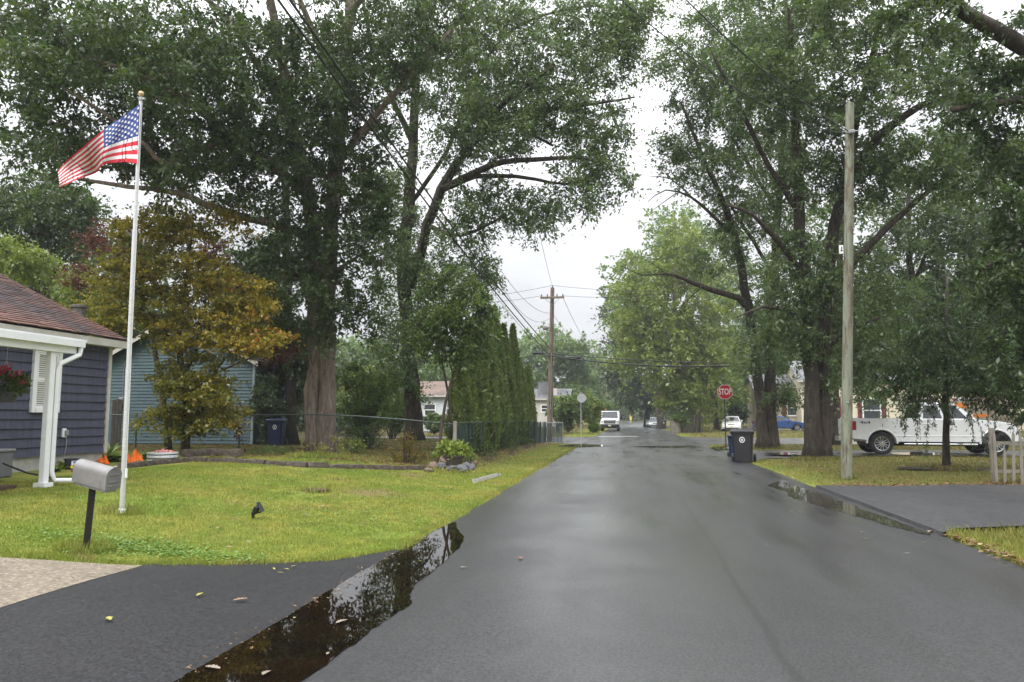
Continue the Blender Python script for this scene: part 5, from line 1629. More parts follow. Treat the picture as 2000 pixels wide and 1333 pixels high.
# white porch roof, beam, post, downspout
pb = ground(84, 951)
PXX, PYY = pb.x, pb.y
bz = P(110, 690, 12.6)[2]
mb = MB(); mb.box((PXX + .02, (PYY + .45 + HY0) / 2, bz + .10), (.14, PYY + .45 - HY0, .22)); mb.box((PXX + .13, (PYY + .55 + HY0) / 2, bz + .16), (.09, PYY + .55 - HY0 , .11))
to(mb.build('porch_beam', M_WHITE, h1))
mb = MB(); mb.add([(PXX + .16, HY0, bz + .24), (PXX + .16, PYY + .60, bz + .24), (HX, PYY + .60, bz + .52), (HX, HY0, bz + .52), (PXX + .16, HY0, bz + .20), (PXX + .16, PYY + .60, bz + .20), (HX, PYY + .60, bz + .46), (HX, HY0, bz + .46)],
                  [(0, 1, 2, 3), (4, 5, 6, 7), (0, 1, 5, 4), (1, 2, 6, 5), (2, 3, 7, 6)])
to(mb.build('porch_roof', M_WHITE, h1))
mb = MB(); mb.bbox((PXX, PYY, (pb.z + bz) / 2), (.11, .11, bz - pb.z), .012); mb.box((PXX, PYY, pb.z + .03), (.2, .2, .07)); to(mb.build('porch_post', M_WHITE, h1))
g2 = Vector((PXX + .13, PYY + .50, bz + .10))
mb = MB()
ds = [(g2.x, g2.y, g2.z), (g2.x, g2.y - .02, g2.z - .12), (PXX + .06, PYY + .13, g2.z - .30), (PXX + .05, PYY + .105, g2.z - .42), (PXX + .05, PYY + .105, pb.z + .22), (PXX + .08, PYY + .15, pb.z + .09), (PXX + .30, PYY + .42, pb.z + .07), (PXX + .34, PYY + .70, pb.z + .055)]
mb.tube(ds, .040, 8)
to(mb.build('downspout', M_WHITE, h1))

# ---- blue house behind it
BY = 28.2
bl, br = atY(196, 800, BY).x, atY(494, 800, BY).x
zb = tz(br - 1, BY)
bbase = atY(494, 868, BY).z
h2 = empty('blue_house', ((bl + br) / 2, BY, bbase)); O2 = Vector(((bl + br) / 2, BY, bbase))
tag(h2, 'small light blue clapboard house behind the yellow maple', 'house')
eave2 = atY(217, 704, BY).z - .02
rdg = Vector(((bl + br) / 2, BY, eave2 + (br - bl) / 2 * .54))
def to2(o): o.location = Vector(o.location) - O2; return o
mb = MB(); mb.add([(bl, BY + .03, bbase), (br, BY + .03, bbase), (br, BY + .03, eave2), (rdg.x, BY + .03, rdg.z), (bl, BY + .03, eave2),
                   (bl, BY + 4, bbase), (br, BY + 4, bbase), (br, BY + 4, eave2), (rdg.x, BY + 4, rdg.z), (bl, BY + 4, eave2)],
                  [(0, 1, 2, 3, 4), (5, 6, 7, 8, 9), (1, 6, 7, 2), (0, 5, 9, 4)])
to2(mb.build('wall', M_BLUE, h2))
mb = MB(); mb.box(((bl + br) / 2, BY + 2.0, bbase - .2), (br - bl - .04, 3.9, .5)); to2(mb.build('foundation', M_CONC, h2))
E2 = .135
pm2 = plank_mesh(br - bl, E2, 'x', M_BLUE, .042)
z = bbase + .02
while z < eave2 - E2:
    o = link('plank', pm2, h2); o.location = (bl - O2.x, .03, z - O2.z); z += E2
while z < rdg.z - .2:                            # shorter boards in the gable
    hw = (rdg.z - z - E2) / .54
    if hw < .2: break
    o = link('plank', plank_mesh(2 * hw, E2, 'x', M_BLUE, .042), h2); o.location = (rdg.x - hw - O2.x, .03, z - O2.z); z += E2
mb = MB()
ov = .35
for s in (-1, 1):
    ex = rdg.x + s * ((br - bl) / 2 + .3); ez = rdg.z - ((br - bl) / 2 + .3) * .54
    mb.add([(ex, BY - ov, ez + .03), (ex, BY + 4.3, ez + .03), (rdg.x, BY + 4.3, rdg.z + .03), (rdg.x, BY - ov, rdg.z + .03)], [(0, 1, 2, 3)])
r2 = to2(mb.build('roof', mat('roof_deck2', (.08, .08, .085), .9), h2))
for s in (-1, 1):
    ex = rdg.x + s * ((br - bl) / 2 + .32); ez = rdg.z - ((br - bl) / 2 + .32) * .54
    mb = MB(); shingle_courses(mb, (ex, BY - ov - .02, ez + .045), (ex, BY + 4.3, ez + .045), (rdg.x, BY - ov - .02, rdg.z + .045), (rdg.x, BY + 4.3, rdg.z + .045), 22, .02, 36, 8 + s)
    tag(mb.build('shingles', M_ROOF2, r2), kind='stuff')
    mb = MB(); mb.add([(ex, BY - ov, ez - .16), (ex, BY - ov, ez + .028), (rdg.x, BY - ov, rdg.z + .028), (rdg.x, BY - ov, rdg.z - .16), (ex, BY - ov + .03, ez - .16), (ex, BY - ov + .03, ez + .028), (rdg.x, BY - ov + .03, rdg.z + .028), (rdg.x, BY - ov + .03, rdg.z - .16)],
                      [(0, 1, 2, 3), (4, 5, 6, 7), (0, 3, 7, 4)])
    to2(mb.build('rake_board', M_OFFW, h2))
mb = MB(); mb.box((br + .01, BY - .01, (bbase + eave2) / 2), (.1, .10, eave2 - bbase)); to2(mb.build('corner_trim', mat('blue_trim', (.22, .28, .30), .5), h2))
window(h2, atY(428, 780, BY).x, atY(428, 800, BY).z, atY(428, 742, BY).z, .75, BY, blind=False, axis_='x', frame_m=M_OFFW, org=tuple(O2))
mp = atY(237, 785, BY - .1)
mb = MB(); mb.bbox((mp.x, BY - .09, mp.z), (.22, .14, .36), .02); me_ = to2(mb.build('electric_meter', M_GREYM, h2))
mb = MB(); mb.lathe([(.085, 0), (.085, .08), (.06, .11)], 12, (mp.x, BY - .16, mp.z + .02), Matrix.Rotation(R(90), 3, 'X')); q = mb.build('meter_dial', M_GLASS, me_); q.location = (0, 0, 0)
mb = MB(); mb.cyl((mp.x + .02, BY - .06, mp.z + .18), (mp.x + .02, BY - .06, eave2 - .05), .018, 6); mb.cyl((mp.x, BY - .06, mp.z - .18), (mp.x, BY - .06, mp.z - .42), .022, 6); to2(mb.build('conduit', M_GREYM, h2))
# dark door edge of the passage between the houses
mb = MB()
gpa = ground(222, 878)
for k_ in range(3): mb.box((gpa.x - .2 + .0 + k_ * .14, gpa.y + 1.2, gpa.z + .9), (.12, .03, 1.9))
gpa = atY(228, 880, 24.0); gpa.z = tz(gpa.x, 24.0)
bf = empty('board_gate', tuple(gpa)); tag(bf, 'dark weathered board gate between the grey and blue houses', 'gate')
for k_ in range(3):
    mb = MB(); mb.box((-.2 + k_ * .13, 0, .85 + .03 * (k_ % 2)), (.12, .03, 1.75)); mb.build('board', mat('dark_board', (.045, .036, .03), .8, var=.3, vs=6), bf)

# ---- houses across the crossing
def far_house(name, label, x0, x1, y0, depth, z0, wall_h, slope, siding, roofm, wins, shutter=True, exposure=.2, ridge='x', trim=None, doors=(), over=.4):
    root = empty(name, ((x0 + x1) / 2, y0, z0)); O = Vector(((x0 + x1) / 2, y0, z0)); tag(root, label, 'house')
    def to_(o): o.location = Vector(o.location) - O; return o
    mb = MB(); mb.box(((x0 + x1) / 2, y0 + depth / 2 + .03, z0 + wall_h / 2), (x1 - x0, depth, wall_h)); to_(mb.build('wall', siding, root))
    pmx = plank_mesh(x1 - x0, exposure, 'x', siding, .03)
    z = z0 + .15
    while z < z0 + wall_h - exposure * .5:
        o = link('plank', pmx, root); o.location = (x0 - O.x, .03, z - O.z); z += exposure
    ez = z0 + wall_h
    if ridge == 'x':
        rz = ez + (depth / 2 + over) * slope
        a = [(x0 - over, y0 - over, ez - .02), (x1 + over, y0 - over, ez - .02), (x1 + over, y0 + depth / 2, rz), (x0 - over, y0 + depth / 2, rz), (x0 - over, y0 + depth + over, ez), (x1 + over, y0 + depth + over, ez)]
        mb = MB(); mb.add(a, [(0, 1, 2, 3), (3, 2, 5, 4)]); r_ = to_(mb.build('roof', roofm, root))
        mb = MB(); shingle_courses(mb, (a[0][0], a[0][1] - .03, a[0][2] + .01), (a[1][0], a[1][1] - .03, a[1][2] + .01), (a[3][0], a[3][1], rz + .012), (a[2][0], a[2][1], rz + .012), 14, .03, 40, 3); tag(mb.build('shingles', roofm, r_), kind='stuff')
        mb = MB(); mb.add([(x0, y0 + .03, ez), (x0, y0 + depth, ez), (x0, y0 + depth / 2, rz - .1)], [(0, 1, 2)]); to_(mb.build('gable', siding, root)); mb = MB(); mb.add([(x1, y0 + .03, ez), (x1, y0 + depth, ez), (x1, y0 + depth / 2, rz - .1)], [(0, 1, 2)]); to_(mb.build('gable', siding, root))
        mb = MB(); mb.box(((x0 + x1) / 2, y0 - over - .02, ez - .10), (x1 - x0 + 2 * over, .04, .18)); to_(mb.build('fascia', trim or M_OFFW, root))
    for (cx, za, zb_, w) in wins:
        wr = window(root, cx, za, zb_, w, y0, blind=False, axis_='x', org=tuple(O), tw=.09)
        if shutter:
            for s in (-1, 1):
                mb = MB(); mb.bbox((cx + s * (w / 2 + .33) - O.x, -.05, (za + zb_) / 2 - O.z), (.42, .04, zb_ - za + .1), .01); mb.build('shutter', M_SHUT, root)
    return root
CY_ = 79.0
c0, c1 = atY(1566, 820, CY_).x, atY(2010, 820, CY_).x
zc0 = tz(c0, CY_)
def zr(py): return atY(1700, py, CY_).z
far_house('cream_house', 'cream clapboard house with maroon shutters behind the white pickup', c0, c1, CY_, 8, zc0, zr(742) - zc0, .5, M_CREAM, M_ROOF2,
          [(atY(1616, 790, CY_).x, zr(814), zr(776), 1.5), (atY(1702, 790, CY_).x, zr(824), zr(780), 1.6), (atY(1800, 790, CY_).x, zr(824), zr(780), 1.6), (atY(1890, 790, CY_).x, zr(824), zr(780), 1.6)])
CY2 = 81.5
t0, t1 = atY(1478, 820, CY2).x, c0 - .05
far_house('tan_house_wing', 'tan clapboard wing left of the cream house', t0, t1, CY2, 6, zc0, zr(752) - zc0, .4, M_TANS, M_ROOF2, [(atY(1550, 790, CY2).x, atY(1550, 812, CY2).z, atY(1550, 782, CY2).z, 1.3)])
# pale house far left behind the hedge
PY_ = 66.0
p0, p1 = atY(806, 820, PY_).x, atY(884, 820, PY_).x
far_house('pale_house', 'pale blue house with tan roof seen between trunk and hedge', p0, p1, PY_, 7, .1, atY(830, 772, PY_).z - .1, .35, M_PALE, M_ROOF3, [(atY(840, 800, PY_).x, atY(840, 812, PY_).z, atY(840, 790, PY_).z, 1.0)], shutter=False)
# house with a dormer behind the pole
DY = 98.0
d0, d1 = atY(1040, 800, DY).x, atY(1108, 800, DY).x
hh_ = far_house('distant_house', 'distant cream house with grey dormer behind the utility pole', d0, d1, DY, 7, .1, atY(1070, 779, DY).z - .1, .35, M_OFFW, M_ROOF2, [(atY(1064, 800, DY).x, atY(1064, 805, DY).z, atY(1064, 792, DY).z, .9)], shutter=False)
dm = atY(1066, 762, DY + 2.0)
mb = MB(); mb.box((dm.x - hh_.location.x, 2.0, dm.z - hh_.location.z), (1.9, 2.2, 2.0)); mb.build('dormer', M_ROOF2, hh_)
mb = MB(); mb.box((atY(1085, 768, DY + 1).x - hh_.location.x, 1.0, atY(1085, 768, DY + 1).z - hh_.location.z), (.5, .5, 1.2)); mb.build('chimney', M_OFFW, hh_)
# low wooden fence and white trailer glimpsed behind the back yard and the parked cars
wf = atY(512, 835, 44)
rt = empty('board_fence', (wf.x, 40.0, tz(wf.x, 40))); tag(rt, 'brown board fence behind the blue house corner', 'fence')
for k_ in range(26):
    mb = MB(); mb.box((-1.6 + k_ * .15, 0, .75 + random.uniform(-.03, .03)), (.135, .03, 1.5)); mb.build('board', mat('brown_board', (.10, .065, .045), .8, var=.3, vs=5), rt)
# ------------------------------------------------------------------ poles, wires, signs, fences, bins, mailbox, flag
def wood_pole_mat(name, c1, c2, c3):
    m, n, l, p = _nodes(name)
    v = coords(n, l, 'World', (1, 1, .10))
    f = noise(n, l, v, 12, 8, .78, .8)
    g = noise(n, l, coords(n, l, 'World', (1, 1, .3)), 5, 5, .6, .8)
    c = mixrgb(n, l, maprange(n, l, f, .35, .65, 0, 1), c1, c2)
    c = mixrgb(n, l, maprange(n, l, g, .48, .62, 0, .85), c, c3)
    ck = noise(n, l, coords(n, l, 'World', (1, 1, .03)), 34, 4, .6)
    c = mixrgb(n, l, maprange(n, l, ck, .60, .66, 0, .8), c, tuple(q * .35 for q in c3))
    l.new(c, p.inputs['Base Color']); p.inputs['Roughness'].default_value = .75
    b = N(n, 'ShaderNodeBump', Strength=.5, Distance=.01); l.new(f, b.inputs['Height']); l.new(b.outputs[0], p.inputs['Normal'])
    return m
M_POLE_G = wood_pole_mat('treated_pole', (.155, .175, .125), (.27, .28, .215), (.12, .09, .06))
M_POLE_B = wood_pole_mat('brown_pole', (.16, .12, .09), (.30, .24, .19), (.10, .075, .055))
M_WIRE = mat('cable', (.018, .018, .019), .5, var=.1)
M_INSUL = mat('insulator', (.16, .15, .14), .3, var=.1)

# big treated pole on the right verge
b0 = ground(1653, 936); t0 = P(1660, 203, 18.9)
pole = empty('wooden_pole', tuple(b0)); tag(pole, 'bare greenish treated timber pole on the right verge', 'pole')
mb = MB(); n_ = 14
pts = [Vector(b0).lerp(Vector(t0), i / n_) - Vector(b0) for i in range(n_ + 1)]; pts[0].z -= .3
mb.tube(pts, [.135 - .035 * i / n_ for i in range(n_ + 1)], 18, wob=ridged(4, .02)); o = mb.build('shaft', M_POLE_G, pole, True)
for k_, (py_, dx_) in enumerate(((640, .03), (700, -.05), (760, .06), (560, -.03), (840, .02))):
    q_ = Vector(b0).lerp(Vector(t0), (936 - py_) / 733) - Vector(b0)
    mb = MB(); mb.cyl(q_ + Vector((dx_, -.118, 0)), q_ + Vector((dx_, -.14, .004)), .010, 6); mb.build('nail', M_GREYM, pole)
q_ = Vector(b0).lerp(Vector(t0), .2) - Vector(b0); mb = MB(); mb.bbox(q_ + Vector((-.02, -.135, 0)), (.07, .006, .05), .002); mb.build('metal_tag', M_GREYM, pole)
bp = P(1663, 258, 18.7)
mb = MB(); mb.bbox(Vector(bp) - Vector(b0), (.16, .10, .10), .02); mb.cyl(Vector(bp) - Vector(b0) + Vector((-.22, 0, .02)), Vector(bp) - Vector(b0) + Vector((.2, 0, .02)), .012, 6); mb.build('bracket', M_GREYM, pole)
wp = P(1643, 488, 18.6)
mb = MB(); mb.bbox(Vector(wp) - Vector(b0), (.10, .03, .22), .008); nb = mb.build('number_plate', M_WHITE, pole)
mb = MB(); mb.box(Vector(wp) - Vector(b0) + Vector((0, -.018, .01)), (.022, .004, .13), Matrix.Rotation(.18, 3, 'Y')); mb.box(Vector(wp) - Vector(b0) + Vector((.015, -.018, -.03)), (.05, .004, .02)); mb.build('mark', M_BLACKP, nb)

def utility_pole(label, base, top, r0, r1, arm_w=1.5, arm_dz=.62, lamp=False, name='utility_pole', arm_dir=(1, 0, 0)):
    root = empty(name, tuple(base)); tag(root, label, 'utility pole')
    B = Vector(base); T = Vector(top) - B
    mb = MB(); pts = [T * (i / 8) for i in range(9)]; pts[0] = Vector((0, 0, -.3)); mb.tube(pts, [r0 + (r1 - r0) * i / 8 for i in range(9)], 12); mb.build('shaft', M_POLE_B, root, True)
    if arm_w:
        ad = Vector(arm_dir).normalized(); ca = T - Vector((0, 0, arm_dz))
        q = Matrix.Rotation(math.atan2(ad.y, ad.x), 3, 'Z')
        mb = MB(); mb.bbox(ca + Vector((0, -.16, 0)), (arm_w, .10, .13), .01, q); arm = mb.build('crossarm', M_POLE_B, root)
        mb = MB()
        for s in (-1, 1): mb.cyl(ca + ad * (s * .45) + Vector((0, -.16, -.05)), ca + Vector((0, -.12, -.5)), .014, 5)
        mb.build('brace', M_GREYM, arm)
        for f_ in (-.44, -.2, .2, .44):
            mb = MB(); mb.lathe([(.02, 0), (.05, .04), (.035, .07), (.05, .11), (.02, .15)], 8, ca + ad * (f_ * arm_w) + Vector((0, -.16, .07))); mb.build('insulator', M_INSUL, root, True)
        mb = MB(); mb.lathe([(.02, 0), (.05, .04), (.035, .07), (.05, .11), (.02, .15)], 8, T); mb.build('insulator', M_INSUL, root, True)
    return root
bU = Vector(ground(1073, 862)); tU = Vector(P(1079, 562, 46.5))
utility_pole('tall brown utility pole with crossarm at the hedge corner', bU, tU, .19, .12, 1.5, .66)
pu = bpy.data.objects['utility_pole']
# street lamp on the pole
la = Vector(P(1075, 634, 46.5)) - bU; lb_ = Vector(P(1066, 640, 44.5)) - bU
mb = MB(); mb.tube([la, la.lerp(lb_, .5) + Vector((0, 0, .12)), lb_], .025, 6); arm = mb.build('lamp_arm', M_GREYM, pu)
mb = MB(); mb.lathe([(.05, -.16), (.16, -.10), (.15, 0), (.06, .06)], 12, lb_, sx=1.3); mb.build('lamp_head', M_INSUL, arm, True)
mb = MB(); mb.cyl(Vector(P(1076, 800, 46.3)) - bU + Vector((0, -.2, 0)), Vector(P(1078, 690, 46.3)) - bU + Vector((0, -.18, 0)), .03, 6); mb.build('conduit', M_GREYM, pu)

b2 = Vector(P(1170, 822, 120)); utility_pole('slim utility pole farther along the left kerb', b2, Vector(P(1172, 672, 120)), .16, .1, 0)
b3 = Vector(P(1193, 824, 165)); utility_pole('distant pole with a white transformer can', b3, Vector(P(1193, 740, 165)), .16, .12, 0)
mb = MB(); mb.lathe([(.3, 0), (.32, .1), (.32, 1.3), (.2, 1.45)], 12, Vector(P(1182, 737, 164)) - b3); mb.build('transformer', M_WHITE, [o for o in bpy.data.objects if o.name.startswith('utility_pole')][-1], True)
b4 = Vector(P(1186, 824, 165)); utility_pole('thin dark pole beside the transformer pole', b4, Vector(P(1185, 728, 165)), .16, .12, 0)
b5 = Vector(P(1232, 824, 215)); utility_pole('farthest pole with a yellow base guard', b5, Vector(P(1232, 776, 215)), .2, .15, 0)
mb = MB(); mb.lathe([(.32, 0), (.32, 2.0), (.25, 2.1)], 10); yg = mb.build('guard', mat('yellow_guard', (.65, .5, .03), .5), [o for o in bpy.data.objects if o.name.startswith('utility_pole')][-1], True)

def wire(label, a, b, sag, r=.012, n=22, cat='cable', via=None):
    a, b = Vector(a), Vector(b)
    mb = MB()
    pts = []
    for i in range(n + 1):
        t = i / n
        p = a.lerp(b, t); p.z -= sag * 4 * t * (1 - t); pts.append(p)
    mb.tube(pts, r, 6, cap=True)
    o = mb.build('overhead_cable', M_WIRE, None, True)
    tag(o, label, cat, 'overhead cables')
    return o
wA = P(1073, 694, 46.2); wB = P(1075, 681, 46.2)
wire('thick lower cable slanting across the oaks to the utility pole', P(500, -60, 13.2), wA, .35, .026)
wire('thick upper cable slanting across the oaks to the utility pole', P(538, -40, 12.4), wB, .35, .026)
wire('thin cable running just under the thick pair', P(520, -60, 13.6), P(1073, 700, 46.2), .5, .009)
wire('cable from the right timber pole up over the street', P(1280, -60, 12.5), P(1660, 258, 18.8), .25, .013)
wire('second cable from the right timber pole passing over the street', P(1180, -30, 11.5), P(1658, 262, 18.8), .5, .010)
arm_l, arm_r = Vector(P(1058, 578, 46.3)), Vector(P(1098, 578, 46.3))
wire('top wire running left from the pole head', P(900, 585, 52), P(1079, 558, 46.5), .1, .011)
wire('second wire running left from the crossarm', P(880, 590, 52), arm_l, .2, .011)
wire('top wire running right from the pole head', P(1079, 558, 46.5), P(1300, 570, 44), .1, .011)
wire('second wire running right from the crossarm', arm_r, P(1320, 570, 44), .2, .011)
wire('wire sagging away down the street from the crossarm', arm_r, P(1172, 674, 120), 1.6, .014)
wire('lower wire sagging away down the street', P(1077, 610, 46.5), P(1172, 690, 120), 1.2, .014)
wire('looping wire down to the left from below the crossarm', P(960, 500, 30), P(1074, 612, 46.4), .6, .010)
wire('second looping wire down to the left below the crossarm', P(945, 490, 30), P(1074, 622, 46.4), 1.2, .010)
wire('thin wire rising steeply from the pole top', P(1050, 440, 26), P(1079, 560, 46.5), .1, .009)
wire('heavy paired cable crossing the street to the right, upper strand', P(1045, 688, 47), P(1425, 710, 40), .12, .028)
wire('heavy paired cable crossing the street to the right, lower strand', P(1045, 690, 47), P(1425, 715, 40), .30, .050)
wire('back-yard wire seen between the oak trunks, upper', P(640, 722, 58), P(775, 707, 58), .1, .014)
wire('back-yard wire seen between the oak trunks, lower', P(640, 728, 58), P(775, 716, 58), .1, .014)
for lb, px, py, d in (('black splice case hanging on the cable right of the pole', 1122, 699, 46.2), ('black splice case hanging on the cable left of the pole', 1050, 690, 46.8)):
    q = Vector(P(px, py, d)); mb = MB(); mb.tube([(-.38, 0, .03), (-.34, 0, 0), (.34, 0, 0), (.38, 0, .03)], [.02, .085, .085, .02], 10)
    o = mb.build('splice_case', M_BLACKP, None, True); o.location = q; tag(o, lb, 'cable box', 'splice cases on the cable')

# ---- stop signs
M_RED = mat('sign_red', (.50, .012, .022), .35, var=.06)
M_SIGNBACK = mat('sign_back', (.42, .43, .44), .4, .5, var=.08)
def stop_sign(label, base, centre, r, front, yaw=0.0):
    root = empty('stop_sign', tuple(base)); tag(root, label, 'stop sign')
    B = Vector(base); C = Vector(centre) - B
    mb = MB(); mb.box((0, .02, C.z / 2 + .25), (.06, .03, C.z + .5)); mb.build('post', mat('green_post', (.055, .065, .05), .6, .2) if front else M_SIGNBACK, root)
    q = Matrix.Rotation(yaw, 3, 'Z')
    def octa(rr): return [(rr * math.cos(R(22.5 + 45 * k)), rr * math.sin(R(22.5 + 45 * k))) for k in range(8)]
    plate = empty('plate_frame')
    mb = MB(); mb.prism(octa(r), -.006, .006, 'y'); pl = mb.build('plate', M_WHITE if front else M_SIGNBACK, root); pl.location = C + Vector((0, -.01, 0)); pl.rotation_euler = (0, 0, yaw)
    bpy.data.objects.remove(plate)
    if front:
        mb = MB(); mb.prism(octa(r * .94), -.010, -.0065, 'y'); mb.build('red_face', M_RED, pl)
        me = text_mesh('lettering', 'STOP', r * .98, M_WHITE, bold=.006)
        o = link('lettering', me, pl); o.rotation_euler = (R(90), 0, 0); o.location = (0, -.0125, 0); o.scale = (.68, 1.10, 1)
    return root
sb = ground(1418, 878)
sb = Vector(P(1418, 876, 37)); sb.z = tz(sb.x, sb.y)
stop_sign('red octagonal stop sign on a dark post behind the bins', sb, P(1416, 766, 37), .385, True)
sb2 = ground(1135, 843); d2 = 62
sb2 = Vector(P(1135, 850, 60)); sb2.z = tz(sb2.x, sb2.y)
stop_sign('back of a grey stop sign on the far left corner', sb2, P(1136, 778, 60), .385, False)

# ---- wheeled bins
def wheeled_bin(label, loc, rz, body_m, lid_m, emblem=True, s=1.0, emblem_m=None, name='wheeled_bin', group=None):
    root = empty(name, tuple(loc), rz); tag(root, label, 'bin', group)
    root.scale = (s, s, s)
    def ring(w, d, z, yo=0): return [(-w / 2, -d / 2 + yo, z), (w / 2, -d / 2 + yo, z), (w / 2, d / 2 + yo, z), (-w / 2, d / 2 + yo, z)]
    mb = MB()
    levels = [(.48, .50, .03), (.50, .54, .25), (.57, .64, .88), (.60, .68, .90), (.62, .70, .96), (.62, .70, 1.0)]
    vs = []; fs = []
    for w, d, z in levels:
        c = .05
        vs += [(-w / 2 + c, -d / 2, z), (w / 2 - c, -d / 2, z), (w / 2, -d / 2 + c, z), (w / 2, d / 2 - c, z), (w / 2 - c, d / 2, z), (-w / 2 + c, d / 2, z), (-w / 2, d / 2 - c, z), (-w / 2, -d / 2 + c, z)]
    for i in range(len(levels) - 1):
        for k in range(8): fs.append((i * 8 + k, i * 8 + (k + 1) % 8, (i + 1) * 8 + (k + 1) % 8, (i + 1) * 8 + k))
    fs.append(tuple(range(7, -1, -1)))
    mb.add(vs, fs); mb.build('body', body_m, root)
    mb = MB()
    mb.add([(-.33, -.38, 1.0), (.33, -.38, 1.0), (.33, .36, 1.0), (-.33, .36, 1.0), (-.32, -.36, 1.035), (.32, -.36, 1.035), (.31, .34, 1.075), (-.31, .34, 1.075), (-.24, -.1, 1.085), (.24, -.1, 1.085)],
           [(3, 2, 1, 0), (0, 1, 5, 4), (1, 2, 6, 9, 5), (2, 3, 7, 6), (3, 0, 4, 8, 7), (4, 5, 9, 8), (8, 9, 6, 7)])
    lid = mb.build('lid', lid_m, root)
    mb = MB(); mb.cyl((-.26, .40, .98), (.26, .40, .98), .018, 8); mb.box((-.24, .37, .98), (.03, .08, .03)); mb.box((.24, .37, .98), (.03, .08, .03)); mb.build('handle', body_m, root)
    for sx in (-1, 1):
        mb = MB(); q = Matrix.Rotation(R(90), 3, 'Y')
        mb.lathe([(.03, -.035), (.11, -.035), (.135, -.02), (.135, .02), (.11, .035), (.03, .035)], 16, (sx * .30, .27, .135), q); w_ = mb.build('wheel', M_BLACKP, root, True)
        mb = MB(); mb.lathe([(.02, -.04), (.07, -.042), (.07, .042), (.02, .04)], 12, (sx * .30, .27, .135), q); mb.build('rim', lid_m, w_, True)
    mb = MB(); mb.cyl((-.3, .27, .135), (.3, .27, .135), .012, 6); mb.build('axle', M_GREYM, root)
    if emblem:
        em = emblem_m or M_WHITE
        mb = MB()
        ringp = lambda r: [(r * .8 * math.cos(2 * math.pi * k / 20), r * math.sin(2 * math.pi * k / 20)) for k in range(20)]
        o_, i_ = ringp(.095), ringp(.068)
        y = -.31
        tilt = .058
        def e3(p, dy=0): z = .73 + p[1]; return (p[0], -(.27 + (z - .25) / .63 * .05) - .004 - dy, z)
        vs = [e3(p) for p in o_] + [e3(p) for p in i_]
        mb.add(vs, [(k, (k + 1) % 20, 20 + (k + 1) % 20, 20 + k) for k in range(20)])
        for pts in ([(-.018, -.045), (.0, -.05), (-.004, .03), (-.02, .045)], [(.008, -.04), (.022, -.035), (.02, .04), (.004, .02)], [(-.03, .0), (.03, .008), (.028, .018), (-.03, .01)]):
            mb.add([e3(p) for p in pts], [(0, 1, 2, 3)])
        mb.build('emblem', em, root)
    return root
M_BIN_K = mat('bin_charcoal', (.018, .018, .021), .5, var=.2, vs=4, bump=.1, bs=120)
M_BIN_B = mat('bin_blue', (.005, .014, .055), .45, var=.2, vs=4)
M_BIN_N = mat('bin_navy', (.007, .017, .065), .45, var=.2, vs=4)
gb = ground(1452, 903); wheeled_bin('charcoal wheeled bin with a round white emblem by the road edge', gb, R(-12), M_BIN_K, M_BIN_K, s=1.05).scale = (1.2, 1.1, 1.05)
gb2 = ground(1425, 894); wheeled_bin('blue wheeled recycling bin half hidden behind the charcoal bin', gb2 + Vector((.22, .2, 0)), R(-8), M_BIN_B, M_BIN_B, emblem=False, s=.82)
bl3 = Vector(P(540, 868, 29)); bl3.z = tz(bl3.x, bl3.y); wheeled_bin('navy blue wheeled bin standing behind the chain-link fence', bl3, R(10), M_BIN_N, M_BIN_N, s=1.0)
bk = Vector(P(497, 868, 29.5)); bk.z = tz(bk.x, bk.y); wheeled_bin('black bin just past the blue house corner', bk + Vector((.25, .9, 0)), R(-20), M_BLACKP, M_BLACKP, emblem=False, s=.75)
fb = Vector(P(1297, 838, 93)); fb.z = tz(fb.x, fb.y); wheeled_bin('dark wheeled bin beside the parked silver car', fb, R(-5), M_BIN_K, M_BIN_K, s=1.05)

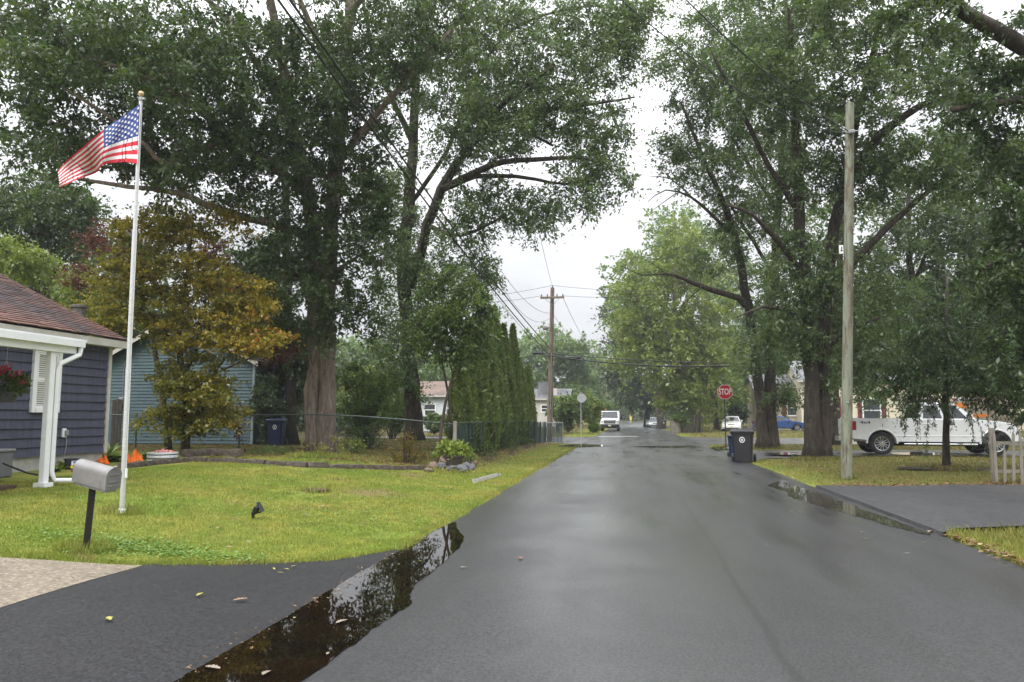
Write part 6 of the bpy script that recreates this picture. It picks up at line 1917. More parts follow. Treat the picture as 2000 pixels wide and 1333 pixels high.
# ---- chain-link fence
M_LINK = mat('green_wire', (.035, .055, .05), .5, .3, var=.1)
M_RAIL = mat('green_rail', (.060, .085, .078), .45, .3, var=.15)
M_GALV = mat('galvanised', (.30, .31, .31), .5, .6, var=.15)
def chain_link(label, pts, h, pitch, posts_at, gap_y=0.0, wr=.0022, mesh_m=None, rail_m=None, group=None):
    """posts, top rail and woven wire along a ground line"""
    root = empty('chain_link_fence', tuple(pts[0])); tag(root, label, 'fence', group)
    B = Vector(pts[0])
    seg = [Vector(p) - B for p in pts]
    mb = MB()
    for p in seg: pass
    mb.tube([p + Vector((0, 0, h)) for p in seg], .02, 8); mb.build('top_rail', rail_m or M_RAIL, root, True)
    for p in posts_at:
        q = Vector(p) - B
        mb = MB(); mb.cyl(q + Vector((0, 0, -.2)), q + Vector((0, 0, h + .04)), .028, 10); mb.lathe([(.034, 0), (.034, .03), (.01, .06)], 10, q + Vector((0, 0, h + .03))); mb.build('post', rail_m or M_RAIL, root, True)
    # woven wires: zig-zag verticals
    V, F = [], []
    for a, b in zip(seg[:-1], seg[1:]):
        ln = (b - a).length; nW = max(1, int(ln / pitch)); nr = int(h / pitch)
        dirv = (b - a) / ln; nv = dirv.cross(Vector((0, 0, 1))).normalized()
        for k in range(nW):
            for r_ in range(nr):
                for s in (0, 1):
                    x0 = (k + (0.5 if (r_ % 2) ^ s else 0)) / nW * ln; x1 = (k + (0 if (r_ % 2) ^ s else .5) + (0 if s == 0 else 0)) / nW * ln
                    if s == 1:
                        x0 = (k + .5 + (.5 if r_ % 2 == 0 else 0)) / nW * ln; x1 = (k + .5 + (0 if r_ % 2 == 0 else .5)) / nW * ln
                    else:
                        x0 = (k + (0 if r_ % 2 == 0 else .5)) / nW * ln; x1 = (k + (.5 if r_ % 2 == 0 else 0)) / nW * ln
                    g0 = a.lerp(b, min(x0 / ln, 1)); g1 = a.lerp(b, min(x1 / ln, 1))
                    p0 = g0 + Vector((0, 0, r_ / nr * h)); p1 = g1 + Vector((0, 0, (r_ + 1) / nr * h))
                    d = (p1 - p0).normalized(); w = d.cross(nv).normalized() * wr; q = nv * wr
                    i0 = len(V)
                    V += [p0 + w, p0 - w * .5 + q, p0 - w * .5 - q, p1 + w, p1 - w * .5 + q, p1 - w * .5 - q]
                    F += [(i0, i0 + 1, i0 + 4, i0 + 3), (i0 + 1, i0 + 2, i0 + 5, i0 + 4), (i0 + 2, i0, i0 + 3, i0 + 5)]
    me = np_mesh('wire_mesh', np.array([tuple(v) for v in V]), 4, mesh_m or M_LINK, fidx=np.array(F, dtype=np.int32))
    o = link('wire_mesh', me, root); tag(o, kind='stuff')
    return root
def gpt(x, y): return Vector((x, y, tz(x, y)))
FYl = 22.4
fx0 = -17.5; fx1 = ground(889, 905).x
line = [gpt(fx0 + (fx1 - fx0) * t, FYl) for t in np.linspace(0, 1, 9)]
postx = [ground(px, 900).x for px in (265, 467, 660)]
postx = [atY(px, 860, FYl).x for px in (265, 467, 660)]
chain_link('green chain-link fence behind the stone edging in front of the oak', line, 1.18, .075, [gpt(x, FYl) for x in postx] + [gpt(fx0, FYl)])
# greyed wooden end post
ep = gpt(fx1, FYl); mb = MB(); mb.bbox((0, 0, .58), (.10, .10, 1.4), .01); o = mb.build('fence_post', mat('grey_wood', (.30, .28, .24), .8, var=.25, vs=6, stretch=(1, 1, .2)), None); o.location = ep; tag(o, 'weathered wooden post where the two fences meet', 'post')
# privacy fence with green slats along the hedge
gx0 = -5.45
hl = [gpt(gx0 + .35 * t, 22.7 + (45.2 - 22.7) * t) for t in np.linspace(0, 1, 11)]
gf = empty('slat_fence', tuple(hl[0])); tag(gf, 'green slatted chain-link fence along the foot of the hedge', 'fence')
B = Vector(hl[0])
mb = MB(); mb.tube([Vector(p) - B + Vector((0, 0, 1.2)) for p in hl], .02, 8); mb.build('top_rail', M_RAIL, gf, True)
M_SLAT = mat('green_slat', (.012, .045, .042), .5, var=.25, vs=4)
M_SLAT2 = mat('faded_slat', (.045, .078, .080), .5, var=.25, vs=4)
sm = MB(); sm.box((0, 0, .57), (.008, .052, 1.14)); slat_me = sm.mesh('slat', M_SLAT)
sm = MB(); sm.box((0, 0, .57), (.008, .052, 1.14)); slat_me2 = sm.mesh('slat', M_SLAT2)
Yl = (Vector(hl[-1]) - B).y
ns = int(Yl / .076)
for i in range(ns):
    t = (i + .5) / ns
    y = t * Yl; wy = y + B.y
    # creepers have pushed many slats out in the middle of the run
    gone = 24.6 < wy < 41 and random.random() < (.6 if wy < 27 or wy > 38 else .88)
    if gone: continue
    x = gx0 + .35 * t
    o = link('slat', slat_me2 if wy > 43.8 else slat_me, gf)
    o.location = (x - B.x + random.uniform(-.004, .004), y, tz(x, wy) - B.z + .02)
    o.rotation_euler = (0, random.uniform(-.01, .01), random.uniform(-.15, .15))
for k, p in enumerate(hl[::1]):
    mb = MB(); mb.cyl(Vector(p) - B + Vector((.02, 0, -.2)), Vector(p) - B + Vector((.02, 0, 1.25)), .027, 8); mb.build('post', M_RAIL, gf, True)
# short return panel of the same fence at the utility pole
rt = empty('slat_fence', tuple(hl[-1])); tag(rt, 'pale end panel of slat fence beside the utility pole', 'fence')
for i in range(14):
    o = link('slat', slat_me2, rt); o.location = (-.05 + .08 * i, .05, 0); o.rotation_euler = (0, 0, R(90) + random.uniform(-.1, .1))
mb = MB(); mb.cyl((-.1, .05, 1.18), (1.1, .05, 1.18), .02, 8); mb.build('top_rail', M_GALV, rt, True)
mb = MB(); mb.cyl((1.08, .05, -.2), (1.08, .05, 1.22), .03, 8); mb.build('post', M_GALV, rt, True)

# ---- picket fence on the right
M_PICK = mat('weathered_picket', (.20, .185, .155), .8, var=.3, vs=7, col2=(.18, .15, .11), c2lo=.5, c2hi=.75, stretch=(1, 1, .25))
pf0 = ground(1947, 945)
pf = empty('picket_fence', tuple(pf0)); tag(pf, 'crooked weathered picket fence at the right edge', 'fence')
for i in range(11):
    h = random.uniform(1.10, 1.26) if i != 1 else .82
    x = i * .165 + random.uniform(-.02, .02)
    mb = MB(); w = .062
    mb.prism([(-w / 2, 0), (w / 2, 0), (w / 2 * .9, h - .07), (0, h), (-w / 2 * .9, h - .07)], -.009, .009, 'y')
    o = mb.build('picket', M_PICK, pf); o.location = (x, -.03, -.03); o.rotation_euler = (random.uniform(-.04, .04), random.uniform(-.045, .06), random.uniform(-.2, .2))
for z in (.28, .9):
    mb = MB(); mb.box((.9, .03, z), (2.0, .035, .07), Matrix.Rotation(random.uniform(-.02, .02), 3, 'Y')); mb.build('rail', M_PICK, pf)
mb = MB(); mb.box((-.03, .05, .6), (.08, .08, 1.25)); mb.build('post', M_PICK, pf)

# ---- stone edging of the front bed
M_STONE = mat('edging_stone', (.085, .068, .055), .85, var=.4, vs=4, bump=.6, bs=30, col2=(.16, .14, .115), c2lo=.5, c2hi=.8)
ed = empty('stone_edging', tuple(ground(640, 912))); tag(ed, 'low curved row of weathered edging stones before the fence', 'edging')
B = Vector(ed.location)
pth = [ground(px, py) for px, py in ((236, 915), (300, 908), (370, 902), (440, 903), (520, 908), (600, 913), (680, 916), (760, 918), (830, 918))]
acc = []
for a, b in zip(pth[:-1], pth[1:]):
    n_ = max(1, int((b - a).length / .36))
    for k in range(n_): acc.append((a.lerp(b, (k + .5) / n_), (b - a).normalized(), (b - a).length / n_))
st_me = []
for s in range(5):
    bm = bmesh.new(); bmesh.ops.create_cube(bm, size=1.0); bmesh.ops.subdivide_edges(bm, edges=bm.edges, cuts=1, use_grid_fill=True)
    for v in bm.verts:
        v.co = v.co * (1 - .08 * (v.co.length > .8)) + Vector((random.uniform(-.05, .05), random.uniform(-.05, .05), random.uniform(-.06, .06)))
    mm = MB(); mm.from_bm(bm); st_me.append(mm.mesh('stone', M_STONE))
for i, (p, d, ln) in enumerate(acc):
    o = link('stone', st_me[i % 5], ed); o.location = p - B + Vector((0, 0, .03)); o.scale = (ln * .97, .15 * random.uniform(.85, 1.2), .17 * random.uniform(.8, 1.15))
    o.rotation_euler = (random.uniform(-.06, .06), random.uniform(-.05, .05), math.atan2(d.y, d.x) + random.uniform(-.05, .05))
acc2 = []
pth2 = [ground(px, py) for px, py in ((345, 899), (400, 896), (460, 898))]
for a, b in zip(pth2[:-1], pth2[1:]):
    n_ = max(1, int((b - a).length / .3))
    for k in range(n_): acc2.append((a.lerp(b, (k + .5) / n_), (b - a).normalized(), (b - a).length / n_))
for i, (p, d, ln) in enumerate(acc2):
    o = link('stone', st_me[(i + 2) % 5], ed); o.location = p - B + Vector((0, .25, .16)); o.scale = (ln * .97, .16, .17 * random.uniform(.8, 1.15)); o.rotation_euler = (0, 0, math.atan2(d.y, d.x) + random.uniform(-.08, .08))

# ---- rocks heaped under the bright plant, and its planter
M_ROCK = mat('grey_rock', (.115, .115, .125), .8, var=.35, vs=6, bump=.5, bs=20)
M_ROCK2 = mat('brown_rock', (.17, .12, .095), .8, var=.3, vs=6, bump=.5, bs=20)
def rock_mesh(seed, m):
    r = random.Random(seed); bm = bmesh.new(); bmesh.ops.create_icosphere(bm, subdivisions=2, radius=.5)
    cuts = [Vector((r.gauss(0, 1), r.gauss(0, 1), r.gauss(0, 1))).normalized() for _ in range(9)]
    for v in bm.verts:
        for c in cuts:
            dd = v.co.dot(c) - .33
            if dd > 0: v.co -= c * dd * .9
        v.co *= r.uniform(.96, 1.04)
    mm = MB(); mm.from_bm(bm); return mm.mesh('rock', m)
rocks = [(848, 918, .40, .28, 1, 'brown rock at the left end of the rock pile'), (866, 910, .36, .34, 1, 'dark rock leaning on the planter from the left'), (862, 919, .34, .30, 0, 'rounded grey rock in front of the planter'),
         (882, 921, .32, .2, 0, 'flat grey rock below the bright plant'), (900, 920, .36, .22, 0, 'pale block-shaped rock in the rock pile'), (912, 917, .30, .26, 0, 'dark rock right of the planter'), (906, 924, .34, .16, 0, 'low slab at the front right of the rock pile'),
         (921, 919, .28, .24, 0, 'bluish rock near the right end of the pile'), (926, 913, .24, .24, 1, 'reddish rock at the right end of the pile'), (838, 922, .26, .14, 1, 'small brown stone by the edging end')]
for i, (px, py, s, h, k, lb) in enumerate(rocks):
    p = ground(px, py); o = link('rock', rock_mesh(200 + i, (M_ROCK, M_ROCK2)[k])); o.location = p + Vector((0, 0, h * .35)); o.scale = (s * 1.1, s * .8, h * 1.1); o.rotation_euler = (0, 0, random.uniform(0, 6))
    tag(o, lb, 'rock', 'rock pile at the hedge corner')
pp = ground(884, 911); mb = MB(); mb.lathe([(.24, 0), (.30, .26), (.32, .27), (.32, .31), (.27, .31), (.25, .2)], 18); o = mb.build('planter', mat('dark_planter', (.05, .045, .035), .7, var=.3), None, True); o.location = pp; tag(o, 'dark round planter holding the bright plant among the rocks', 'planter')

# ---- ring planter with pink flowers
M_RING = mat('white_metal', (.72, .74, .76), .3, .2, var=.06)
rp = ground(317, 903)
pl = empty('ring_planter', tuple(rp)); tag(pl, 'round white ribbed metal planter with dark grooves', 'planter')
mb = MB(); mb.lathe([(.34, 0), (.355, .03), (.355, .07), (.33, .09), (.33, .105), (.365, .12), (.365, .165), (.335, .18), (.335, .195), (.365, .21), (.365, .245), (.33, .25), (.33, .15)], 26); mb.build('shell', M_RING, pl, True)
mb = MB()
for z in (.097, .187): mb.lathe([(.337, z - .008), (.345, z), (.337, z + .008)], 26, (0, 0, 0), cap=False)
mb.build('groove', M_BLACKP, pl, True)
mb = MB(); mb.lathe([(.33, .18), (.01, .21)], 20, cap=False); mb.build('soil', mat('soil', (.035, .025, .018), .9), pl)
M_PINK = mat('pink_bloom', (.62, .22, .20), .6, var=.3, vs=20); M_HOTP = mat('hot_pink_bloom', (.80, .03, .12), .5, var=.25, vs=20)
def blooms(name, label, base, n, rx, ry, rz_, z0, m, size, seed, cat, group=None):
    r = random.Random(seed); root = empty(name, tuple(base)); tag(root, label, cat, group)
    for k in range(n):
        a = r.uniform(0, 6.28); q = math.sqrt(r.random())
        c = Vector((math.cos(a) * q * rx, math.sin(a) * q * ry, z0 + rz_ * (1 - q * q) * r.uniform(.5, 1)))
        mb = MB(); nrm = Vector((c.x * .6, c.y * .6 - .25, .5)).normalized(); t = nrm.orthogonal().normalized(); u = nrm.cross(t)
        for j in range(5):
            b = 2 * math.pi * j / 5
            e = t * math.cos(b) + u * math.sin(b); f = t * math.cos(b + .55) + u * math.sin(b + .55); g = t * math.cos(b - .55) + u * math.sin(b - .55)
            mb.add([c, c + f * size * .7 + nrm * .008, c + e * size + nrm * .002, c + g * size * .7 + nrm * .008], [(0, 1, 2, 3)])
        mb.build('bloom', m, root)
    return root
bl_ = blooms('bedding_flowers', 'low pale pink flowers filling the white ring planter', rp + Vector((0, 0, .2)), 34, .3, .3, .1, .02, M_PINK, .045, 5, 'flowers')
# leaves among them
def leaf_puff(parent, n, rx, ry, z0, z1, L, lm, seed):
    rng = np.random.default_rng(seed)
    a = rng.uniform(0, 2 * np.pi, n); q = np.sqrt(rng.uniform(0, 1, n))
    pos = np.stack([np.cos(a) * q * rx, np.sin(a) * q * ry, rng.uniform(z0, z1, n)], 1)
    ax = norm(np.stack([np.cos(a), np.sin(a), rng.uniform(-.5, 1, n)], 1) + rng.normal(0, .4, (n, 3)))
    LL = L * rng.uniform(.7, 1.3, n)
    link('foliage', np_mesh('foliage', leaf_array(pos, ax, LL, LL * .55, rng).reshape(-1, 3), 4, lm, rng.uniform(0, 1, n)), parent)
leaf_puff(bl_, 120, .3, .3, -.02, .05, .06, L_SHRUB, 3)

# ---- hanging basket on the porch
hb = Vector(P(8, 786, 12.4))
bk = empty('hanging_basket', tuple(hb)); tag(bk, 'grey hanging basket under the porch beam at the left edge', 'basket')
mb = MB(); mb.lathe([(.12, 0), (.16, .03), (.20, .14), (.21, .15), (.21, .17), (.18, .17)], 22); mb.build('bowl', mat('grey_bowl', (.09, .095, .11), .5), bk, True)
mb = MB()
hk = Vector(P(14, 690, 12.4)) - hb
for a in (0, 2.1, 4.2): mb.tube([(.2 * math.cos(a), .2 * math.sin(a), .16), (0, 0, hk.z * .85)], .004, 4)
mb.tube([(0, 0, hk.z * .85), (0, 0, hk.z + .3)], .005, 4); mb.build('hanger', M_WHITE, bk)
fl = blooms('hanging_flowers', 'hot pink flowers and green leaves spilling from the hanging basket', hb + Vector((0, 0, .17)), 44, .30, .30, .32, .15, M_HOTP, .07, 9, 'flowers')
leaf_puff(fl, 420, .28, .28, -.03, .30, .10, L_SHRUB, 12)

# ---- mailbox
M_ALU = mat('galvanised_box', (.235, .23, .225), .5, .3, var=.14, vs=5, col2=(.145, .13, .118), c2lo=.55, c2hi=.8, bump=.08, bs=80)
mbp = ground(166, 1073)
mx = empty('mailbox', tuple(mbp)); tag(mx, 'grey metal mailbox tilted on a dark steel post', 'mailbox')
B = Vector(mbp)
pt_top = Vector(P(181, 950, (CAM_R.T @ (np.array(mbp) - CAM_P))[2] * -1)) - B
mb = MB(); mb.tube([Vector((0, 0, -.2)) - pt_top * .15, pt_top * 1.02], .042, 4); mb.build('post', mat('dark_post', (.018, .015, .013), .6, var=.3), mx)
# box: long axis from rear-left to front-right; door faces the street
L_, W_, H_ = .50, .175, .225
prof = [(-W_ / 2, 0), (W_ / 2, 0)] + [(W_ / 2 * math.cos(R(a)), H_ - W_ / 2 + W_ / 2 * math.sin(R(a))) for a in range(0, 181, 15)]
bxm = empty('box_pivot')
bpy.data.objects.remove(bxm)
rotb = Matrix.Rotation(R(-12), 4, 'Z') @ Matrix.Rotation(R(9), 4, 'Y')
mb = MB(); mb.prism(prof, -L_ / 2, L_ / 2, 'x')
bo = mb.build('box', M_ALU, mx, True); bo.location = pt_top + Vector((.03, 0, .02)); bo.rotation_euler = (R(3), R(9), R(-14))
mb = MB(); mb.prism([(p[0] * 1.04, p[1] * 1.02 - .004) for p in prof], L_ / 2 - .03, L_ / 2 + .012, 'x'); dr = mb.build('door', M_ALU, bo, True)
mb = MB(); mb.box((L_ / 2 + .016, 0, .075), (.008, .12, .012)); mb.box((L_ / 2 + .016, 0, .15), (.008, .10, .012)); mb.box((L_ / 2 + .016, 0, .035), (.008, .13, .010)); mb.build('rib', M_ALU, dr)
mb = MB(); mb.bbox((L_ / 2 + .02, 0, H_ + .005), (.03, .03, .03), .006); mb.build('latch', M_ALU, dr)
mb = MB(); mb.box((0, 0, -.02), (L_ * .95, W_ * .75, .03)); mb.build('bracket', M_GREYM, bo)

# ---- flagpole and flag
fp = ground(238, 1002)
dF = float(-(CAM_R.T @ (np.array(fp) - CAM_P))[2])
ft = Vector(P(275, 198, dF))
fpo = empty('flagpole', tuple(fp)); tag(fpo, 'white metal flagpole standing on the front lawn', 'flagpole')
T = ft - Vector(fp)
M_FP = mat('white_pole', (.66, .67, .68), .28, .25, var=.05)
mb = MB(); mb.tube([T * t for t in (0, .35, .36, .68, .69, 1)], [.034, .034, .030, .030, .025, .022], 14); mb.build('shaft', M_FP, fpo, True)
mb = MB(); mb.lathe([(.045, -.03), (.05, 0), (.05, .05), (.036, .06)], 14); mb.build('ground_sleeve', M_WHITE, fpo, True)
mb = MB(); mb.lathe([(.018, 0), (.03, .01), (.03, .05), (.012, .06)], 10, T); mb.box(T + Vector((.03, 0, .03)), (.06, .03, .03)); mb.build('pulley', M_GREYM, fpo, True)
mb = MB(); mb.lathe([(.010, 0), (.032, .018), (.038, .042), (.032, .066), (.004, .082)], 14, T + Vector((0, 0, .06))); mb.build('ball', mat('gilt', (.55, .42, .22), .3, .7), fpo, True)
clp = Vector(P(243, 925, dF)) - Vector(fp); mb = MB(); mb.bbox(clp + Vector((.035, -.01, 0)), (.03, .025, .13), .008); mb.build('cleat', M_WHITE, fpo)
mb = MB(); mb.tube([T * .97 + Vector((.035, -.02, 0)), T * .5 + Vector((.045, -.02, 0)), clp + Vector((.04, -.02, 0))], .004, 4); mb.build('halyard', M_WHITE, fpo)

FLAG_TOP = [(275, 203, 0), (240, 228, .10), (203, 254, -.02), (160, 290, -.16), (128, 318, -.02), (114, 335, .06)]
FLAG_BOT = [(269, 320, 0), (240, 317, .06), (204, 322, -.04), (188, 338, .10), (150, 352, -.03), (118, 367, .05)]
def cr(pts, u):
    n = len(pts) - 1; x = min(u * n, n - 1e-6); i = int(x); t = x - i
    p = [np.array(pts[max(min(j, n), 0)], float) for j in (i - 1, i, i + 1, i + 2)]
    return .5 * ((2 * p[1]) + (p[2] - p[0]) * t + (2 * p[0] - 5 * p[1] + 4 * p[2] - p[3]) * t * t + (3 * p[1] - p[0] - 3 * p[2] + p[3]) * t ** 3)
def flag_pt(u, v, off=0.0):
    a, b = cr(FLAG_TOP, u), cr(FLAG_BOT, u)
    q = a * (1 - v) + b * v
    wv = .045 * math.sin(9.0 * u + 2.6 * v) * min(1, u * 5) + .02 * math.sin(21 * u - 5 * v) * min(1, u * 4)
    sagy = 7 * math.sin(math.pi * v) * u * (1 - u) * 1.2
    return Vector(P(q[0] - 1.0, q[1] - sagy * .3, dF - .05 + q[2] + wv + off))
M_FR = mat('flag_red', (.56, .028, .048), .7, var=.08); M_FW = mat('flag_white', (.70, .69, .70), .7, var=.05); M_FB = mat('flag_blue', (.035, .065, .23), .7, var=.1)
flag = empty('flag', tuple(flag_pt(0, 0))); tag(flag, 'stars and stripes flag flying to the left from the pole top', 'flag')
FO = Vector(flag.location)
NU, NV = 60, 39
mb = MB()
for j in range(NV):
    for i in range(NU):
        u0, u1, v0, v1 = i / NU, (i + 1) / NU, j / NV, (j + 1) / NV
        st = j // 3
        canton = (u0 + u1) / 2 < .40 and st < 7
        mb.cur = 2 if canton else (0 if st % 2 == 0 else 1)
        mb.add([flag_pt(u0, v0) - FO, flag_pt(u1, v0) - FO, flag_pt(u1, v1) - FO, flag_pt(u0, v1) - FO], [(0, 1, 2, 3)])
me = mb.mesh('cloth', [M_FR, M_FW, M_FB]); 
bm = bmesh.new(); bm.from_mesh(me); bmesh.ops.remove_doubles(bm, verts=bm.verts, dist=1e-5); bm.to_mesh(me); bm.free()
me.polygons.foreach_set('use_smooth', [True] * len(me.polygons))
cl_ = link('cloth', me, flag)
mb = MB()
for side in (-1, 1):
    for row in range(9):
        ncol = 6 if row % 2 == 0 else 5
        for k in range(ncol):
            uc = .40 * ((2 * k + 1 + (row % 2)) / 12); vc = (7 / 13) * (row + 1) / 10
            pts = [flag_pt(uc, vc, .004 * side)]
            for q in range(10):
                rr = .019 if q % 2 == 0 else .0078
                a = math.pi / 2 + q * math.pi / 5
                pts.append(flag_pt(uc - rr * math.cos(a) * 1.0, vc - rr * math.sin(a) * 1.75, .004 * side))
            mb.add([p - FO for p in pts], [(0, 1 + q, 1 + (q + 1) % 10) for q in range(10)])
so = mb.build('stars', M_FW, cl_); tag(so, kind='stuff')
mb = MB(); mb.grid(lambda a, b: flag_pt(-.012 + .016 * a, b, -.004) - FO, 1, 12); mb.build('heading', M_FW, cl_)

# ---- solar spotlight, cut stump, gutter offcut
sp = ground(497, 1014)
so_ = empty('garden_spotlight', tuple(sp), R(10)); tag(so_, 'small black solar spotlight staked in the lawn', 'garden light')
mb = MB(); mb.tube([(-.02, 0, -.1), (-.02, 0, .06)], [.006, .02], 6); mb.bbox((-.02, 0, .07), (.045, .04, .06), .01); mb.build('stake', M_BLACKP, so_)
q = Matrix.Rotation(R(24), 3, 'Y')
mb = MB(); mb.bbox((.02, 0, .125), (.075, .10, .115), .02, Matrix.Rotation(R(18), 3, 'Y')); mb.build('lamp_head', M_BLACKP, so_)
mb = MB(); mb.bbox((.075, 0, .165), (.018, .13, .15), .006, Matrix.Rotation(R(-28), 3, 'Y')); mb.build('solar_panel', mat('solar_panel', (.03, .034, .045), .25, var=.2), so_)
mb = MB(); mb.bbox((.06, 0, .09), (.05, .02, .02), .004); mb.build('hinge', M_BLACKP, so_)
sp = ground(616, 960)
o = MB(); r_ = random.Random(2); n = 16
ringr = [r_.uniform(.85, 1.12) for _ in range(n)]
vs = []; 
for z, f in ((-.05, 1.05), (.035, 1.0), (.05, .93)):
    vs += [(math.cos(2 * math.pi * k / n) * .22 * f * ringr[k], math.sin(2 * math.pi * k / n) * .20 * f * ringr[k], z + r_.uniform(-.008, .008)) for k in range(n)]
fs = [(i * n + k, i * n + (k + 1) % n, (i + 1) * n + (k + 1) % n, (i + 1) * n + k) for i in range(2) for k in range(n)] + [tuple(2 * n + k for k in range(n))]
o.add(vs, fs); st = o.build('tree_stump', mat('cut_stump', (.085, .05, .038), .8, var=.4, vs=9, bump=.4), None); st.location = sp; tag(st, 'flat cut stump low in the lawn', 'stump')
ga, gb_ = ground(927, 943), ground(975, 930)
dv = gb_ - ga; gl = dv.length
gu = empty('gutter_offcut', tuple((ga + gb_) / 2), math.atan2(dv.y, dv.x)); tag(gu, 'white metal gutter offcut lying on the grass by the street', 'gutter piece')
mb = MB(); w = .12; t_ = .008
mb.prism([(-w / 2, 0), (w / 2, 0), (w / 2, .075), (w / 2 - t_, .075), (w / 2 - t_, t_), (-w / 2 + t_, t_), (-w / 2 + t_, .075), (-w / 2, .075)], -gl / 2, gl / 2, 'x'); mb.build('channel', M_OFFW, gu)
mb = MB(); mb.box((-gl / 2 + .16, 0, .077), (.03, w + .006, .012)); mb.build('strap', M_GREYM, gu)

# ---- porch corner clutter
bp = ground(2, 942)
M_DECK = mat('deck_board', (.085, .05, .038), .6, var=.3, vs=5, stretch=(1, .2, 1))
dk = empty('porch_deck', (PXX - 1.4, PYY - 1.0, tz(PXX, PYY) - .02)); tag(dk, 'low brown board deck under the white porch', 'deck')
for i in range(17):
    mb = MB(); mb.box((-1.2 + i * .145, -2.6, .045), (.138, 6.6, .05)); mb.build('plank', M_DECK, dk)
ac = Vector(P(-14, 930, 13.0)); ac.z = tz(ac.x, ac.y) + .05
bx_ = empty('hose_box', tuple(ac)); tag(bx_, 'grey plastic hose box on the porch at the left edge', 'box')
mb = MB(); mb.bbox((0, 0, .24), (.42, .42, .46), .03); mb.build('body', mat('grey_plastic', (.16, .165, .175), .5), bx_)
mb = MB(); mb.bbox((0, 0, .49), (.46, .46, .05), .015); mb.build('lid', mat('grey_lid', (.22, .225, .235), .5), bx_)
mb = MB(); a0 = Vector(P(5, 905, 12.8)); pts = [a0, a0 + Vector((.2, .3, -.18)), a0 + Vector((.35, .8, -.32)), a0 + Vector((.45, 1.4, -.36)), a0 + Vector((.4, 2.2, -.36))]
mb.tube(pts, .018, 7); o = mb.build('garden_hose', M_BLACKP, None, True); tag(o, 'black hose trailing from the box across the bed', 'hose')
gp_ = ground(150, 922)
M_BRICK = mat('red_brick', (.21, .085, .055), .8, var=.25, vs=6)
for i, (dx, dy, dz, rz, lb) in enumerate(((0, 0, .04, .2, 'lower red brick beside the mailbox end of the bed'), (.02, .02, .115, .35, 'upper red brick stacked in the front bed'))):
    mb = MB(); mb.bbox((0, 0, 0), (.2, .1, .07), .006); o = mb.build('brick_block', M_BRICK, None); o.location = gp_ + Vector((dx, dy, dz)); o.rotation_euler = (0, 0, rz + 1.2); tag(o, lb, 'brick', 'loose bricks in the bed')
sgn = ground(139, 917); o_ = empty('plant_pot', tuple(sgn)); tag(o_, 'nursery pot with a blue and yellow printed label', 'pot')
mb = MB(); mb.lathe([(.11, 0), (.14, .2), (.15, .2), (.15, .23), (.12, .23)], 16); mb.build('pot', mat('dark_pot', (.03, .035, .05), .5), o_, True)
mb = MB(); mb.box((.13, -.06, .14), (.006, .14, .09), Matrix.Rotation(-.5, 3, 'Z')); mb.build('label_card', M_WHITE, o_)
mb = MB(); mb.box((.137, -.064, .155), (.004, .07, .04), Matrix.Rotation(-.5, 3, 'Z')); mb.build('print', mat('label_blue', (.05, .12, .45), .5), o_)
mb = MB(); mb.box((.135, -.06, .06), (.008, .18, .05), Matrix.Rotation(-.5, 3, 'Z')); mb.build('price_strip', mat('label_yellow', (.75, .6, .04), .5), o_)
# planter tub at the far right corner
tb = Vector(P(1320, 843, 68)); tb.z = tz(tb.x, tb.y); mb = MB(); mb.lathe([(.45, 0), (.5, .6), (.55, 1.1), (.5, 1.1)], 12); o = mb.build('stump_planter', mat('grey_stump', (.17, .15, .125), .8, var=.3), None, True); o.location = tb; tag(o, 'grey stump planter on the far right corner', 'planter')
# tree ring of mulch round the young willow oak
mg = ground(1850, 916); mb = MB(); vs = [(0, 0, .05)]; n = 24
for k in range(n): vs.append((math.cos(2 * math.pi * k / n) * 1.35 * random.uniform(.9, 1.1), math.sin(2 * math.pi * k / n) * .75 * random.uniform(.9, 1.1), .012))
mb.add(vs, [(0, 1 + k, 1 + (k + 1) % n) for k in range(n)]); o = mb.build('mulch_ring', mat('mulch', (.02, .015, .012), .9, var=.4, vs=20, bump=.8, bs=60), None); o.location = mg; tag(o, 'dark mulch ring round the young drooping tree', kind='structure')

# ---- single fallen leaves one can pick out
M_L1 = mat('fallen_tan', (.26, .17, .11), .6, var=.2, vs=30); M_L2 = mat('fallen_yellow', (.36, .33, .07), .6, var=.2, vs=30); M_L3 = mat('fallen_brown', (.22, .11, .06), .6, var=.2, vs=30); M_L4 = mat('fallen_pale', (.24, .195, .15), .6, var=.2, vs=30)
def oak_leaf(m, s, seed):
    r = random.Random(seed); mb = MB(); half = [(0, .02), (.12, .10), (.2, .20), (.28, .11), (.4, .30), (.5, .15), (.62, .28), (.72, .13), (.85, .17), (1, 0)]
    pts = [(x, y) for x, y in half] + [(x, -y * r.uniform(.8, 1.1)) for x, y in half[::-1][1:]]
    vs = [((x - .5) * s, y * s * .8, .012 + abs(y) * s * .12 + .03 * s * math.sin(3 * x)) for x, y in pts]
    c = len(vs); vs += [((x - .5) * s, 0, .012) for x, _ in half]
    fs = []
    n = len(half)
    for i in range(n - 1):
        fs.append((i, i + 1, c + i + 1, c + i)); j = 2 * n - 2 - i
        a = (2 * n - 2 - i) % (2 * n - 1); b_ = (2 * n - 3 - i)
        fs.append((c + i, c + i + 1, b_, a) if i > 0 else (c, c + 1, b_, 0))
    mb.add(vs, fs); return mb.mesh('leaf', m)
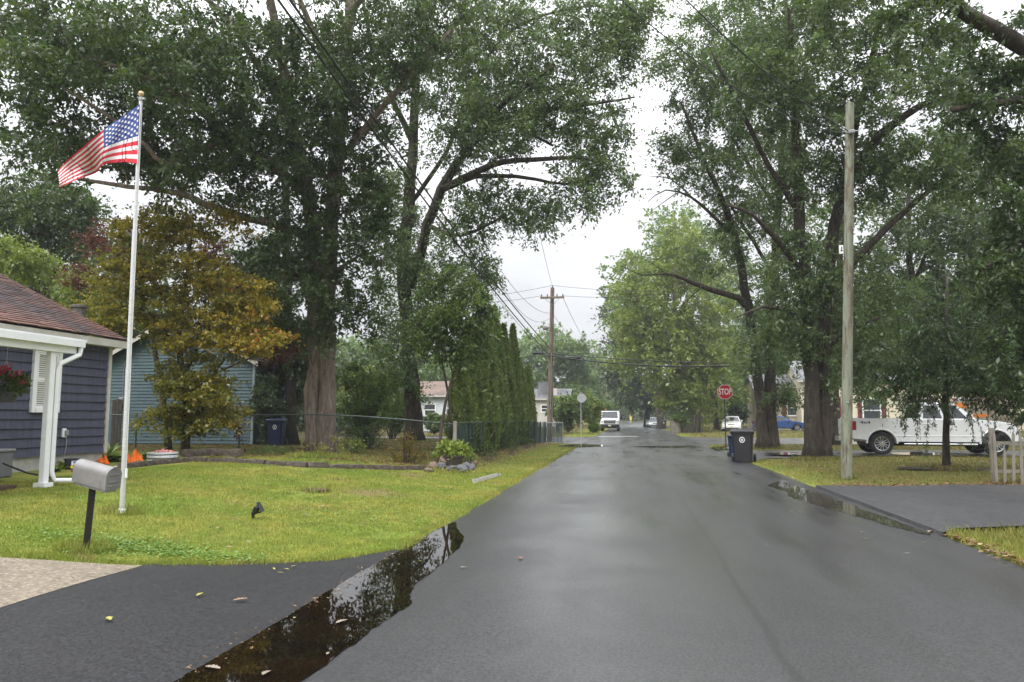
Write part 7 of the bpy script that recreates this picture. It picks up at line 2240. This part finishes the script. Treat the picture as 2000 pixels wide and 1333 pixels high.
LV = [(668, 1220, M_L4, .15, 'big pale oak leaf floating on the brown puddle'), (470, 1177, M_L1, .13, 'brown oak leaf lying on the black apron'), (390, 1167, M_L2, .10, 'yellow leaf alone on the black apron'), (213, 1215, M_L2, .12, 'greenish sprig leaf low on the black apron'),
      (535, 1116, M_L2, .07, 'yellow leaf leftmost of the small cluster near the lawn edge'), (548, 1124, M_L2, .07, 'yellow leaf lowest of the small cluster near the lawn edge'), (559, 1117, M_L2, .07, 'yellow leaf third of the small cluster near the lawn edge'), (573, 1111, M_L2, .07, 'yellow leaf rightmost of the small cluster near the lawn edge'),
      (447, 1077, M_L1, .13, 'curled tan leaf on the lawn above the apron'), (485, 1066, M_L4, .10, 'pale leaf on the lawn right of the curled tan leaf'), (632, 994, M_L4, .11, 'white-backed leaf on the lawn right of the spotlight'), (600, 1012, M_L4, .10, 'small pale leaf on the lawn below the stump'),
      (366, 968, M_L4, .11, 'pale leaf on the lawn right of the flagpole'), (425, 1038, M_L1, .10, 'tan leaf on the lawn left of the spotlight'), (710, 968, M_L3, .11, 'brown leaf on the lawn near the bare patch'), (1017, 1095, M_L3, .13, 'dark crumpled leaf on the street near the puddle'),
      (905, 1113, M_L4, .09, 'thin pale leaf on the street beside the puddle'), (520, 1322, M_L4, .12, 'pale leaf at the bottom end of the puddle'), (415, 1310, M_L4, .13, 'long pale leaf in the puddle near the bottom edge'), (640, 1284, M_L4, .06, 'tiny white petal at the puddle edge'),
      (1690, 1057, M_L2, .08, 'yellowish leaf on the street below the driveway edge'), (1683, 1043, M_L4, .09, 'pale leaf on the street near the driveway edge'), (1773, 1085, M_L4, .08, 'whitish leaf on the right side of the street'), (1545, 1002, M_L2, .08, 'yellow-green leaf on the right half of the street'),
      (1804, 1063, M_L2, .07, 'small yellow leaf near the driveway corner'), (1817, 1040, M_L4, .16, 'white torn leaf caught at the driveway corner'), (1780, 1020, M_L4, .07, 'pale leaf at the gutter of the raised driveway'), (1497, 1071, M_L4, .06, 'pale speck of leaf mid street'),
      (735, 1020, M_L4, .09, 'pale leaf on the lawn near the street end of the stump'), (560, 985, M_L2, .07, 'yellow leaf on the lawn under the stump'), (795, 955, M_L3, .11, 'brown leaf near the rock pile'), (820, 1100, M_L2, .05, 'small yellow leaf floating at the far end of the puddle')]
for i, (px, py, m, s, lb) in enumerate(LV):
    p = ground(px, py)
    inpud = 'puddle' in lb and 'beside' not in lb and 'near the puddle' not in lb
    lawn = off_road(p.x, p.y) > .05 and not in_left_drive(np.array(p.x), np.array(p.y))
    o = link('fallen_leaf', oak_leaf(m, s * .95, i)); o.location = p + Vector((0, 0, .035 if lawn else (.014 if not inpud else .006)))
    if off_road(p.x, p.y) < 0: o.location.z = crown(p.x) + .002 + (.004 if inpud else 0)
    o.rotation_euler = (random.uniform(-.1, .1), random.uniform(-.1, .1), random.uniform(0, 6.28)); tag(o, lb, 'leaf', 'single fallen leaves')
# ------------------------------------------------------------------ vehicles
def car_paint(name, col, metal=.0):
    return mat(name, col, .28, metal, var=.03, rvar=.05, coat=.6)
M_TYRE = mat('tyre', (.014, .014, .015), .75, var=.2, vs=10)
M_ALLOY = mat('alloy', (.52, .53, .54), .28, .85, var=.06)
M_CGLASS = mat('car_glass', (.018, .022, .024), .04, var=.1, rvar=.015, spec=.8)
M_TAIL = mat('tail_lamp', (.30, .008, .012), .15, var=.15, rvar=.03)
M_HEAD = mat('head_lamp', (.62, .65, .66), .1, .2, var=.1, rvar=.03)
M_TRIM = mat('black_trim', (.014, .014, .015), .5, var=.15)
M_CHROME = mat('chrome', (.6, .61, .62), .15, .9, var=.04, rvar=.04)
M_PLATE = mat('plate', (.62, .60, .48), .4)

def arch(cx, cz, r, n=10):
    """points of a wheel opening from rear to front, in profile coordinates"""
    return [(cx + r * math.cos(math.pi - math.pi * k / n), cz + r * math.sin(math.pi - math.pi * k / n)) for k in range(n + 1)]

def shell(mb, prof, w, inset=.05, edge=.09):
    """closed side profile (x, z) given width with softened sides"""
    cx = sum(p[0] for p in prof) / len(prof); cz = sum(p[1] for p in prof) / len(prof)
    n = len(prof)
    pts = [Vector((p[0], p[1])) for p in prof]
    ins = []
    for i in range(n):
        a, b, c = pts[i - 1], pts[i], pts[(i + 1) % n]
        d1, d2 = (b - a), (c - b)
        n1 = Vector((-d1.y, d1.x)).normalized() if d1.length > 1e-6 else Vector((0, 0)); n2 = Vector((-d2.y, d2.x)).normalized() if d2.length > 1e-6 else n1
        m = n1 + n2
        m = m.normalized() if m.length > 1e-6 else n1
        ins.append(b + m * inset)
    area = sum(pts[i].x * pts[(i + 1) % n].y - pts[(i + 1) % n].x * pts[i].y for i in range(n))
    if area < 0:
        ins = [p - (q - p) for p, q in zip(pts, ins)]
    rows = [(ins, -w / 2), (pts, -w / 2 + edge), (pts, w / 2 - edge), (ins, w / 2)]
    vs = [(p[0], y, p[1]) for r_, y in rows for p in r_]
    fs = [tuple(range(n - 1, -1, -1)), tuple(3 * n + k for k in range(n))]
    for j in range(3):
        for k in range(n): fs.append((j * n + k, j * n + (k + 1) % n, (j + 1) * n + (k + 1) % n, (j + 1) * n + k))
    mb.add(vs, fs)

def wheel(parent, x, y, r, w, side, spokes=6, twin=True, rim_r=.68):
    root = empty('wheel', (x, y, r)); root.parent = parent
    q = Matrix.Rotation(R(-90) * side, 3, 'X')
    mb = MB(); mb.lathe([(r * rim_r, -w / 2), (r * .93, -w / 2), (r, -w * .36), (r, w * .36), (r * .93, w / 2), (r * rim_r, w / 2), (r * rim_r, -w / 2)], 28, rot=q, cap=False); mb.build('tyre', M_TYRE, root, True)
    rim = MB(); rim.lathe([(r * rim_r * .98, -w * .45), (r * rim_r * .98, w * .44), (r * rim_r * 1.02, w * .47), (r * rim_r * .9, w * .44), (r * rim_r * .88, w * .1)], 28, rot=q, cap=False)
    rm = rim.build('rim', M_ALLOY, root, True)
    mb = MB(); mb.lathe([(.001, w * .02), (r * rim_r * .9, w * .02)], 20, rot=q, cap=False); mb.build('wheel_shade_disc', mat('brake_shadow', (.03, .03, .032), .6), root)  # dark disc behind the spokes: the wheel's inner shade put into its colour
    mb = MB(); mb.lathe([(r * .13, w * .2), (r * .13, w * .44), (r * .06, w * .46)], 12, rot=q)
    for k in range(spokes):
        for s in ((-1, 1) if twin else (0,)):
            a = 2 * math.pi * k / spokes
            a1 = a + s * .16; a2 = a + s * .30
            p0 = Vector((math.cos(a1 * 1.0) * r * .10, math.sin(a1) * r * .10, w * .40)); p1 = Vector((math.cos(a2) * r * rim_r * .95, math.sin(a2) * r * rim_r * .95, w * .41))
            hw = r * .040 if twin else r * .075
            t = (p1 - p0).normalized(); sd = t.cross(Vector((0, 0, 1))) * hw
            vv = [q @ v for v in (p0 + sd, p0 - sd, p1 - sd * .9, p1 + sd * .9, p0 + sd - Vector((0, 0, w * .15)), p0 - sd - Vector((0, 0, w * .15)), p1 - sd * .9 - Vector((0, 0, w * .15)), p1 + sd * .9 - Vector((0, 0, w * .15)))]
            mb.add(vv, [(0, 1, 2, 3), (0, 3, 7, 4), (1, 5, 6, 2), (3, 2, 6, 7)])
    mb.build('spokes', M_ALLOY, rm)
    return root

def greenhouse(parent, base, top, wb, wt, paint, pillars, name='cabin'):
    """base: (x_rear, x_front, z); top: (x_rear, x_front, z); glass panels set proud of the painted cabin"""
    xr, xf, zb_ = base; tr, tf, zt = top
    mb = MB()
    mb.add([(xr, -wb / 2, zb_), (xf, -wb / 2, zb_), (xf, wb / 2, zb_), (xr, wb / 2, zb_), (tr, -wt / 2, zt), (tf, -wt / 2, zt), (tf, wt / 2, zt), (tr, wt / 2, zt),
            (tr + .12, -wt / 2 + .12, zt + .05), (tf - .15, -wt / 2 + .12, zt + .05), (tf - .15, wt / 2 - .12, zt + .05), (tr + .12, wt / 2 - .12, zt + .05)],
           [(0, 1, 5, 4), (1, 2, 6, 5), (2, 3, 7, 6), (3, 0, 4, 7), (4, 5, 9, 8), (5, 6, 10, 9), (6, 7, 11, 10), (7, 4, 8, 11), (8, 9, 10, 11)])
    cab = mb.build(name, paint, parent)
    def P3(s, u, v, off=.006):      # side face: u along, v up
        x0 = xr + (tr - xr) * v; x1 = xf + (tf - xf) * v
        return Vector((x0 + (x1 - x0) * u, s * ((wb + (wt - wb) * v) / 2 + off), zb_ + (zt - zb_) * v))
    for s in (-1, 1):
        for (u0, u1, w0, w1) in pillars:
            mb = MB(); mb.add([P3(s, u0, .06), P3(s, u1, .06), P3(s, w1, .88), P3(s, w0, .88)], [(0, 1, 2, 3)]); mb.build('side_window', M_CGLASS, cab)
    for (xa, xb, nm, s) in ((xf, tf, 'windscreen', 1), (xr, tr, 'rear_window', -1)):
        mb = MB(); v0, v1 = .07, .90
        def F3(v, y): return Vector((xa + (xb - xa) * v + s * .006, y * ((wb + (wt - wb) * v) / 2 - .07), zb_ + (zt - zb_) * v))
        mb.add([F3(v0, -1), F3(v0, 1), F3(v1, 1), F3(v1, -1)], [(0, 1, 2, 3)]); mb.build(nm, M_CGLASS, cab)
    return cab

def pbox(parent, name, c, s, m, b=.012, rot=None):
    mb = MB(); mb.bbox((0, 0, 0), s, b, rot); o = mb.build(name, m, parent); o.location = c; return o

# ---- white pickup (nose towards +X), near side is -Y
def pickup(loc, rz):
    root = empty('pickup_truck', loc, rz); tag(root, 'white crew-cab pickup parked across the driveway behind the drooping tree', 'pickup')
    paint = car_paint('white_pickup_paint', (.62, .635, .65))
    rw, fw, wr = 1.12, 4.98, .41
    prof = [(0.02, .62), (.02, 1.12), (.06, 1.36), (2.40, 1.36), (2.40, 1.33), (4.0, 1.33), (4.35, 1.31), (5.1, 1.25), (5.55, 1.18), (5.72, 1.05), (5.78, .80), (5.74, .52)]
    prof += [(fw + .50, .46)] + arch(fw, .42, .50)[::-1] + [(fw - .52, .46), (rw + .54, .46)] + arch(rw, .42, .50)[::-1] + [(rw - .54, .52), (.12, .56)]
    mb = MB(); shell(mb, prof, 2.0, .035, .10); body = mb.build('body', paint, root, True)
    # bed interior, tailgate
    mb = MB(); mb.box((1.20, 0, 1.28), (2.1, 1.62, .17)); mb.build('bed_liner', M_TRIM, root)
    greenhouse(root, (2.42, 4.40, 1.32), (2.56, 3.72, 1.90), 1.86, 1.56, paint, [(.08, .42, .10, .46), (.47, .86, .52, .93)])
    for x, y, s in ((rw, -.86, -1), (fw, -.86, -1), (rw, .86, 1), (fw, .86, 1)):
        w_ = wheel(root, x, y, wr, .27, s, 6, True, .66)
    for s in (-1, 1):
        # flared lips round the openings
        for cx in (rw, fw):
            mb = MB(); pts = [(p[0], s * .985, p[1]) for p in arch(cx, .42, .53, 16)]; mb.tube(pts, .035, 6); mb.build('wheel_lip', paint, root, True)
            mb = MB(); mb.prism([(p[0], p[1]) for p in arch(cx, .40, .49, 12)], s * .70, s * .72, 'y'); mb.build('wheel_well', M_TRIM, root)
        pbox(root, 'tail_lamp', (.13, s * .985, 1.08), (.24, .06, .36), M_TAIL, .05)
        pbox(root, 'head_lamp', (5.52, s * .90, 1.02), (.26, .22, .22), M_HEAD, .05)
        pbox(root, 'lamp_surround', (5.62, s * .86, .86), (.16, .22, .2), M_TRIM, .04)
        pbox(root, 'running_board', (3.1, s * 1.0, .40), (2.5, .16, .06), M_CHROME, .02)
        pbox(root, 'sill', (3.1, s * .93, .46), (2.6, .10, .09), M_TRIM, .02)
        for x in (2.44, 3.36, 4.22): pbox(root, 'door_gap', (x, s * .99, .93), (.012, .03, .78), M_TRIM, .002)
        for x in (2.60, 3.54): pbox(root, 'door_handle', (x, s * 1.008, 1.14), (.2, .03, .035), M_TRIM if x > 3 else paint, .01)
        mi = pbox(root, 'mirror', (4.10, s * 1.14, 1.42), (.14, .24, .26), paint, .05)
        pbox(mi, 'mirror_arm', (0, -s * .14, -.05), (.06, .14, .06), M_TRIM, .01)
        pbox(root, 'body_crease', (3.05, s * .998, .70), (3.0, .03, .05), paint, .012)
        me = text_mesh('decal', '4x4', .22, M_TRIM, bold=.004); o = link('decal', me, root); o.location = (.56, s * 1.003, 1.20); o.rotation_euler = (R(90), 0, 0 if s < 0 else R(180)); o.scale = (1.1, .62, 1)
    rb = pbox(root, 'rear_bumper', (-.03, 0, .56), (.24, 1.9, .2), M_CHROME, .04); pbox(rb, 'licence_plate', (-.125, 0, .03), (.012, .32, .16), M_PLATE, .004)
    pbox(root, 'tailgate', (.0, 0, 1.02), (.06, 1.62, .62), paint, .02)
    fbm = pbox(root, 'front_bumper', (5.76, 0, .56), (.26, 1.96, .26), M_CHROME, .06)
    gr = pbox(root, 'grille', (5.74, 0, .94), (.10, 1.40, .34), M_TRIM, .03)
    for k in range(4): pbox(gr, 'grille_bar', (.05, 0, -.12 + .08 * k), (.02, 1.3, .025), M_CHROME, .006)
    pbox(root, 'underbody', (2.9, 0, .44), (4.6, 1.3, .22), M_TRIM, .03)
    pbox(root, 'cab_rear_lamp', (2.53, 0, 1.86), (.04, .3, .05), M_TAIL, .01)
    return root
pr = ground(1724, 890)
rear_x = pr.x - 1.12
pickup((rear_x, pr.y + .86, tz(rear_x + 3, pr.y) + .012), R(-3))

def sedan(label, loc, rz, paint, L=4.6, W=1.74, group=None, wag=False, name='parked_car', pale_plate=True):
    root = empty(name, loc, rz); tag(root, label, 'car', group)
    k = L / 4.6; rw, fw, wr = .95 * k, 3.62 * k, .31
    prof = [(.0, .42), (.0, .72), (.05, .93), (.45 * k, .97), (1.0 * k, .95), (3.05 * k, .93), (3.5 * k, .90), (4.2 * k, .78), (4.5 * k, .66), (4.6 * k, .50), (4.56 * k, .24)]
    prof += [(fw + .40, .22)] + arch(fw, .30, .37)[::-1] + [(fw - .40, .22), (rw + .40, .22)] + arch(rw, .30, .37)[::-1] + [(rw - .40, .24), (.05, .28)]
    mb = MB(); shell(mb, prof, W, .04, .12); mb.build('body', paint, root, True)
    greenhouse(root, (.55 * k if not wag else .1, 3.25 * k, .93), (1.15 * k if not wag else .45, 2.45 * k, 1.38), W - .14, W - .52, paint, [(.06, .44, .10, .48), (.47, .86, .52, .95)])
    for x, y, s in ((rw, -W / 2 + .1, -1), (fw, -W / 2 + .1, -1), (rw, W / 2 - .1, 1), (fw, W / 2 - .1, 1)): wheel(root, x, y, wr, .2, s, 5, False, .7)
    for s in (-1, 1):
        for cx in (rw, fw):
            mb = MB(); mb.prism([(p[0], p[1]) for p in arch(cx, .28, .36, 10)], s * (W / 2 - .28), s * (W / 2 - .26), 'y'); mb.build('wheel_well', M_TRIM, root)
        pbox(root, 'tail_lamp', (.04, s * (W / 2 - .2), .80), (.14, .34, .17), M_TAIL, .03)
        pbox(root, 'head_lamp', (4.36 * k, s * (W / 2 - .26), .66), (.22, .38, .15), M_HEAD, .04)
        pbox(root, 'mirror', (2.95 * k, s * (W / 2 + .05), .99), (.12, .18, .13), paint, .03)
        pbox(root, 'side_moulding', (2.3 * k, s * (W / 2 - .003), .55), (2.2 * k, .02, .04), paint, .006)
        for x in (1.25 * k, 2.2 * k, 3.1 * k): pbox(root, 'door_gap', (x, s * (W / 2 - .008), .66), (.010, .02, .5), M_TRIM, .002)
        for x in (1.45 * k, 2.4 * k): pbox(root, 'door_handle', (x, s * (W / 2 + .004), .80), (.16, .03, .03), paint, .008)
    fbp = pbox(root, 'front_bumper', (4.56 * k, 0, .40), (.16, W - .2, .2), paint, .05)
    pbox(fbp, 'licence_plate', (.085, 0, .02), (.01, .3, .14), M_PLATE, .004)
    pbox(root, 'air_intake', (4.60 * k, 0, .27), (.08, W - .5, .10), M_TRIM, .02)
    pbox(root, 'grille', (4.53 * k, 0, .62), (.06, .62, .08), M_TRIM, .02)
    pbox(root, 'rear_bumper', (.03, 0, .48), (.14, W - .14, .2), paint, .05)
    pbox(root, 'underbody', (2.3 * k, 0, .26), (4.0 * k, W - .5, .14), M_TRIM, .03)
    return root
def place(px, py, d):
    p = Vector(P(px, py, d)); p.z = tz(p.x, p.y) + .012; return p
q = place(1429, 846, 70)
r_ = R(-100)
sedan('white car facing the street left of the dark evergreen bush', (q.x + .75, q.y + 4.4, q.z), r_, car_paint('white_car_paint', (.68, .68, .66)), 4.4, 1.72)
q0 = Vector(P(1474, 846, 74)); 
sedan('metallic blue sedan parked side-on behind the oak trunks', (q0.x, q0.y + .6, tz(q0.x, q0.y) + .012), R(1), car_paint('blue_car_paint', (.018, .065, .23), .3), 5.1, 1.8)
q = place(1283, 835, 104)
sedan('silver car parked on the right far down the street', (q.x, q.y + 4.2, crown(3.6)), R(-94), car_paint('silver_paint', (.42, .45, .46), .3), 4.4, 1.72, wag=True)
sedan('pale grey car parked behind the silver car', (q.x - .35, q.y + 10.2, crown(3.4)), R(-92), car_paint('grey_paint', (.5, .52, .52), .3), 4.6, 1.76, wag=True)

# ---- white van on the left kerb, nose to the camera
def van(loc, rz):
    root = empty('parked_van', loc, rz); tag(root, 'white van with a tall hood parked facing us on the left', 'van')
    paint = car_paint('van_white', (.66, .67, .68)); W = 2.0
    rw, fw, wr = 1.15, 4.75, .38
    prof = [(0, .55), (0, 2.0), (.15, 2.12), (3.6, 2.14), (3.85, 2.08), (4.45, 1.38), (5.45, 1.28), (5.72, 1.18), (5.8, .9), (5.8, .46)]
    prof += [(fw + .48, .40)] + arch(fw, .38, .46)[::-1] + [(fw - .48, .40), (rw + .5, .40)] + arch(rw, .38, .46)[::-1] + [(rw - .5, .45), (.05, .5)]
    mb = MB(); shell(mb, prof, W, .08, .14); mb.build('body', paint, root, True)
    mb = MB(); mb.add([(4.46, -.84, 1.39), (4.46, .84, 1.39), (3.89, .76, 2.05), (3.89, -.76, 2.05)], [(0, 1, 2, 3)]); 
    mb.v = [(a + .02, b_, c + .02) for a, b_, c in mb.v]; mb.build('windscreen', M_CGLASS, root)
    for s in (-1, 1):
        mb = MB(); mb.add([(4.25, s * 1.004, 1.35), (3.3, s * 1.004, 1.35), (3.3, s * .985, 1.95), (3.75, s * .985, 1.95)], [(0, 1, 2, 3)]); mb.build('side_window', M_CGLASS, root)
        pbox(root, 'head_lamp', (5.70, s * .80, 1.03), (.2, .32, .28), M_HEAD, .05); pbox(root, 'mirror', (4.2, s * 1.16, 1.42), (.14, .22, .3), M_TRIM, .04)
        for x in (rw, fw): wheel(root, x, s * .86, wr, .26, s, 6, False, .6)
    gr = pbox(root, 'grille', (5.79, 0, 1.0), (.10, 1.2, .36), M_TRIM, .04)
    for k in range(3): pbox(gr, 'grille_bar', (.05, 0, -.1 + .1 * k), (.02, 1.1, .03), M_CHROME, .008)
    fbp = pbox(root, 'front_bumper', (5.82, 0, .60), (.2, 1.96, .3), M_TRIM, .06); pbox(fbp, 'licence_plate', (.105, 0, 0), (.01, .3, .15), M_PLATE, .004)
    pbox(root, 'underbody', (2.9, 0, .42), (4.8, 1.4, .16), M_TRIM, .03)
    rk = pbox(root, 'roof_rack', (1.8, 0, 2.22), (2.6, 1.5, .06), M_TRIM, .02)
    pbox(rk, 'beacon', (-1.0, -.55, .1), (.3, .2, .14), mat('amber', (.6, .2, .03), .3), .04)
    return root
q = place(1191, 842, 78)
van((q.x, q.y + 5.8, crown(-2)), R(-90))

# ---- orange-striped box truck glimpsed through the leaves behind the pickup
def box_truck(loc, rz):
    root = empty('box_truck', loc, rz); tag(root, 'white and orange work truck glimpsed through the leaves beyond the pickup', 'truck')
    W = 2.1; white = mat('truck_tan', (.30, .26, .20), .5); org = mat('truck_orange', (.65, .20, .02), .4)
    pbox(root, 'cargo_box', (2.2, 0, 1.75), (4.4, W, 2.0), white, .04)
    for s in (-1, 1): pbox(root, 'stripe', (3.2, s * (W / 2 + .006), 1.45), (1.3, .012, .26), org, .003); pbox(root, 'upper_stripe', (1.6, s * (W / 2 + .006), 2.35), (1.0, .012, .4), org, .003)
    prof = [(4.45, .5), (4.45, 2.2), (5.3, 2.2), (5.75, 1.5), (6.5, 1.35), (6.6, .5)]
    mb = MB(); shell(mb, prof, W - .1, .06, .12); mb.build('cab', white, root, True)
    for s in (-1, 1):
        mb = MB(); mb.add([(4.7, s * (W / 2 - .05), 1.5), (5.6, s * (W / 2 - .05), 1.5), (5.25, s * (W / 2 - .05), 2.05), (4.7, s * (W / 2 - .05), 2.05)], [(0, 1, 2, 3)]); mb.build('side_window', M_CGLASS, root)
        for x in (1.2, 5.6): wheel(root, x, s * (W / 2 - .2), .42, .26, s, 6, False, .6)
    pbox(root, 'chassis', (3.2, 0, .6), (6.2, 1.0, .2), M_TRIM, .03)
    return root
q = place(1845, 846, 66); box_truck((q.x, q.y + 1.5, q.z), R(0))

# ---- haze: damp air between the camera and the far trees
hm = bpy.data.materials.new('damp_air'); hm.use_nodes = True
hn, hl_ = hm.node_tree.nodes, hm.node_tree.links
hn.clear()
ho = hn.new('ShaderNodeOutputMaterial'); hv = hn.new('ShaderNodeVolumePrincipled')
hv.inputs['Color'].default_value = (.93, .95, 1.0, 1); hv.inputs['Density'].default_value = .00065; hv.inputs['Anisotropy'].default_value = .2
hl_.new(hv.outputs[0], ho.inputs['Volume'])
mb = MB(); mb.box((0, 360, 24), (860, 860, 51)); o = mb.build('haze', hm); tag(o, 'thin damp haze filling the street', kind='stuff')
o.location.z = 0
bpy.context.view_layer.update()
